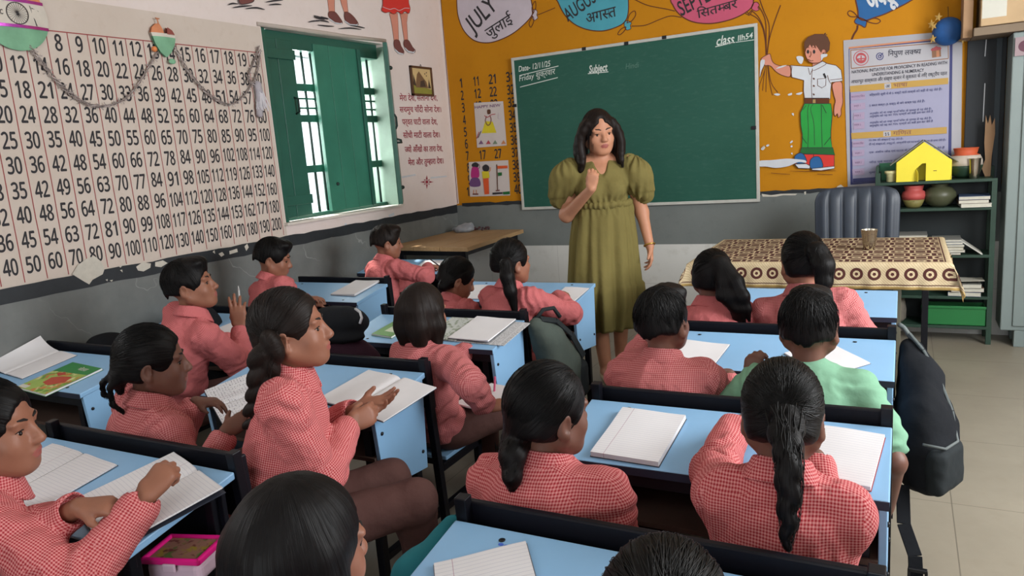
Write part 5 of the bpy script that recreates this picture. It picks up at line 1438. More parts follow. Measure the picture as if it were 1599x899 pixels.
def face_parts(body, Hc, M, s, mouth=True):
    for q in (-1, 1):
        c = Hc+M @ (np.array((q*0.030, 0.0648, -0.006))*s)
        mb = MB(); mb.ball((0, 0, 0), 0.0118*s, 18, 12); R = Matrix([list(r) for r in M])
        o = mb.build('eye', M_eyew, body, smooth=True); o.location = c
        pc = M @ (np.array((q*0.001, 0.0098, -0.001))*s)
        MB().ball(tuple(pc), 0.0055*s, 14, 10).build('iris', M_iris, o, smooth=True)
        p = [Hc+M @ (np.array((q*x, y, z))*s) for x, y, z in ((0.012, 0.0835, 0.0165), (0.024, 0.0835, 0.0215), (0.038, 0.0765, 0.0215), (0.050, 0.062, 0.0145))]
        MB().tube(p, [0.0022*s, 0.0032*s, 0.0028*s, 0.0012*s], 8).build('eyebrow', M_brow, body, smooth=True)
        p = [Hc+M @ (np.array((q*x, y, z))*s) for x, y, z in ((0.018, 0.0770, -0.003), (0.027, 0.0808, 0.0000), (0.036, 0.0775, -0.0006), (0.0425, 0.0705, -0.0045))]
        MB().tube(p, [0.0008*s, 0.0014*s, 0.0014*s, 0.0008*s], 6).build('eyelash', M_brow, body, smooth=True)

# ------------------------------------------------------------------ hair
def hair_uv(V, Q, Hc, M, g):
    """around / along the combing direction g (a head direction)"""
    G = N3(M @ np.array(g)); u0 = N3(np.cross(G, [0.3, 0.21, 0.93])); w0 = np.cross(G, u0)
    P = V-Hc; al = np.arccos(np.clip((P @ G)/np.maximum(np.linalg.norm(P, axis=1), 1e-6), -1, 1)); an = np.arctan2(P @ w0, P @ u0)
    a = an[Q]; a0 = a[:, :1]; a = a0+((a-a0+PI) % (2*PI)-PI)
    return np.stack([a*0.09, al[Q]*0.09], -1).reshape(-1, 2)
HR = np.array((0.0805, 0.099, 0.0965))
def cap_point(Hc, M, s, d, off=0.0):
    """surface of the hair cap along head directions d (n,3)"""
    d = d/np.linalg.norm(d, axis=-1, keepdims=True); r = 1/np.sqrt(((d/(HR+off))**2).sum(-1, keepdims=True))
    return Hc+((d*r+np.array((0, -0.012, 0.020)))*s) @ M.T
def slerp(a, b, t):
    a = a/np.linalg.norm(a, axis=-1, keepdims=True); b = b/np.linalg.norm(b, axis=-1, keepdims=True)
    w = np.arccos(np.clip((a*b).sum(-1, keepdims=True), -0.9999, 0.9999)); return (np.sin((1-t)*w)*a+np.sin(t*w)*b)/np.sin(w)
def add_hair(body, Hc, M, s, style, tail=None, n=260, hm=None, sm=None, h=0.005, seed=1, vol=1.0):
    """style: short | tied | bob | loose;  tail: list of (world-local points, radii, kind)"""
    R = np.random.default_rng(seed); hm = hm or H_black; sm = sm or H_strand
    L = lambda x, y, z: Hc+M @ (np.array((x, y, z))*s)
    v = Vol(h); hr = HR*s*vol
    v.ell(L(0, -0.012, 0.020), hr, M, 0.012)
    if style == 'short':
        v.ell(L(0, -0.050, -0.030), np.array((0.063, 0.054, 0.060))*s, M, 0.03)
        v.ell(L(0, 0.050, 0.085), np.array((0.058, 0.040, 0.026))*s, M, 0.03)
        v.ell(L(0, 0.112, -0.058), np.array((0.088, 0.082, 0.110))*s, M, 0.012, True)
        v.box(L(0, 0.05, -0.105), np.array((0.12, 0.16, 0.05))*s, M @ Rx(-0.22), 0.01, 0.015, True)
        for q in (-1, 1):
            v.ell(L(q*0.088, 0.000, -0.040), np.array((0.032, 0.034, 0.047))*s, M, 0.010, True)
    elif style in ('tied', 'loose', 'bob'):
        v.ell(L(0, -0.050, -0.040), np.array((0.062, 0.050, 0.062))*s, M, 0.03)
        v.ell(L(0, 0.114, -0.048), np.array((0.080, 0.084, 0.116))*s, M, 0.012, True)
        if style == 'loose': v.ell(L(0.004, 0.100, 0.078), np.array((0.034, 0.040, 0.040))*s, M, 0.008, True)
        if style == 'tied':
            v.box(L(0, 0.05, -0.125), np.array((0.12, 0.16, 0.05))*s, M @ Rx(-0.20), 0.01, 0.02, True)
            for q in (-1, 1): v.ell(L(q*0.090, 0.006, -0.040), np.array((0.030, 0.034, 0.045))*s, M, 0.010, True)
        if style == 'bob':
            for q in (-1, 1):
                v.chain([L(q*0.062, -0.004, 0.01), L(q*0.070, 0.0, -0.05), L(q*0.070, -0.006, -0.112)], np.array((0.026, 0.026, 0.020))*s, 0.03)
                v.chain([L(q*0.030, -0.070, 0.01), L(q*0.034, -0.070, -0.05), L(q*0.036, -0.064, -0.120)], np.array((0.036, 0.034, 0.024))*s, 0.03)
            v.box(L(0, -0.03, -0.150), np.array((0.14, 0.14, 0.03))*s, M, 0.004, 0.006, True)
    for t in (tail or []):
        pts, rs, kind = t
        if kind in ('braid', 'plait'):
            wv = 0.33 if kind == 'braid' else 0.12
            P = np.array(pts, float); seg = np.linalg.norm(np.diff(P, axis=0), axis=1); cs = np.concatenate([[0], np.cumsum(seg)]); Lt = cs[-1]; step = 0.024*max(s, 0.8); m = max(int(Lt/step), 3)
            for i in range(m+1):
                a = Lt*i/m; p = np.array([np.interp(a, cs, P[:, c]) for c in range(3)]); r = np.interp(a, cs, rs); a2 = min(Lt, a+0.01); dd = N3(np.array([np.interp(a2, cs, P[:, c]) for c in range(3)])-np.array([np.interp(a2-0.02, cs, P[:, c]) for c in range(3)]))
                sd = N3(np.cross(dd, N3(CAM_loc-p)))*(1 if i % 2 else -1)
                ax = N3(dd+sd*(0.62 if kind == 'braid' else 0.35)); sx = N3(np.cross(ax, N3(CAM_loc-p))); nn = np.cross(ax, sx)
                v.ell(p+sd*r*wv, (r*0.74, r*1.35, r*0.80), np.stack([sx, ax, nn], 1), 0.003)
        else:
            v.chain(pts, rs, 0.015)
    g = {'short': (0, -0.35, 0.94), 'bob': (0, -0.2, 0.98), 'loose': (0, -0.2, 0.98), 'tied': (0, -0.95, -0.3)}[style]
    if tail and style == 'tied':
        g = N3(M.T @ (np.array(tail[0][0][0])-Hc))
    G = N3(M @ np.array(g)); gu = N3(np.cross(G, [0.3, 0.21, 0.93])); gw = np.cross(G, gu)
    def nz(P):
        d = P-Hc; an = np.arctan2(d @ gw, d @ gu); q = np.stack([np.cos(an)*14, np.sin(an)*14, (d @ G)*5], 1)
        return 0.0016*vnoise(q, 1.0, seed)+0.0010*vnoise(q, 2.3, seed+3)
    V, Q = v.mesh(1, nz)
    uv = hair_uv(V, Q, Hc, M, g); mi = np.zeros(len(Q), int)
    # loose strands combed over the cap
    if n:
        K = 10; tt = np.linspace(0, 1, K)[None, :, None]
        if style == 'tied':
            az = R.uniform(-2.6, 2.6, n); el = R.uniform(-0.25, 1.4, n)
            zm = np.where(np.cos(az) > 0, 0.05+0.95*np.cos(az), -0.35+0.0*az); zz = zm+(1.6-zm)*R.uniform(0, 1, n)**1.6; d0 = np.stack([np.sin(az), np.cos(az), zz], 1)
            d1 = np.array(g)[None]+R.normal(0, 0.10, (n, 3))
        else:
            az = R.uniform(0.55, 2*PI-0.55, n); lowz = R.uniform(-0.75, -0.2, n) if style != 'short' else R.uniform(-0.75, 0.15, n)
            cr = np.array((0, -0.25, 0.97))[None]+R.normal(0, 0.22, (n, 3)); d0 = cr
            d1 = np.stack([np.sin(az), np.cos(az), lowz], 1)
            if style == 'short': d1[:, 2] = np.where(np.cos(az) > 0.1, np.maximum(d1[:, 2], 0.10+0.55*np.cos(az)), d1[:, 2])
        D = slerp(d0[:, None, :]*np.ones((1, K, 1)), d1[:, None, :]*np.ones((1, K, 1)), tt)
        off = (R.uniform(-0.0006, 0.0012, (n, 1, 1)))+0.0012*np.sin(tt*PI)*R.uniform(0, 1, (n, 1, 1))
        if style == 'short': off = off+0.006*tt**2*R.uniform(0, 1, (n, 1, 1))
        P = cap_point(Hc, M, s*vol, D, off)
        if style in ('bob', 'loose'):
            ln = R.uniform(0.07, 0.125, (n, 1, 1))*s; t2 = np.clip((tt-0.5)/0.5, 0, 1); De = np.stack([np.sin(az), np.cos(az), R.uniform(-0.35, -0.05, n)], 1)
            D = slerp(d0[:, None, :]*np.ones((1, K, 1)), De[:, None, :]*np.ones((1, K, 1)), np.minimum(tt/0.5, 1)); P = cap_point(Hc, M, s*vol, D, off)
            fl = np.stack([np.sin(az)*0.16, np.cos(az)*0.05, -np.ones(n)], 1)[:, None, :]; P = P+(fl*t2*ln) @ M.T
        rad = (0.0009*np.sin(np.linspace(0.25, PI-0.12, K))[None, :])*R.uniform(0.5, 1.2, (n, 1))
        TV, TQ = tubes3(P, rad)
        uv = np.concatenate([uv, np.zeros((len(TQ)*4, 2))]); mi = np.concatenate([mi, np.ones(len(TQ), int)]); Q = np.concatenate([Q, TQ+len(V)]); V = np.concatenate([V, TV])
    extra = []
    for t in (tail or []):
        pts, rs, kind = t; P0 = np.array(pts, float); m = {'braid': 16, 'plait': 60}.get(kind, 110)
        K = 12; seg = np.linspace(0, len(P0)-1, K); base = np.stack([np.interp(seg, range(len(P0)), P0[:, c]) for c in range(3)], 1); rr = np.interp(seg, range(len(P0)), rs)
        dirs = R.normal(0, 1, (m, 1, 3)); dirs /= np.linalg.norm(dirs, axis=2, keepdims=True)
        P = base[None]+dirs*rr[None, :, None]*R.uniform(0.8, 1.08, (m, 1, 1))+R.normal(0, 0.002, (m, K, 3))
        extra.append(P)
    if extra:
        P = np.concatenate(extra); rad = np.full(P.shape[:2], 0.0011)*np.linspace(1, 0.4, P.shape[1])[None]
        TV, TQ = tubes3(P, rad); uv = np.concatenate([uv, np.zeros((len(TQ)*4, 2))]); mi = np.concatenate([mi, np.ones(len(TQ), int)]); Q = np.concatenate([Q, TQ+len(V)]); V = np.concatenate([V, TV])
    return np_mesh('hair', V, Q, [hm, sm], body, uv, mi)

# ------------------------------------------------------------------ a seated pupil
def pupil(label, seat, head, byaw=0.0, hyaw=0.0, hpitch=0.0, hroll=0.0, hs=0.94, seat_z=0.35, size=1.0, shirt=None, skin=None, style='short', tail=None, hands=None,
          knees=None, hn=220, h=0.0055, sw=1.0, hairvol=1.0, hm=None, sm=None, seed=1, sleeve='long', collar=True, curve=0.02, group='pupils at the desks'):
    """seat, head: world positions (under the hips / middle of the head); hands: {'L': {...}, 'R': {...}} wrists in world"""
    global CAM_loc
    shirt = shirt or C_pink; skin = skin or S_med
    base = np.array((seat[0], seat[1], 0.0)); B = Rz(byaw)
    w2l = lambda p: B.T @ (np.array(p, float)-base)
    d2l = lambda d: B.T @ np.array(d, float)
    CAM_loc = w2l(CAM_C)
    Hc = w2l(head); M = B.T @ (Rz(hyaw) @ Rx(hpitch) @ Ry(hroll))
    k = size
    p0 = np.array((0, 0, seat_z+0.075)); nb = Hc-M @ np.array((0, 0.012, 0.118))*hs*0.55-np.array((0, 0.012, 0.062))*1.0
    up = N3(nb-p0); rt = N3(np.cross([0, 1.0, 0], up)); fw = np.cross(up, rt); T = np.stack([rt, fw, up], 1)
    sp = lambda t, b=0.0: p0+(nb-p0)*t+fw*(-curve*math.sin(PI*t)*1.6+b)
    sh = {q: nb+rt*q*0.122*k*sw-up*0.044*k+fw*0.002 for q in (-1, 1)}
    v = Vol(h)
    v.ell(p0, np.array((0.112, 0.088, 0.078))*k, T, 0.03); v.ell(sp(0.32), np.array((0.098, 0.074, 0.105))*k, T, 0.04); v.ell(sp(0.66), np.array((0.104, 0.072, 0.112))*k, T, 0.04)
    for q in (-1, 1): v.cap(nb+rt*q*0.03-up*0.032*k, sh[q], 0.034*k, 0.032*k, 0.025)
    v.cap(nb-up*0.03, Hc+M @ (np.array((0, -0.018, -0.05))*hs), 0.044*hs, 0.041*hs, 0.02)
    head_solid(v, Hc, M, hs)
    c = Vol(h)          # the shirt
    c.ell(p0+up*0.01, np.array((0.128, 0.104, 0.085))*k, T, 0.04); c.ell(sp(0.32), np.array((0.120, 0.094, 0.115))*k, T, 0.05); c.ell(sp(0.66), np.array((0.126, 0.094, 0.125))*k, T, 0.05)
    for q in (-1, 1): c.cap(nb+rt*q*0.035-up*0.030*k, sh[q]-up*0.002, 0.047*k, 0.047*k, 0.035)
    c.cap(nb-up*0.06, nb-up*0.012, 0.064*k, 0.056*k, 0.03)
    bones = [(p0, nb, 0.11)]; fold = []
    hands = hands or {}
    for q, nm in ((-1, 'L'), (1, 'R')):
        H_ = hands.get(nm)
        if H_ is None:
            W = p0+np.array((q*0.13, 0.30, 0.20)); dr = N3((-q*0.35, 1, 0.02)); nr = np.array((0, 0, 1.0)); cur = (0.5, 0.55, 0.6, 0.7); hint = (q*0.5, -0.35, -0.9); th = 0.5; hsc = 0.8
        else:
            W = w2l(H_['w']); dr = N3(d2l(H_.get('d', (0, 1, 0)))); nr = d2l(H_.get('n', (0, 0, 1))); cur = H_.get('c', (0.5, 0.55, 0.6, 0.7)); hint = d2l(H_['e']) if 'e' in H_ else np.array((q*0.9, -0.3, -0.7)); th = H_.get('t', 0.5); hsc = H_.get('s', 0.8)
        E_ = ik(sh[q], W, 0.205*k, 0.185*k, hint)
        v.chain([sh[q], E_], (0.034*k, 0.030*k), 0.02); v.cap(E_, W, 0.029*k, 0.0195*k, 0.015)
        hand(v, W, dr, nr, q > 0, hsc*k, cur, thumb=th)
        if sleeve == 'long':
            F_ = E_+(W-E_)*0.86
            c.chain([sh[q]-up*0.004, E_], (0.053*k, 0.048*k), 0.03); c.cap(E_, F_, 0.048*k, 0.039*k, 0.02)
            c.cap(E_+(W-E_)*0.80, F_, 0.034*k, 0.0345*k, 0.004)
            c.cap(F_+N3(W-E_)*0.024, W+N3(W-E_)*0.05, 0.030*k, 0.030*k, 0.003, True)
            bones += [(sh[q], E_, 0.045), (E_, W, 0.036)]
        else:
            F_ = sh[q]+(E_-sh[q])*0.72
            c.cap(sh[q]-up*0.004, F_, 0.054*k, 0.056*k, 0.03)
            bones += [(sh[q], E_, 0.05)]
        fold.append((E_, N3(E_-sh[q]), sh[q], W))
    # neck opening, collar
    nk = N3(Hc-nb); v0 = nb+nk*0.012
    c.cap(v0+nk*0.052, v0+nk*0.14, 0.050*hs, 0.056*hs, 0.006, True)
    if collar:
        f2 = N3(fw-nk*(fw @ nk)); r2 = np.cross(f2, nk)
        m_ = 56; rr = 0.054*hs; cl = Vol(0.0042)
        for i in range(m_):
            a0 = 2*PI*i/m_+PI/2; fr_ = 0.5+0.5*math.sin(a0)
            if fr_ > 0.985: continue
            up_ = v0+r2*math.cos(a0)*rr+f2*(math.sin(a0)*rr*1.03+0.004)+nk*(0.030-0.034*fr_**2.0)
            dn_ = up_+(r2*math.cos(a0)+f2*math.sin(a0))*0.021-nk*(0.034+0.014*fr_)
            cl.cap(up_, dn_, 0.0050, 0.0046, 0.003); cl.cap(up_, up_-nk*0.03, 0.0045, 0.0045, 0.003)
    sd = seed*1.7
    def wr(P):
        f = 0.0050*vnoise(P*np.array((1, 1, 0.6)), 10.0, seed)-0.0042*(ridge(P @ rot_ax((0, 1, 0), 0.5)*np.array((1, 1, 0.45)), 13.0, seed+5)-0.4)-0.0022*(ridge(P @ rot_ax((1, 0, 0), 0.6)*np.array((1, 1, 0.5)), 27.0, seed+9)-0.4)
        for E_, du, S_, W in fold:
            d = np.linalg.norm(P-E_, axis=1); al = (P-E_) @ du
            f += 0.0060*np.exp(-(d/0.085)**2)*np.sin(al*140+7*vnoise(P, 14.0, seed+2)+sd)
            d2 = np.linalg.norm(P-S_, axis=1); g = (P-S_) @ N3(du+np.array((0, 0, 0.35)))
            f += 0.0045*np.exp(-(d2/0.095)**2)*np.sin(g*115+6*vnoise(P, 12.0, seed+8))
        g = (P-p0) @ up
        f -= 0.002
        f += 0.0050*np.exp(-((g-0.08)/0.10)**2)*np.sin(g*110+7*vnoise(P, 9.0, seed+4))
        return f
    # legs
    tr = Vol(max(h, 0.007)); kn = {}
    tr.ell(p0-np.array((0, 0, 0.004)), np.array((0.120, 0.098, 0.072))*k, T, 0.03)
    for q, nm in ((-1, 'L'), (1, 'R')):
        hp = p0+np.array((q*0.062, 0.02, -0.012))*k
        if knees: K_ = w2l(knees[nm][0]); A_ = w2l(knees[nm][1])
        else: K_ = np.array((q*0.085, 0.33, 0.385)); A_ = np.array((q*0.085, 0.30, 0.085))
        v.chain([hp, K_, A_], (0.060*k, 0.044*k, 0.030*k), 0.03)
        tr.chain([hp, K_], (0.072*k, 0.056*k), 0.03); tr.cap(K_, A_+np.array((0, 0, 0.02)), 0.056*k, 0.046*k, 0.02)
        fd = N3((K_-hp)*np.array((1, 1, 0))); ft = A_+fd*0.085-np.array((0, 0, 0.045))
        v.cap(A_-np.array((0, 0, 0.035)), ft, 0.028, 0.022, 0.02)
        kn[nm] = (A_, ft, fd)
    V, Q = v.mesh(1)
    body = np_mesh('person', V, Q, [skin, M_lip], None, loc=tuple(base), rz=byaw, mi=lips(V, Q, Hc, M, hs))
    tag(body, label, 'person', group)
    V, Q = c.mesh(1, wr)
    so = np_mesh('shirt', V, Q, [shirt], body, limb_uv(V, Q, bones))
    if collar:
        V, Q = cl.mesh(1); np_mesh('collar', V, Q, [shirt], so, limb_uv(V, Q, [(v0-nk*0.1, v0+nk*0.1, 0.05)]))
    V, Q = tr.mesh(1, lambda P: 0.003*vnoise(P, 16.0, seed)+0.002*vnoise(P, 34.0, seed+1))
    np_mesh('trousers', V, Q, [C_brown], body)
    for nm in ('L', 'R'):
        A_, ft, fd = kn[nm]; s_ = Vol(0.007)
        z0 = np.array((0, 0, 1.0)); f0 = np.array((ft[0], ft[1], 0.026)); a0 = np.array((A_[0]-fd[0]*0.012, A_[1]-fd[1]*0.012, 0.028))
        if A_[2] > 0.2: f0 = ft; a0 = A_-np.array((0, 0, 0.035))
        s_.cap(a0, f0+fd*0.012, 0.031, 0.026, 0.01); s_.cap(a0+z0*0.03, a0, 0.034, 0.031, 0.01)
        if A_[2] <= 0.2: s_.box((f0+a0)/2-z0*0.05, (0.2, 0.2, 0.022), None, 0.002, 0.004, True)
        V, Q = s_.mesh(1); np_mesh('shoe', V, Q, [C_shoe], body)
    face_parts(body, Hc, M, hs)
    tl = [( [w2l(p) for p in pts], rs, kind) for pts, rs, kind in (tail or [])]
    add_hair(body, Hc, M, hs, style, tl, hn, hm, sm, max(h*0.9, 0.0045), seed, hairvol)
    return body
CAM_loc = CAM_C
# ================================================================== things on the desks
def mat_page(name, ruled=True, written=False, tone=(222, 220, 222)):
    m = Mt(name); co = m.coord(); x, y, z = m.xyz(co); n = m.noise(co, 14.0)
    c = m.mix(n, lin(tuple(t-8 for t in tone)), lin(tone))
    if ruled:
        l = (y.mod(0.0095)-0.00475).abs().gt(0.0043); mg = (x+0.052).abs().lt(0.0007)
        c = m.mix(l*0.35, c, lin((120, 124, 160))); c = m.mix(mg*0.6, c, lin((150, 90, 120)))
    if written:
        w = m.noise(m.scaled(co, (1, 0.6, 1)), 420.0, 2.0).gt(0.54)*((y.mod(0.0095)-0.00475).abs().lt(0.0024))*(m.noise(m.scaled(co, (1, 0.25, 1)), 60.0).gt(0.44))
        c = m.mix(w*0.8, c, lin((54, 56, 84)))
    m.color(c); m.set(0.8, 0, 0.2); return m.m
PG_rule = mat_page('ruled_page'); PG_blank = mat_page('plain_page', False); PG_writ = mat_page('written_page', True, True)
CV = {k: mat('notebook_cover_'+k, c, 0.5) for k, c in (('dark', (50, 54, 66)), ('red', (150, 56, 60)), ('grey', (110, 112, 120)), ('blue', (60, 84, 130)), ('green', (70, 130, 70)))}
TILT = math.atan(SLOPE)
def desk_rot(rz): return (Matrix.Rotation(TILT, 4, 'X') @ Matrix.Rotation(rz, 4, 'Z')).to_euler()
def wavy(w, h, z0, fn, mb, mi=0, n=14, skirt=0.0):
    vs = []; k = n+1
    for j in range(k):
        for i in range(k):
            x, y = -w/2+w*i/n, -h/2+h*j/n; vs.append((x, y, z0+fn(i/n, j/n)))
    mb.add(vs, [(j*k+i, j*k+i+1, (j+1)*k+i+1, (j+1)*k+i) for j in range(n) for i in range(n)], mi)
    if skirt:
        ring = [i for i in range(k)]+[j*k+n for j in range(1, k)]+[n*k+i for i in range(n-1, -1, -1)]+[j*k for j in range(n-1, 0, -1)]
        V0 = [vs[i] for i in ring]; L = len(ring)
        mb.add(V0+[(a, b, max(z0-skirt, 0.0006)) for a, b, c in V0], [(i, L+i, L+(i+1) % L, (i+1) % L) for i in range(L)], mi)
def notebook(p, rz, w, h, t, label, page=None, cover='dark', lift=0.0, group='notebooks on the desks', seed=1, rot=None):
    """a pad lying closed back or folded over, written side up"""
    r = random.Random(seed); o = empty('notebook', p, 0, label, 'notebook', group, rot=rot or desk_rot(rz))
    a, b = r.uniform(0, 6), r.uniform(0.3, 1)
    fn = lambda u, v: 0.0012*math.sin(u*5+a)*v+lift*(u**3)*(1-v*0.5)+0.0008*math.sin(v*7+b)
    mb = MB(); wavy(w, h, t, fn, mb, 0, skirt=t); mb.build('pages', page or PG_rule, o, smooth=False)
    mb = MB(); mb.span((-w/2-0.002, -h/2-0.002, 0), (w/2+0.002, h/2+0.002, 0.0009)); mb.build('cover', CV[cover], o)
    return o
def open_book(p, rz, w, h, label, page=None, curlL=0.0, curlR=0.0, group='notebooks on the desks', t=0.006, seed=1, cover='dark', rot=None):
    """two leaves rising to a spine; w is the width of one leaf"""
    o = empty('notebook', p, 0, label, 'notebook', group, rot=rot or desk_rot(rz)); r = random.Random(seed)
    for s, cu in ((-1, curlL), (1, curlR)):
        vs = []; n, m = 16, 10; a = r.uniform(0, 6)
        for j in range(m+1):
            for i in range(n+1):
                u, v = i/n, j/m; x = s*(0.001+u*w)
                z = t*(1-0.75*u)*(1-math.exp(-u*18))+0.0018+cu*u**2.2*(0.5+0.5*v)+0.0012*math.sin(u*7+a+v*2)*u
                x -= s*0.35*cu*u**2
                vs.append((x, -h/2+h*v, z))
        k = n+1; F = [(j*k+i, j*k+i+1, (j+1)*k+i+1, (j+1)*k+i) for j in range(m) for i in range(n)]
        mb = MB(); mb.add(vs, F)
        ring = list(range(k))+[j*k+n for j in range(1, m+1)]+[m*k+i for i in range(n-1, -1, -1)]+[j*k for j in range(m-1, 0, -1)]
        V0 = [vs[i] for i in ring]; L = len(ring)
        mb.add(V0+[(x, y, max(z-0.004, 0.001)) for x, y, z in V0], [(i, L+i, L+(i+1) % L, (i+1) % L) for i in range(L)])
        mb.add([(x, y, max(z-0.004, 0.001)) for x, y, z in vs], [f[::-1] for f in F])
        mb.build('page_block', page or PG_blank, o, smooth=True, autosmooth=40)
    MB().span((-w-0.002, -h/2-0.002, 0), (w+0.002, h/2+0.002, 0.0009)).build('cover', CV[cover], o)
    return o
def sp_(col, row, x, y, off=0.0):
    yf = {'R': YR, 'M': YM, 'W': YW}[col][row]; return spot(col, row, x, yf-y, off)
notebook(sp_('R', 2, 2.80, -3.715), -0.04, 0.172, 0.222, 0.013, 'thick ruled notepad at the left end of the desk with the long-braided girl', cover='dark', seed=1)
notebook(sp_('R', 2, 3.255, -3.70), -0.10, 0.165, 0.215, 0.010, 'ruled notepad under the right arm of the long-braided girl', cover='red', seed=2)
notebook(sp_('R', 1, 2.755, -2.95), -0.12, 0.165, 0.21, 0.003, 'thin sheet of paper beside the short-haired boy in pink', PG_blank, 'grey', seed=3)
notebook(sp_('R', 1, 3.165, -2.92), 0.75, 0.165, 0.2, 0.004, 'white paper lying askew in front of the boy in mint green', PG_blank, 'grey', seed=4)
notebook(sp_('R', 3, 2.775, -4.45), 0.62, 0.17, 0.23, 0.006, 'ruled notebook turned askew on the nearest desk at the bottom edge', cover='grey', seed=5)
open_book(sp_('M', 2, 1.895, -3.62), -0.22, 0.165, 0.225, 'wide open blank notebook before the girl with clasped hands', t=0.012, seed=6)
open_book(sp_('M', 2, 1.42, -3.72), -0.55, 0.16, 0.21, 'open notebook with handwriting under the hands of the child with loose curls', PG_writ, curlL=0.02, seed=7)
open_book(sp_('M', 3, 1.44, -4.40), -0.10, 0.165, 0.2, 'open blank notebook at the left, beside the writing girl\'s face', PG_rule, seed=8, cover='dark')
open_book(sp_('M', 3, 1.84, -4.405, 0.004), -0.33, 0.155, 0.25, 'open notebook under the fisted pencil of the girl in the lower left corner', PG_rule, curlR=0.012, seed=9, cover='dark', t=0.010)
open_book(sp_('W', 3, 0.145, -3.69), -0.12, 0.15, 0.22, 'open notebook with one leaf rolled up at the far left edge', PG_blank, curlL=0.06, seed=10)
notebook(sp_('W', 2, 0.56, -2.965), -0.25, 0.17, 0.21, 0.004, 'notebook in front of the boy holding up a pencil', PG_blank, 'grey', seed=11)
notebook(sp_('W', 1, 0.555, -2.08), -0.03, 0.18, 0.23, 0.008, 'closed-back notebook with a dark lower edge on the desk below the window', PG_blank, 'dark', lift=0.004, seed=12)
notebook(sp_('W', 0, 0.53, -1.25), 0.1, 0.2, 0.22, 0.004, 'bright sunlit paper under the writing boy\'s hand at the front', PG_blank, 'grey', seed=13)
notebook(sp_('M', 0, 1.375, -2.04), 0.05, 0.165, 0.2, 0.004, 'paper in front of the small bending child', PG_blank, 'grey', seed=14)
notebook(sp_('M', 0, 1.895, -2.06), -0.06, 0.135, 0.215, 0.005, 'notebook under the right hand of the ponytailed girl by the teacher', PG_blank, 'grey', seed=15)
# printed things
def mat_cover_art(name, base, cols, sc=26.0, white=0.0):
    m = Mt(name); co = m.coord(); c = lin(base)
    for i, k in enumerate(cols):
        n = m.noise(co, sc*(0.8+0.25*i), 3.0, 0.5); c = m.mix(((n-0.55)*14).clamp(), c, lin(k))
    m.color(c); m.set(0.45, 0, 0.4); return m.m
o = notebook(sp_('W', 3, 0.485, -3.785), -0.10, 0.225, 0.22, 0.006, 'school book with a green and red picture cover on the unoccupied left desk', PG_blank, 'green', group='textbooks', seed=16)
o['category'] = 'book'; o.name = 'textbook'
mb = MB(); z = 0.0085
mb.poly([(-0.112, -0.11, z), (0.112, -0.11, z), (0.112, 0.05, z), (-0.112, 0.03, z)], 0); mb.poly([(-0.112, 0.03, z), (0.112, 0.05, z), (0.112, 0.11, z), (-0.112, 0.11, z)], 1)
mb.poly([(-0.03, -0.05, z+0.0003), (0.03, -0.06, z+0.0003), (0.08, -0.02, z+0.0003), (0.06, 0.02, z+0.0003), (0.0, 0.01, z+0.0003), (-0.04, -0.01, z+0.0003)], 2)
mb.poly([(-0.06, 0.02, z+0.0004), (-0.02, 0.005, z+0.0004), (0.0, 0.025, z+0.0004), (-0.03, 0.04, z+0.0004)], 2); mb.poly([(-0.11, -0.105, z+0.0004), (-0.05, -0.105, z+0.0004), (-0.05, -0.085, z+0.0004), (-0.11, -0.085, z+0.0004)], 3)
put_text(mb, 'मेला', (0.0, 0.066, z+0.0004), (0.06, 0.068, z+0.0004), (0, 1, 0), 3, 0.01, height=0.022)
mb.build('cover_picture', [mat_cover_art('cover_meadow', (150, 176, 86), [(210, 206, 150), (98, 140, 52), (190, 120, 60)]), mat('cover_green', (48, 128, 66), 0.45), mat('cover_red', (176, 70, 50), 0.45), mat('cover_white', (206, 208, 200), 0.45)], o, fix=False)
o = notebook(sp_('M', 1, 1.41, -2.85), -0.15, 0.12, 0.18, 0.006, 'green book with a pale label beside the bob-haired girl', PG_blank, 'green', group='textbooks', seed=17)
o['category'] = 'book'; o.name = 'textbook'
mb = MB(); mb.poly([(-0.06, -0.09, z-0.0005), (0.06, -0.09, z-0.0005), (0.06, 0.09, z-0.0005), (-0.06, 0.09, z-0.0005)], 0); mb.poly([(-0.02, -0.05, z), (0.04, -0.05, z), (0.04, 0.05, z), (-0.02, 0.05, z)], 1)
mb.build('cover_picture', [mat('cover_leaf_green', (96, 142, 70), 0.45), mat('cover_pale', (196, 204, 176), 0.45)], o, fix=False)
def flat_sheet(name, p, rz, w, h, m, label, cat):
    mb = MB(); wavy(w, h, 0.0016, lambda u, v: 0.0012*math.sin(u*6+v*4)+0.0012, mb, 0, n=10, skirt=0.0016)
    return tag(mb.build(name, m, loc=p, rot=desk_rot(rz)), label, cat)
def mat_print(name):
    m = Mt(name); co = m.coord(); x, y, z = m.xyz(co)
    w = m.noise(m.scaled(co, (1, 0.5, 1)), 300.0, 2.0).gt(0.5)*((y.mod(0.006)-0.003).abs().lt(0.0018))*((x.mod(0.042)-0.021).abs().lt(0.018))
    m.color(m.mix(w*0.6, lin((196, 196, 198)), lin((70, 70, 76)))); m.set(0.8, 0, 0.2); return m.m
flat_sheet('newspaper', sp_('M', 1, 1.86, -2.835, 0.0), -0.05, 0.30, 0.225, mat_print('newsprint'), 'folded newspaper sheet under the notebook on the second column\'s second desk', 'newspaper')
flat_sheet('picture_sheet', sp_('M', 1, 1.70, -2.83, 0.0048), -0.06, 0.17, 0.22, mat_cover_art('printed_creepers', (196, 200, 196), [(120, 134, 116), (150, 160, 140)], 60.0), 'sheet printed with grey-green leaf drawings beside the white notebook', 'paper')
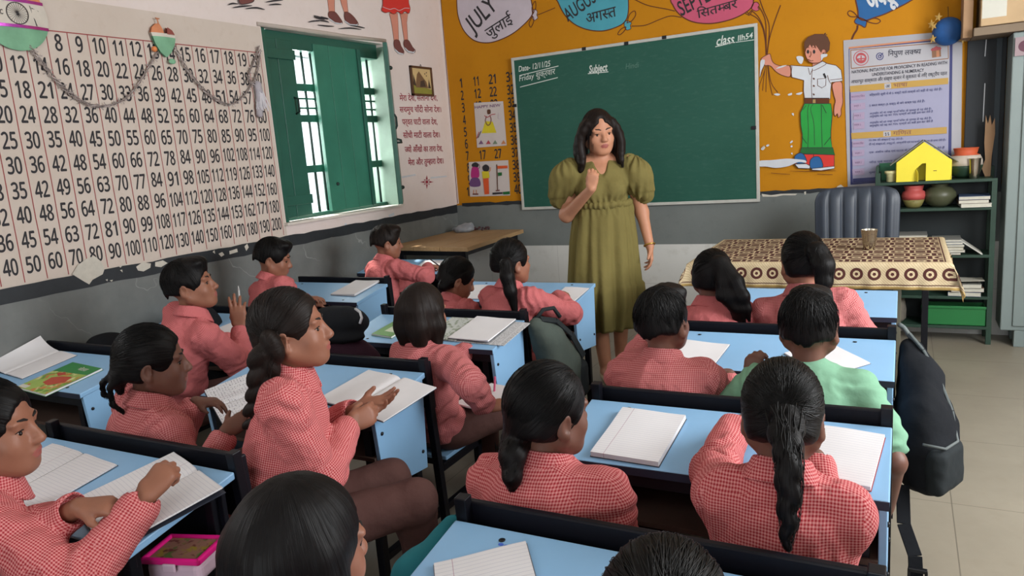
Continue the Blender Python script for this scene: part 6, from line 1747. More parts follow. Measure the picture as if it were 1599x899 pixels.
o = notebook(sp_('M', 1, 1.84, -2.83, 0.0092), -0.06, 0.195, 0.225, 0.004, 'white blank notebook lying over a newspaper on the second column\'s second desk', PG_blank, 'dark', lift=0.003, seed=18)
P = HZ(762, 622, 0.47)
open_t = notebook((P[0], P[1], 0.474), -0.25, 0.15, 0.2, 0.006, 'notebook on the lap of the bob-haired girl, under her pink pencil', PG_blank, 'grey', seed=19, rot=(0.1, 0.0, -0.25))

# pencils and pens in hands
def pencil(a, b, r, m, label, tip=None, name='pencil', cat='pencil'):
    a, b = Vector(a), Vector(b); d = (b-a); o = empty(name, a, 0, label, cat)
    L = d.length; n = d.normalized()
    MB().tube([(0, 0, 0), n*(L*0.86)], r, 8).build('barrel', m, o, smooth=True, autosmooth=40)
    MB().tube([n*(L*0.86), n*L], [r, r*0.2], 8).build('point', tip or mat('pencil_wood', (196, 160, 120), 0.6), o, smooth=True)
    return o
M_white_p = mat('white_pencil_lacquer', (206, 206, 204), 0.3); M_pinkp = mat('pink_pencil_lacquer', (206, 96, 130), 0.35); M_redp = mat('dark_red_pencil_lacquer', (128, 52, 62), 0.35); M_blkp = mat('black_pen_body', (28, 30, 44), 0.35)
pencil(HY(376, 492, -3.115), HY(372, 446, -3.115), 0.0042, M_white_p, 'white pencil held upright by the boy before the grey wall', M_white_p)
pencil(HY(236, 738, -4.30), HY(190, 764, -4.34), 0.0042, M_redp, 'dark red pencil in the fist of the girl in the lower left corner')
pencil(HY(773, 588, -3.10), HY(771, 634, -3.10), 0.0042, M_pinkp, 'pink pencil held upright by the bob-haired girl')
pencil(HY(578, 648, -3.68), HY(612, 622, -3.66), 0.0045, M_blkp, 'black pen held in the clasped hands of the girl with the thick braid', mat('pen_tip', (60, 50, 70), 0.4), 'pen', 'pen')
pencil(HY(672, 405, -1.53), HY(690, 418, -1.56), 0.004, M_blkp, 'dark pencil in the hand of the boy at the sunlit front desk')

# ------------------------------------------------------------------ bags and boxes
def soft(v, mats, name, parent=None, amp=0.004, sc=16.0, seed=1, smooth=1):
    V, Q = v.mesh(smooth, lambda P: amp*vnoise(P, sc, seed)+amp*0.5*vnoise(P, sc*2.3, seed+1))
    return np_mesh(name, V, Q, mats, parent)
M_bagblk = mat_fabric('black_nylon', (24, 26, 30), 0.2, 12, 0.25); M_baggrn = mat_fabric('grey_green_nylon', (74, 82, 76), 0.18, 12, 0.25); M_bagdk = mat_fabric('charcoal_nylon', (40, 44, 46), 0.18, 12, 0.25)
M_maroon = mat_fabric('dark_maroon_cloth', (52, 30, 42), 0.2, 14, 0.25); M_strap = mat('grey_strap_webbing', (92, 98, 98), 0.8); M_tealb = mat_fabric('teal_bag_cloth', (40, 112, 122), 0.15, 12, 0.25)
# rucksack hanging on the end post of the right column's second desk
bp = (3.372, -2.73)
o = empty('backpack', (3.43, -2.92, 0.20), 0, 'black backpack hung on the desk end beside the right aisle', 'bag'); Lc = Vector(o.location)
def loc_(p): return np.array(p)-np.array(o.location)
v = Vol(0.007)
v.chain([loc_((3.405, -2.75, 0.63)), loc_((3.425, -2.79, 0.55)), loc_((3.447, -2.86, 0.42)), loc_((3.455, -2.91, 0.31))], (0.034, 0.062, 0.080, 0.080), 0.05)
v.ell(loc_((3.445, -2.89, 0.38)), (0.078, 0.115, 0.15), None, 0.05); v.box(loc_((3.45, -2.91, 0.32)), (0.055, 0.10, 0.085), Rz(0.1), 0.04, 0.03)
v.box(loc_((3.475, -2.97, 0.205)), (0.3, 0.3, 0.022), None, 0.004, 0.02, True); v.box(loc_((3.325, -2.9, 0.4)), (0.045, 0.4, 0.5), None, 0.004, 0.02, True)
soft(v, [M_bagblk], 'bag_body', o, 0.010, 11.0, 3)
v = Vol(0.006); v.box(loc_((3.500, -2.955, 0.325)), (0.030, 0.078, 0.075), Rz(-0.45), 0.025, 0.01); soft(v, [M_bagdk], 'front_pocket', o, 0.006, 18, 4)
mb = MB(); mb.tube([loc_(p) for p in ((3.478, -2.80, 0.56), (3.520, -2.87, 0.46), (3.535, -2.93, 0.40), (3.50, -3.015, 0.405), (3.44, -3.035, 0.42))], 0.0045, 6); mb.build('zip', M_strap, o, smooth=True)
mb = MB(); pts = [loc_(p) for p in ((3.40, -2.745, 0.68), (3.44, -2.775, 0.635), (3.485, -2.815, 0.555), (3.52, -2.865, 0.47), (3.53, -2.90, 0.40))]
for a, b in zip(pts[:-1], pts[1:]): mb.bar(a, b, 0.028, 0.008, up=(1, 0.3, 0.2))
mb.build('shoulder_strap', M_strap, o, bevel=0.002)
mb = MB(); pts = [loc_(p) for p in ((3.39, -2.98, 0.26), (3.395, -3.06, 0.17), (3.425, -3.14, 0.115), (3.43, -3.17, 0.03))]
for a, b in zip(pts[:-1], pts[1:]): mb.bar(a, b, 0.038, 0.006, up=(0.2, -1, 0.5))
mb.build('loose_strap', M_bagblk, o, bevel=0.002)
mb = MB(); c_ = loc_((3.432, -3.16, 0.082)); mb.box(c_, (0.05, 0.014, 0.012)); mb.box(c_+np.array((0, 0, -0.03)), (0.05, 0.014, 0.010)); mb.box(c_+np.array((-0.022, 0, -0.015)), (0.008, 0.014, 0.03)); mb.box(c_+np.array((0.022, 0, -0.015)), (0.008, 0.014, 0.03)); mb.build('strap_buckle', M_hole, o, bevel=0.002)
mb = MB(); pts = [loc_(p) for p in ((3.372, -2.72, 0.705), (3.385, -2.70, 0.69), (3.41, -2.735, 0.66))]; mb.tube([tuple(p) for p in pts], 0.008, 8); mb.build('hanging_loop', M_strap, o, smooth=True)
# grey-green rucksack on the bench end behind the ponytailed girl
ox, oy = 2.06, -2.62
o = empty('backpack', (ox, oy, 0.2), 0, 'grey green backpack hung on the bench end between the desks near the teacher', 'bag')
v = Vol(0.007)
v.chain([loc_((2.030, -2.71, 0.64)), loc_((2.045, -2.65, 0.57)), loc_((2.062, -2.58, 0.44)), loc_((2.07, -2.55, 0.30))], (0.034, 0.066, 0.084, 0.080), 0.05); v.ell(loc_((2.058, -2.59, 0.43)), (0.074, 0.115, 0.15), None, 0.04)
v.box(loc_((1.94, -2.6, 0.4)), (0.05, 0.4, 0.5), None, 0.004, 0.02, True)
soft(v, [M_baggrn], 'bag_body', o, 0.006, 14, 7)
v = Vol(0.006); v.box(loc_((2.100, -2.535, 0.36)), (0.045, 0.075, 0.09), Rz(-0.5), 0.035, 0.01); soft(v, [M_bagdk], 'front_pocket', o, 0.004, 18, 8)
mb = MB()
for dx in (-0.03, 0.045):
    pts = [loc_(p) for p in ((2.035+dx*0.3, -2.70, 0.668), (2.06+dx*0.7, -2.64, 0.648), (2.09+dx*0.8, -2.57, 0.572), (2.115+dx*0.8, -2.51, 0.46))]
    for a, b in zip(pts[:-1], pts[1:]): mb.bar(a, b, 0.030, 0.008, up=(0.2, -0.5, 0.8))
mb.build('shoulder_strap', M_bagdk, o, bevel=0.002)
mb = MB(); mb.tube([loc_(p) for p in ((2.02, -2.70, 0.66), (2.045, -2.665, 0.70), (2.075, -2.625, 0.70), (2.09, -2.60, 0.655))], 0.009, 8); mb.build('grab_handle', M_bagdk, o, smooth=True)
# black bag with a white cord on the bench beside the bob-haired girl
ox, oy = 1.46, -3.27
o = empty('backpack', (ox, oy, SZB if 'SZB' in globals() else 0.327), 0, 'black and maroon bag with a white cord standing on the bench beside the bob-haired girl', 'bag')
v = Vol(0.006); v.ell(loc_((1.435, -3.24, 0.760)), (0.135, 0.085, 0.066), None, 0.02); v.ell(loc_((1.435, -3.275, 0.715)), (0.150, 0.060, 0.030), None, 0.02)
soft(v, [M_bagblk], 'bag_lid', o, 0.004, 15, 11)
v = Vol(0.006); v.ell(loc_((1.455, -3.255, 0.54)), (0.195, 0.088, 0.185), None, 0.05); v.box(loc_((1.47, -3.25, 0.30)), (0.4, 0.4, 0.03), None, 0.004, 0.01, True); v.box(loc_((1.47, -3.42, 0.5)), (0.4, 0.045, 0.5), None, 0.004, 0.02, True)
soft(v, [M_maroon], 'bag_body', o, 0.005, 14, 12)
pts = [HY(x, y, yy) for x, y, yy in ((555, 482, -3.265), (562, 487, -3.29), (565, 496, -3.315), (562, 505, -3.33))]
MB().tube([loc_(p) for p in pts], 0.005, 8).build('cord', K_white, o, smooth=True)
# teal bag under the left end of the nearest desk
o = empty('cloth_bag', (2.565, -4.36, 0.30), 0, 'teal bag hanging at the left end of the nearest desk', 'bag')
v = Vol(0.006); v.chain([loc_((2.575, -4.24, 0.62)), loc_((2.555, -4.34, 0.56)), loc_((2.54, -4.40, 0.45))], (0.022, 0.05, 0.06), 0.03); v.box(loc_((2.66, -4.3, 0.5)), (0.06, 0.4, 0.4), None, 0.003, 0.01, True)
soft(v, [M_tealb], 'bag_body', o, 0.004, 16, 14)
MB().tube([loc_(p) for p in ((2.57, -4.235, 0.62), (2.592, -4.225, 0.66), (2.596, -4.24, 0.68))], 0.006, 8).build('strap', M_tealb, o, smooth=True)
# black school bags against the wall
for (x, y, lab, sd) in ((0.30, -3.00, 'black bag leaning on the grey wall beyond the raised pencil', 21), (0.20, -3.40, 'black bag on the bench in front of the unoccupied left desk', 22)):
    o = empty('school_bag', (x, y, 0.327), 0, lab, 'bag', 'black bags by the left wall')
    hgt = 0.30 if sd == 21 else 0.26
    v = Vol(0.008); v.chain([loc_((x-0.1, y, 0.42)), loc_((x+0.02, y, 0.327+hgt)), loc_((x+0.16, y, 0.42))], (0.10, 0.10, 0.095), 0.06); v.box(loc_((x, y, 0.28)), (0.5, 0.4, 0.047), None, 0.004, 0.01, True); v.box(loc_((x, y-0.14, 0.5)), (0.5, 0.05, 0.5), None, 0.004, 0.01, True)
    soft(v, [M_bagblk], 'bag_body', o, 0.006, 12, sd)
# lunch box on the bench at the lower left
P = HZ(290, 872, 0.50)
lb = empty('lunch_box', (P[0], P[1], 0.4675), 0.30, 'lunch box with a bright pink rim on the shelf under the lower left desk', 'lunch box')
def mat_clear(n, c, a):
    m = Mt(n); m.color(lin(c)); m.set(0.25, 0, 0.5); m.b.inputs['Transmission Weight'].default_value = a; return m.m
mb = MB(); mb.span((-0.068, -0.05, 0), (0.068, 0.05, 0.050)); mb.build('box_body', mat('frosted_pink_plastic', (204, 178, 194), 0.35), lb, bevel=0.016, seg=4)
mb = MB()
for a, b in (((-0.074, -0.056, 0.048), (0.074, -0.046, 0.064)), ((-0.074, 0.046, 0.048), (0.074, 0.056, 0.064)), ((-0.074, -0.056, 0.048), (-0.062, 0.056, 0.064)), ((0.062, -0.056, 0.048), (0.074, 0.056, 0.064))): mb.span(a, b)
mb.build('rim', mat('bright_pink_plastic', (226, 30, 132), 0.35), lb, bevel=0.007, seg=3)
MB().span((-0.063, -0.047, 0.050), (0.063, 0.047, 0.058)).build('lid', mat_cover_art('lid_with_food_below', (150, 108, 92), [(96, 110, 60), (150, 130, 50), (112, 60, 56)], 40.0), lb, bevel=0.003)
MB().span((-0.016, -0.062, 0.034), (0.016, -0.055, 0.054)).build('clip', mat('frosted_pink_plastic', (204, 178, 194), 0.35), lb, bevel=0.003)

# ------------------------------------------------------------------ things on the wooden corner table
P = HY(722, 352, -0.24)
o = empty('plastic_bag', (P[0], -0.24, 0.7465), 0, 'crumpled grey plastic bag at the back of the wooden corner table', 'plastic bag')
v = Vol(0.006); v.ell((0, 0, 0.022), (0.095, 0.06, 0.03), None, 0.02); v.ell((0.04, 0.01, 0.04), (0.05, 0.035, 0.028), None, 0.02); v.ell((0.075, 0.02, 0.055), (0.02, 0.018, 0.02), None, 0.02); v.box((0, 0, -0.02), (0.3, 0.3, 0.02), None, 0.002, 0.004, True)
soft(v, [mat('grey_polythene', (142, 146, 152), 0.35, var=0.2, scale=30)], 'bag_body', o, 0.008, 24, 31)
P = HZ(752, 359, 0.746)
o = empty('bead_string', (P[0], P[1], 0.7465), 0.1, 'dark maroon string of beads coiled on the wooden corner table', 'beads')
mb = MB()
for i in range(30):
    a = i*0.42; r = 0.028+0.0009*i; mb.ball((r*math.cos(a)*1.6, r*math.sin(a), 0.007+0.006*(i % 3)), 0.0075, 8, 6)
mb.build('beads', mat('maroon_beads', (76, 44, 48), 0.35), o, smooth=True); o['kind'] = 'thing'
# ------------------------------------------------------------------ decorations strung along the chart wall
M_foil = mat('pink_foil', (190, 84, 190), 0.2, 0.7, var=0.2, scale=20); M_orp = mat('orange_paper', (206, 132, 92), 0.7, var=0.12, scale=14); M_whp = mat('white_paper', (206, 198, 186), 0.75, var=0.08, scale=14); M_grp = mat('pale_green_paper', (122, 172, 138), 0.7, var=0.18, scale=14)
def lw(px, py, x=0.012): return Vector(HX(px, py, x))
c = (lw(-5, -2)+Vector((0, 0, 0)))
cy, cz = -3.425, 2.086; R_ = 0.143
pd_ = empty('paper_disc', (0.014, cy, cz), 0, 'round orange, white and green paper decoration hung at the upper left corner', 'decoration')
def band(z0, z1, m, nm):
    n = 24; pts = []
    for i in range(n+1):
        z = z0+(z1-z0)*i/n; pts.append((math.sqrt(max(R_*R_-z*z, 0)), z))
    q = [(0.0, y, z) for y, z in pts]+[(0.0, -y, z) for y, z in reversed(pts)]
    mb = MB(); dome = lambda y, z: 0.020*(1-(y*y+z*z)/(R_*R_))
    k = len(pts); vs = []
    for y, z in pts:
        for j in range(13): yy = -y+2*y*j/12; vs.append((dome(yy, z)+0.003, yy, z))
    mb.add(vs, [(i*13+j, i*13+j+1, (i+1)*13+j+1, (i+1)*13+j) for i in range(k-1) for j in range(12)])
    mb.add([(0.0, v_[1], v_[2]) for v_ in vs], [(i*13+j+13, i*13+j+14, i*13+j+1, i*13+j) for i in range(k-1) for j in range(12)])
    o_ = mb.build(nm, m, pd_, smooth=True); return o_
band(-0.143, -0.044, M_grp, 'green_panel'); band(-0.044, 0.062, M_whp, 'white_panel'); band(0.062, 0.143, M_orp, 'orange_panel')
for z in (-0.044, 0.062):
    y = math.sqrt(R_*R_-z*z); mb = MB(); n = 20
    P_ = [(0.0255-0.020*((-y+2*y*i/n)**2+z*z)/(R_*R_), -y+2*y*i/n, z) for i in range(n+1)]
    for a, b in zip(P_[:-1], P_[1:]): mb.bar(a, b, 0.003, 0.013, up=(0, 0, 1))
    mb.build('foil_strip', M_foil, pd_)
mb = MB(); wy, wz, wr_ = 0.004, 0.008, 0.044
mb.tube([(0.0245, wy+wr_*math.cos(a), wz+wr_*math.sin(a)) for a in np.linspace(0, 2*PI, 37)], 0.0016, 6, cap=False)
for k in range(24): mb.tube([(0.0245, wy, wz), (0.0240, wy+wr_*math.cos(k*PI/12), wz+wr_*math.sin(k*PI/12))], 0.0006, 4)
mb.build('drawn_wheel', K_ink, pd_)
mb = MB(); put_text(mb, 'REPUBLIC', (0.0175, -0.128, -0.004), (0.0225, -0.054, -0.002), (0, 0, 1), 0, 0.02, height=0.020); mb.add([(0.0185, 0.062, 0.048), (0.0175, 0.066, 0.046), (0.0165, 0.084, -0.036), (0.0175, 0.079, -0.036)], [(0, 1, 2, 3)])
mb.add([(0.017, 0.070, 0.040), (0.012, 0.102, 0.030), (0.011, 0.108, 0.010), (0.016, 0.076, 0.012)], [(0, 1, 2, 3)]); mb.build('drawn_lettering', K_ink, pd_, fix=False)
# heart-shaped paper pocket
H0 = lw(256, 62, 0.02)
ht = empty('paper_heart', (0.012, H0.y, H0.z), 0, 'heart-shaped orange, white and green paper decoration pinned over the number chart', 'decoration')
def heart_band(z0, z1, m, nm, side=None):
    mb = MB(); k, n = 14, 14; vs = []
    for i in range(k+1):
        z = z0+(z1-z0)*i/k
        t = (0.075-z)/0.15
        # outline half widths of a fat heart
        wl = np.interp(z, (-0.085, -0.06, -0.02, 0.03, 0.055, 0.075), (0.004, 0.034, 0.058, 0.072, 0.062, 0.036))
        a0, a1 = -wl*1.02, wl*0.98
        if side == -1: a1 = -0.004-max(0, z-0.045)*0.4; a0 = -wl
        if side == 1: a0 = 0.012+max(0, z-0.02)*0.3; a1 = wl*np.interp(z, (0.0, 0.05, 0.08), (1, 0.85, 0.1)); a1 = max(a1, a0+0.002)
        for j in range(n+1):
            y = a0+(a1-a0)*j/n; b = 0.024*math.sqrt(max(0, 1-(y/(wl+0.012))**2))*np.interp(z, (-0.085, 0, 0.085), (0.3, 1, 0.4)); vs.append((0.002+b, y, z))
    mb.add(vs, [(i*(n+1)+j, i*(n+1)+j+1, (i+1)*(n+1)+j+1, (i+1)*(n+1)+j) for i in range(k) for j in range(n)])
    mb.add([(0.0, a[1], a[2]) for a in vs], [((i+1)*(n+1)+j, (i+1)*(n+1)+j+1, i*(n+1)+j+1, i*(n+1)+j) for i in range(k) for j in range(n)])
    mb.build(nm, m, ht, smooth=True)
heart_band(-0.085, 0.012, M_grp, 'green_panel'); heart_band(0.012, 0.030, M_whp, 'white_panel'); heart_band(0.030, 0.076, M_orp, 'orange_panel', -1); heart_band(0.026, 0.062, mat('brick_red_paper', (142, 74, 66), 0.7), 'red_panel', 1)
MB().tube([(0.012, -0.022, 0.074), (0.014, -0.026, 0.095), (0.012, -0.034, 0.102), (0.012, -0.012, 0.100)], 0.003, 6).build('tie', M_orp, ht, smooth=True)
MB().ball((0.012, -0.068, -0.052), 0.014, 10, 8).build('orange_bead', mat('orange_bead', (222, 134, 78), 0.5), ht, smooth=True)
MB().ball((0.010, 0.028, -0.105), (0.006, 0.022, 0.014), 10, 8).build('green_scrap', M_grp, ht, smooth=True)
# twisted tinsel garlands
M_tin = mat('silver_grey_tinsel', (150, 138, 134), 0.4, 0.3, var=0.3, scale=40)
def garland(px, label, w=0.006):
    w *= 1.9
    pts = smooth_open([tuple(lw(x, y, 0.016)) for x, y in px], 10); mb = MB(); n = len(pts)
    for s in range(3):
        q = []
        for i, p in enumerate(pts):
            a = i*0.8+s*2*PI/3; q.append((p[0]+0.005*math.cos(a), p[1]+0.0055*math.sin(a), p[2]+0.004*math.sin(a+1)))
        mb.tube(q, 0.0026, 5)
    r = random.Random(3)
    for i in range(1, n-1, 1):
        p = Vector(pts[i]); a = i*0.9
        for k in range(2):
            d = Vector((0.3*math.cos(a+k*2), math.cos(a+k*2.5), math.sin(a+k*2.5)))*w*r.uniform(0.8, 1.7)
            mb.add([p, p+d+Vector((0.002, 0, 0.003)), p+d*1.1-Vector((0.0, 0.002, 0.003))], [(0, 1, 2)])
    return tag(mb.build('tinsel_garland', M_tin, fix=False), label, 'garland')
garland([(45, 72), (64, 96), (92, 130), (122, 155), (152, 166), (185, 160), (208, 142), (228, 112), (246, 82)], 'grey tinsel garland drooping from the paper disc to the paper heart', 0.007)
garland([(272, 72), (292, 108), (318, 140), (342, 158), (362, 163), (380, 150), (396, 128)], 'grey tinsel garland drooping from the paper heart to the white tassel', 0.006)
T0 = lw(402, 132, 0.016)
ts = empty('paper_tassel', T0, 0, 'white paper tassel hanging at the window edge of the number chart', 'decoration')
v = Vol(0.005); v.chain([(0, 0, 0.0), (0.004, -0.002, -0.03)], (0.022, 0.024), 0.01); v.chain([(0.006, -0.012, -0.03), (0.008, -0.02, -0.17)], (0.012, 0.02), 0.01)
V, Q = v.mesh(1, lambda P: 0.004*vnoise(P, 60.0, 5)); np_mesh('tassel_head', V, Q, [mat('grey_white_crepe', (170, 164, 170), 0.8)], ts)
mb = MB(); r = random.Random(8)
for k in range(34):
    a = r.uniform(-0.026, 0.034); x = r.uniform(0, 0.02); e = a*1.5+r.uniform(-0.008, 0.012); mb.bar((x, a*0.4, -0.03), (x*1.2+0.004, e, -0.125-r.uniform(0, 0.03)), 0.007, 0.0015, up=(1, 0, 0))
mb.build('tassel_fringe', mat('white_crepe', (206, 202, 208), 0.8), ts); ts['kind'] = 'thing'
o = garland([(404, 72), (398, 92), (388, 118), (394, 130), (402, 110), (406, 78)], 'loop of grey tinsel above the white tassel', 0.005)
# blue paper ball with yellow stars at the poster corner
P = HY(1480, 49, -0.075)
sb = empty('paper_ball', P, 0, 'blue paper ball with yellow stars hung over the poster corner', 'decoration')
MB().ball((0, 0, 0), (0.082, 0.066, 0.082), 28, 18).build('ball_body', mat('blue_paper', (40, 92, 158), 0.6, var=0.15, scale=20), sb, smooth=True)
def star(c, r, n=(0, -1, 0), m=None, rot=0.0):
    mb = MB(); c = Vector(c); n = Vector(n).normalized(); u = n.cross(Vector((0, 0, 1))).normalized(); w = n.cross(u)
    q = [c+n*0.004]+[c+(u*math.cos(rot+i*PI/5)+w*math.sin(rot+i*PI/5))*(r if i % 2 == 0 else r*0.42) for i in range(10)]
    mb.add(q, [(0, 1+i, 1+(i+1) % 10) for i in range(10)]); mb.add([p-n*0.003 for p in q], [(0, 1+(i+1) % 10, 1+i) for i in range(10)])
    mb.build('paper_star', m or mat('yellow_paper', (206, 170, 96), 0.7), sb, fix=False)
for i, (a, rr, zz) in enumerate(((2.75, 0.084, 0.02), (3.3, 0.080, -0.03), (2.3, 0.08, 0.055), (0.3, 0.085, 0.045), (-0.35, 0.082, -0.045), (-0.1, 0.09, 0.0), (3.0, 0.09, 0.045))):
    star((rr*math.cos(a), -0.035, zz+rr*math.sin(a)*0.5), 0.026, (math.cos(a)*0.8, -0.8, 0.1), None, i)
MB().tube([(0, 0, 0.08), (0, 0.03, 0.13), (0, 0.07, 0.15)], 0.0015, 6).build('hanging_string', K_ink, sb)

for o in [q for q in bpy.data.objects if q.name.startswith('school_desk') and 'turned notebook' in q.get('label', '')]:
    P = (2.745, YR[3]-0.045); mb = MB(); r = random.Random(5)
    for k in range(7):
        cx, d = P[0]-o.location.x+r.uniform(-0.014, 0.016), o.location.y-P[1]+r.uniform(-0.006, 0.006); a, b = r.uniform(0.004, 0.010), r.uniform(0.002, 0.004)
        mb.poly([(cx+a*math.cos(t*PI/5), -(d+b*math.sin(t*PI/5)), 0.66-SLOPE*(d+b*math.sin(t*PI/5))+0.0004+0.00008*k) for t in range(10)])
    mb.build('ink_stain', mat('blue_ink', (64, 98, 196), 0.5), o, fix=False)
# ================================================================== the class
SZ = 0.325
def on_desk(px, py, z=0.685): return HZ(px, py, z)
def row_seat(col, row, x): 
    y = {'R': YR+[-5.03], 'M': YM+[-5.03], 'W': YW+[-4.3]}[col][row]
    return (x, y+0.175)
UP = np.array((0, 0, 1.0)); RIGHT = np.array((0.885, 0.46, 0.0))

# ---- front row by the window
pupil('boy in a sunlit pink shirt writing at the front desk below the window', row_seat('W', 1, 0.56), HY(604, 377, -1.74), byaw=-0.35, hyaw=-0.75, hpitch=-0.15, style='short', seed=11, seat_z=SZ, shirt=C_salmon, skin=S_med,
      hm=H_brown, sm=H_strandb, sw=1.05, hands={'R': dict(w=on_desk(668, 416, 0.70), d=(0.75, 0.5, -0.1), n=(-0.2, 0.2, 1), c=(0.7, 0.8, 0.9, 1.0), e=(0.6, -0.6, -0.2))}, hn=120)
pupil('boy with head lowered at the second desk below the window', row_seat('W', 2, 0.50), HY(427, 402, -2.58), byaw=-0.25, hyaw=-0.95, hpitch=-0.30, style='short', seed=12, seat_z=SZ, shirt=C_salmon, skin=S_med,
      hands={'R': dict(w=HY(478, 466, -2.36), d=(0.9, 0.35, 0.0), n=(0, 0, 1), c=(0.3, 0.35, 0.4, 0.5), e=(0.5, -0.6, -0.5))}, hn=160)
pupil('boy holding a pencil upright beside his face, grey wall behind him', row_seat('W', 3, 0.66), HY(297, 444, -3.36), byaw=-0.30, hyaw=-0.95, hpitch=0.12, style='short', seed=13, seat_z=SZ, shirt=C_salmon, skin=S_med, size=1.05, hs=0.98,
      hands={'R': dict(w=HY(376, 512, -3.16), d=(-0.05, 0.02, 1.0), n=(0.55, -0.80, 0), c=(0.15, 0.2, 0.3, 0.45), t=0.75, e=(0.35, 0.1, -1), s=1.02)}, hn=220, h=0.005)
# ---- second column
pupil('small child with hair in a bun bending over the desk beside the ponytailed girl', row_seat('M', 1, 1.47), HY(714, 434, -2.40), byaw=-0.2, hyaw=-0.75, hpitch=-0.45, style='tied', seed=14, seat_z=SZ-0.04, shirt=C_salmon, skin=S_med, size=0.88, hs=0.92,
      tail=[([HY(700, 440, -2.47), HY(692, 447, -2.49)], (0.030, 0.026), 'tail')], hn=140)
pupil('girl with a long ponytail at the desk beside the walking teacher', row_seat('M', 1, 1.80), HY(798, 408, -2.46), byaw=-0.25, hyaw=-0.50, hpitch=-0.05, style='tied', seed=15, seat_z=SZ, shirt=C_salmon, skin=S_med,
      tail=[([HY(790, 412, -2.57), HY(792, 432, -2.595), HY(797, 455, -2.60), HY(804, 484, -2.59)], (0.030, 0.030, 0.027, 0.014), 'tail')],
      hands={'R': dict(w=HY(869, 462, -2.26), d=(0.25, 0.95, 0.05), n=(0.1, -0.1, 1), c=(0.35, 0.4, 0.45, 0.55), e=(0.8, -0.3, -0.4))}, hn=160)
pupil('girl with a plain shoulder-length bob seen from behind, writing with a pink pencil', row_seat('M', 2, 1.88), HY(661, 487, -3.27), byaw=-0.30, hyaw=-0.12, hpitch=-0.08, style='bob', seed=16, seat_z=SZ, shirt=C_pink, skin=S_med, sw=1.0,
      hm=H_brown, sm=H_strandb, hands={'R': dict(w=HZ(758, 636, 0.505), d=(0.70, 0.65, 0.05), n=(0.2, -0.4, 0.9), c=(0.6, 0.7, 0.8, 0.9), e=(0.9, -0.3, -0.6))}, hn=0, h=0.005)
pupil('child with loose curls at the nape, sitting left of the thick-braided girl', row_seat('M', 3, 1.42), HY(238, 563, -4.09), byaw=-0.25, hyaw=-0.72, hpitch=-0.08, style='tied', seed=17, seat_z=SZ, shirt=C_pink, skin=S_dark,
      tail=[([HY(192, 570, -4.15), HY(184, 590, -4.17), HY(188, 612, -4.16)], (0.030, 0.022, 0.010), 'tail'), ([HY(180, 582, -4.17), HY(160, 598, -4.19), HY(162, 616, -4.19), HY(176, 622, -4.18)], (0.007, 0.0055, 0.005, 0.0035), 'lock'), ([HY(186, 588, -4.17), HY(171, 606, -4.20), HY(176, 632, -4.20), HY(196, 646, -4.18)], (0.007, 0.0055, 0.005, 0.0035), 'lock')],
      hands={'R': dict(w=HZ(352, 676, 0.66), d=(0.25, 0.75, 0.35), n=(0.55, -0.2, 0.75), c=(0.35, 0.4, 0.5, 0.6), t=0.1, e=(0.6, -0.4, -0.7)), 'L': dict(w=HZ(306, 628, 0.70), d=(0.9, 0.35, 0.0), n=(0.1, 0.1, 1), c=(0.4, 0.45, 0.55, 0.65), e=(-0.2, -0.5, -0.8))}, hn=420, h=0.0048)
braid = [(px, py) for px, py in ((418, 540), (412, 575), (410, 605), (402, 635), (393, 662))]
pupil('girl with a thick braid sitting sideways on the bench end, hands clasped', (1.875, -4.105), HY(454, 513, -4.0), byaw=-0.92, hyaw=-1.0, hpitch=0.06, style='tied', seed=18, seat_z=SZ+0.02, shirt=C_check, skin=S_med, size=1.08, hs=0.98, sw=0.95,
      hm=H_brown, sm=H_strandb, tail=[([HY(x, y, -4.10-0.004*i) for i, (x, y) in enumerate(braid)], (0.036, 0.034, 0.031, 0.027, 0.018), 'braid')], curve=-0.01,
      hands={'R': dict(w=HZ(545, 664, 0.645), d=(0.45, 0.75, 0.22), n=(0.75, -0.55, 0.3), c=(0.9, 1.0, 1.05, 1.1), t=0.7, e=(0.35, -0.5, -0.9), s=0.88), 'L': dict(w=HZ(556, 640, 0.66), d=(0.75, 0.62, 0.12), n=(-0.35, 0.3, -0.9), c=(0.2, 0.25, 0.35, 0.5), t=0.4, e=(-0.4, 0.2, -0.8), s=0.88)},
      knees={'L': ((2.03, -3.76, 0.425), (2.12, -3.70, 0.085)), 'R': ((2.20, -3.87, 0.435), (2.10, -3.74, 0.085))}, hn=700, h=0.0045)
pupil('girl writing with a fisted pencil in the lower left corner', row_seat('M', 4, 1.52), HY(-16, 668, -4.60), byaw=-0.30, hyaw=-0.95, hpitch=-0.05, style='tied', seed=19, seat_z=SZ, shirt=C_check, skin=S_med, size=1.06, hs=0.98,
      tail=[([HY(-82, 660, -4.66), HY(-100, 700, -4.70), HY(-102, 760, -4.70)], (0.034, 0.028, 0.018), 'tail')],
      hands={'R': dict(w=HZ(226, 776, 0.70), d=(0.12, 0.75, 0.55), n=(0.35, -0.75, 0.55), c=(1.0, 1.05, 1.1, 1.15), t=0.8, e=(0.9, -0.1, -0.9), s=0.86), 'L': dict(w=HZ(122, 792, 0.70), d=(0.85, 0.45, 0.0), n=(0.1, -0.1, 1), c=(0.5, 0.55, 0.6, 0.7), t=0.5, e=(-0.4, -0.3, -0.6), s=0.86)}, hn=500, h=0.0045)
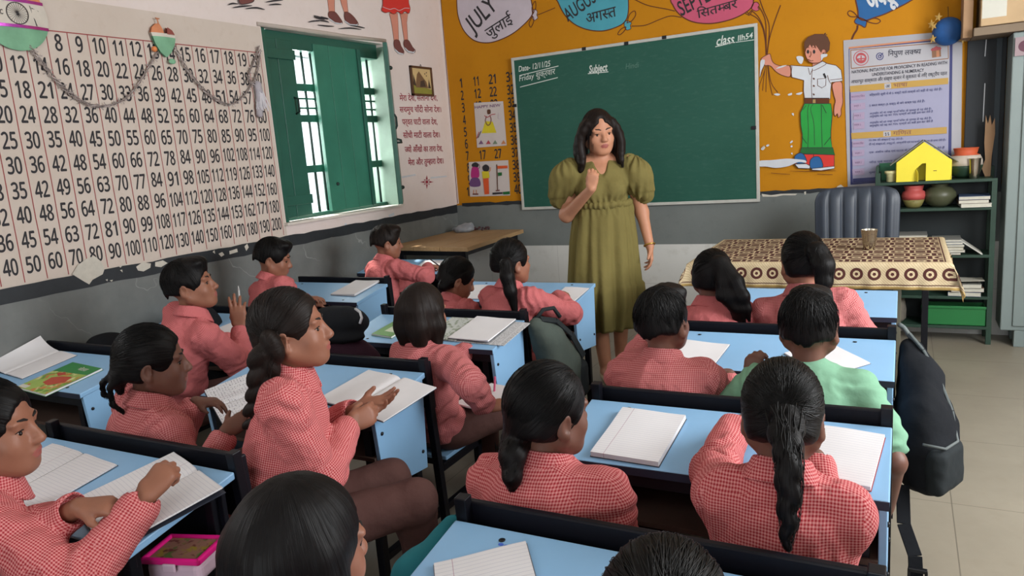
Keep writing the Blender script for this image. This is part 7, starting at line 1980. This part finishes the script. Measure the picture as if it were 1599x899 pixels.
# ---- right column
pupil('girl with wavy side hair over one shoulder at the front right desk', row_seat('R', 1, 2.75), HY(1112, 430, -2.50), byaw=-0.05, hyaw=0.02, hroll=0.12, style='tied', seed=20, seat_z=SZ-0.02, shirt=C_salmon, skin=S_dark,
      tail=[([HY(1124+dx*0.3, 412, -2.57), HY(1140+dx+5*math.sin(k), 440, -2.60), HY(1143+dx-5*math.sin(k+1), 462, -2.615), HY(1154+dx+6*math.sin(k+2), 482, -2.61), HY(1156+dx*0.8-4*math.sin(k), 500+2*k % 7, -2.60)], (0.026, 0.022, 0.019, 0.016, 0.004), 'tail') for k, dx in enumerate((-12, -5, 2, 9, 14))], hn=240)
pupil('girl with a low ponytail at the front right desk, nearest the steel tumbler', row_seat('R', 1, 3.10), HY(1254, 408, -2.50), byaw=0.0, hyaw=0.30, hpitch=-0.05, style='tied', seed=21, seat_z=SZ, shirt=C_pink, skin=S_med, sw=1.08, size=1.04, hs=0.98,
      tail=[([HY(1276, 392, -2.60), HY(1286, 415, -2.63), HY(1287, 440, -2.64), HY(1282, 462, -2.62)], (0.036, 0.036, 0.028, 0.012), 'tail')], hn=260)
pupil('short-haired boy in pink next to the boy in mint green', row_seat('R', 2, 2.76), HY(1035, 500, -3.30), byaw=0.0, hyaw=-0.22, hpitch=0.02, style='short', seed=22, seat_z=SZ, shirt=C_pink, skin=S_dark, hairvol=0.98,
      hands={'L': dict(w=HZ(1002, 572, 0.69), d=(0.9, 0.4, 0.0), n=(0, 0, 1), e=(-0.9, 0.35, -0.35))}, hn=300, h=0.005)
pupil('boy in a mint green shirt with a raised fist', row_seat('R', 2, 3.16), HY(1263, 508, -3.30), byaw=-0.05, hyaw=-0.02, hpitch=0.02, style='short', seed=23, seat_z=SZ, shirt=C_mint, skin=S_dark, sleeve='short', collar=False, sw=1.02, hairvol=0.98,
      hands={'L': dict(w=HY(1172, 592, -3.28), d=(0.12, 0.22, 0.9), n=(-0.25, -0.9, 0.25), c=(0.9, 0.95, 1.0, 1.05), t=0.6, e=(-0.9, 0.2, -0.6), s=0.84), 'R': dict(w=HY(1385, 790, -3.36), d=(-0.1, 0.5, -0.8), n=(0.9, 0, 0.2), e=(0.35, -0.5, -0.5))}, hn=340, h=0.005)
pupil('girl with low tied hair, face half turned right, left of the long-braided girl', row_seat('R', 3, 2.72), HY(856, 640, -4.06), byaw=-0.05, hyaw=-0.50, hpitch=-0.08, style='tied', seed=24, seat_z=SZ, shirt=C_check, skin=S_dark, sw=1.06, size=1.06, hands={'R': dict(w=(2.81, -3.91, 0.485), d=(-0.6, 0.7, -0.1), n=(0, 0, 1), e=(0.25, -1, -0.5)), 'L': dict(w=(2.65, -3.91, 0.485), d=(0.6, 0.7, -0.1), n=(0, 0, 1), e=(-0.25, -1, -0.5))},
      tail=[([HY(806, 690, -4.12), HY(800, 712, -4.16), HY(800, 745, -4.18), HY(802, 770, -4.18)], (0.034, 0.026, 0.018, 0.006), 'tail')], hn=700, h=0.0045)
pb = [(1224, 655), (1228, 690), (1230, 725), (1232, 765), (1230, 810), (1228, 850)]
pupil('girl with one long plain braid down her back, arms folded on the desk', (3.18, -4.07), HY(1222, 645, -4.03), byaw=0.0, hyaw=0.06, hpitch=-0.22, style='tied', seed=25, seat_z=SZ, shirt=C_check, skin=S_dark, sw=0.84, size=1.0, hs=0.90, curve=0.0,
      tail=[([HY(px, py, (-4.12, -4.175, -4.20, -4.212, -4.222, -4.228)[i]) for i, (px, py) in enumerate(pb)], (0.036, 0.025, 0.026, 0.023, 0.018, 0.010), 'plait')],
      hands={'L': dict(w=HZ(1146, 662, 0.685), d=(0.65, 0.7, 0.1), n=(-0.2, -0.2, 1), c=(0.5, 0.55, 0.6, 0.7), e=(-0.55, -0.1, -0.9), s=0.84), 'R': dict(w=(3.22, -3.80, 0.67), d=(-0.8, 0.5, 0.0), n=(0, 0, 1), e=(0.05, -0.3, -1.0), s=0.84)}, hn=800, h=0.0045)
pupil('child with smooth straight dark hair nearest the camera, left of the nearest desk', row_seat('R', 4, 2.62), HY(472, 858, -4.70), byaw=-0.1, hyaw=-0.28, hpitch=-0.10, style='bob', seed=26, seat_z=SZ, shirt=C_check, skin=S_med, hn=0, h=0.0045, hs=0.98)
pupil('child whose dark crown just shows before the right half of the nearest desk', row_seat('R', 4, 3.14), HY(1040, 985, -4.68), byaw=0.0, hyaw=0.0, hpitch=-0.18, style='tied', seed=27, seat_z=SZ, shirt=C_check, skin=S_med, hn=300, h=0.0045,
      tail=[([HY(1040, 1010, -4.80), HY(1040, 1060, -4.83), HY(1040, 1120, -4.83)], (0.034, 0.028, 0.014), 'tail')])

# ------------------------------------------------------------------ the teacher, walking
def teacher():
    global CAM_loc
    a = -2.70; B = Rz(a); base = np.array((1.862, -1.43, 0.0))
    CAM_loc = B.T @ (CAM_C-base)
    h = 0.0055; hs = 1.10
    Hc = np.array((0.0, 0.02, 1.432)); M = Rz(0.22) @ Rx(-0.12) @ Ry(0.06)
    nb = np.array((0, -0.012, 1.295)); v = Vol(h)
    sh = {1: np.array((0.160, -0.005, 1.245)), -1: np.array((-0.160, -0.005, 1.245))}
    v.ell((0, 0, 0.86), (0.165, 0.125, 0.12), None, 0.05); v.ell((0, 0.005, 1.02), (0.132, 0.100, 0.12), None, 0.05); v.ell((0, 0.0, 1.16), (0.145, 0.098, 0.12), None, 0.04)
    for q in (-1, 1): v.ell((q*0.066, 0.085, 1.115), (0.058, 0.050, 0.056), None, 0.03); v.cap(nb+np.array((q*0.03, 0, -0.02)), sh[q], 0.046, 0.046, 0.03)
    v.cap(nb-np.array((0, 0, 0.04)), Hc+M @ np.array((0, -0.022, -0.055)), 0.054, 0.047, 0.02)
    head_solid(v, Hc, M, hs)
    # right arm bent, fist before the chest; left arm hanging
    E1 = np.array((0.205, 0.03, 0.985)); W1 = np.array((0.070, 0.235, 1.135))
    E2 = np.array((-0.225, -0.02, 0.965)); W2 = np.array((-0.252, 0.055, 0.775))
    v.chain([sh[1], E1], (0.047, 0.041), 0.02); v.cap(E1, W1, 0.040, 0.024, 0.02); hand(v, W1, (-0.15, 0.1, 1.0), (0.25, 0.9, -0.1), True, 1.0, (0.75, 0.9, 1.0, 1.05), thumb=0.8)
    v.chain([sh[-1], E2], (0.047, 0.038), 0.02); v.cap(E2, W2, 0.037, 0.024, 0.02); hand(v, W2, (-0.05, 0.12, -1.0), (-0.95, 0.1, 0.0), False, 1.0, (0.35, 0.4, 0.5, 0.6), thumb=0.3)
    # legs mid-stride
    w2 = lambda p: B.T @ (np.array(p, float)-base)
    fr = w2(HZ(947, 588, 0.03)); fl = w2(HZ(971, 574, 0.03))
    A1 = np.array((fr[0], fr[1]-0.05, 0.10)); A2 = np.array((fl[0], fl[1]-0.02, 0.135))
    v.chain([(0.08, 0, 0.82), ((0.08+A1[0])/2+0.005, A1[1]*0.5+0.04, 0.46), A1], (0.085, 0.055, 0.037), 0.03)
    v.chain([(-0.08, 0, 0.82), ((-0.08+A2[0])/2, A2[1]*0.4+0.07, 0.47), A2], (0.085, 0.055, 0.036), 0.03)
    v.cap((A1[0], A1[1], 0.05), (A1[0]-0.012, A1[1]+0.12, 0.032), 0.034, 0.026, 0.02); v.cap((A2[0], A2[1], 0.095), (A2[0]-0.03, A2[1]+0.115, 0.034), 0.034, 0.026, 0.02)
    V, Q = v.mesh(1); body = np_mesh('person', V, Q, [S_lady, M_lip], None, loc=tuple(base), rz=a, mi=lips(V, Q, Hc, M, hs))
    tag(body, 'woman in an olive green dress with loose dark hair walking before the chalkboard', 'person')
    # dress: bodice with puffed sleeves
    c = Vol(h)
    c.ell((0, 0.0, 1.16), (0.160, 0.112, 0.125), None, 0.05); c.ell((0, 0.006, 1.03), (0.150, 0.116, 0.09), None, 0.05)
    for q in (-1, 1):
        c.ell((q*0.066, 0.090, 1.115), (0.066, 0.056, 0.064), None, 0.04); c.cap(nb+np.array((q*0.055, -0.004, -0.028)), sh[q]+np.array((0, 0, 0.004)), 0.038, 0.050, 0.03)
        c.ell(sh[q]+np.array((q*0.045, 0.012, -0.075)), (0.088, 0.092, 0.112), Ry(q*-0.32), 0.03)
        o = sh[q]+np.array((q*0.075, 0.015, -0.165)); c.cap(o+np.array((0, 0, 0.01)), o, 0.066, 0.058, 0.02)
    c.cap(nb+np.array((0, 0.05, 0.03)), (0, 0.145, 1.165), 0.062, 0.010, 0.006, True); c.cap(nb+np.array((0, -0.01, 0.0)), nb+np.array((0, 0.0, 0.12)), 0.066, 0.08, 0.008, True)
    def wr(P):
        f = 0.004*vnoise(P, 12.0, 3)+0.002*vnoise(P, 30.0, 5)
        for q in (-1, 1):
            s0 = sh[q]+np.array((q*0.045, 0.012, -0.075)); d = P-s0; rr = np.linalg.norm(d, axis=1); an = np.arctan2(d[:, 1], d[:, 0]*q)
            f += 0.006*(np.abs(P[:, 0]) > 0.15)*np.sin(an*11+3*vnoise(P, 9.0, 2))*np.clip(np.abs(d[:, 2])/0.07, 0.2, 1)*(rr < 0.16)
        g = np.exp(-((P[:, 2]-1.035)/0.045)**2); f += 0.005*g*np.sin(np.arctan2(P[:, 1], P[:, 0])*26)
        return f
    V, Q = c.mesh(1, wr); dress = np_mesh('dress', V, Q, [C_olive], body)
    # ruffled waist and long tiered skirt
    n, m = 150, 46; zs = np.linspace(1.035, 0.315, m); Vv = []
    th = np.linspace(0, 2*PI, n, endpoint=False)
    def prof(z):
        t = (1.035-z)/0.72
        return np.interp(t, (0, 0.04, 0.3, 0.55, 0.8, 1.0), (0.158, 0.166, 0.190, 0.200, 0.205, 0.192)), np.interp(t, (0, 0.04, 0.3, 0.55, 0.8, 1.0), (0.122, 0.128, 0.150, 0.165, 0.180, 0.172))
    rr_ = np.random.default_rng(4); ph = rr_.uniform(0, 6.28, 6)
    for z in zs:
        ax, ay = prof(z); t = (1.035-z)/0.72
        fo = 0.010*np.sin(9*th+ph[0]+1.5*np.sin(3*t))+0.008*np.sin(14*th+ph[1]+2*t)+0.005*np.sin(23*th+ph[2])
        fo = fo*np.interp(t, (0, 0.15, 0.62, 0.64, 1), (0.55, 0.5, 1.0, 1.3, 1.7))+(0.004*np.sin(34*th) if t < 0.08 else 0)
        step = 0.008 if t > 0.63 else 0.0
        sway = np.array((0.02*t, -0.03*t+0.05*t*np.sin(PI*t)))
        # a knee pushes the front forward
        kn = 0.05*math.exp(-((z-0.55)/0.18)**2)*np.exp(-((th-PI*0.42)/0.5)**2)
        for i in range(n):
            r = 1+fo[i]/0.16
            Vv.append((ax*r*math.cos(th[i])+step*math.cos(th[i])+sway[0], (ay*r+step+kn[i])*math.sin(th[i])+sway[1], z+0.006*math.sin(9*th[i])*t))
    F = [(j*n+i, (j+1)*n+i, (j+1)*n+(i+1) % n, j*n+(i+1) % n) for j in range(m-1) for i in range(n)]
    o = np_mesh('skirt', np.array(Vv), np.array(F), [C_olive], body); sd = o.modifiers.new('thickness', 'SOLIDIFY'); sd.thickness = 0.003
    V_ = []
    for j, (z, e) in enumerate(((1.012, 0.004), (1.020, 0.016), (1.034, 0.018), (1.044, 0.016), (1.052, 0.004))):
        for i in range(n):
            w = 0.005*math.sin(31*th[i]+2*math.sin(5*th[i])); V_.append(((0.153+e+w)*math.cos(th[i]), (0.120+e+w)*math.sin(th[i]), z+0.003*math.sin(7*th[i])))
    np_mesh('waist_ruffle', np.array(V_), np.array([(j*n+i, j*n+(i+1) % n, (j+1)*n+(i+1) % n, (j+1)*n+i) for j in range(4) for i in range(n)]), [C_olive], body)
    M_shoe = mat('cream_shoe', (198, 180, 150), 0.6)
    for A, z0, zf, dx in ((A1, 0.03, 0.028, -0.012), (A2, 0.075, 0.030, -0.03)):
        s_ = Vol(0.006); s_.cap((A[0], A[1]-0.015, z0), (A[0]+dx, A[1]+0.145, zf), 0.036, 0.030, 0.01)
        s_.cap((A[0], A[1]-0.005, z0+0.05), (A[0]+dx*0.7, A[1]+0.09, zf+0.045), 0.033, 0.030, 0.006, True)
        if z0 < 0.05: s_.box((A[0], A[1]+0.06, -0.024), (0.2, 0.3, 0.026), None, 0.002, 0.003, True)
        V, Q = s_.mesh(1); np_mesh('shoe', V, Q, [M_shoe], body)
    d = N3(W2-E2); u = N3(np.cross(d, (1, 0, 0))); w = np.cross(d, u); C_ = W2-d*0.012
    pts = [C_+(u*math.cos(t)+w*math.sin(t))*0.030 for t in np.linspace(0, 2*PI, 25)]
    MB().tube(pts, 0.005, 8, cap=False).build('bracelet', mat('gold_bracelet', (206, 162, 84), 0.3, 0.9), body, smooth=True)
    face_parts(body, Hc, M, hs)
    L = lambda x, y, z: Hc+M @ (np.array((x, y, z))*hs)
    tails = []; r_ = np.random.default_rng(12)
    for q in (-1, 1):
        for j in range(9):
            t = j/8; f0 = 0.030-0.115*t                    # from the temple round to the nape
            top = L(q*(0.066-0.012*t), f0, 0.050-0.02*t); e = np.array((q*(0.118-0.05*t+r_.uniform(-0.012, 0.012)), 0.060-0.15*t, 1.185+0.05*abs(t-0.4)+r_.uniform(-0.02, 0.03)))
            pts = []; ph = r_.uniform(0, 6.28)
            for k in range(8):
                u = k/7; p = top*(1-u)+e*u; bulge = math.sin(PI*min(u*1.25, 1))*0.030
                p = p+np.array((q*(bulge*(1-0.5*t)+0.009*math.sin(7*u+ph)*u), (0.010*math.cos(6*u+ph)-0.02*t*math.sin(PI*u))*1.0, 0)); pts.append(p)
            tails.append((pts, np.array((0.020, 0.022, 0.023, 0.023, 0.022, 0.020, 0.015, 0.005))*r_.uniform(0.85, 1.15), 'tail'))
    add_hair(body, Hc, M, hs, 'loose', tails, 260, H_brown, H_strandb, 0.0055, 5)
teacher()
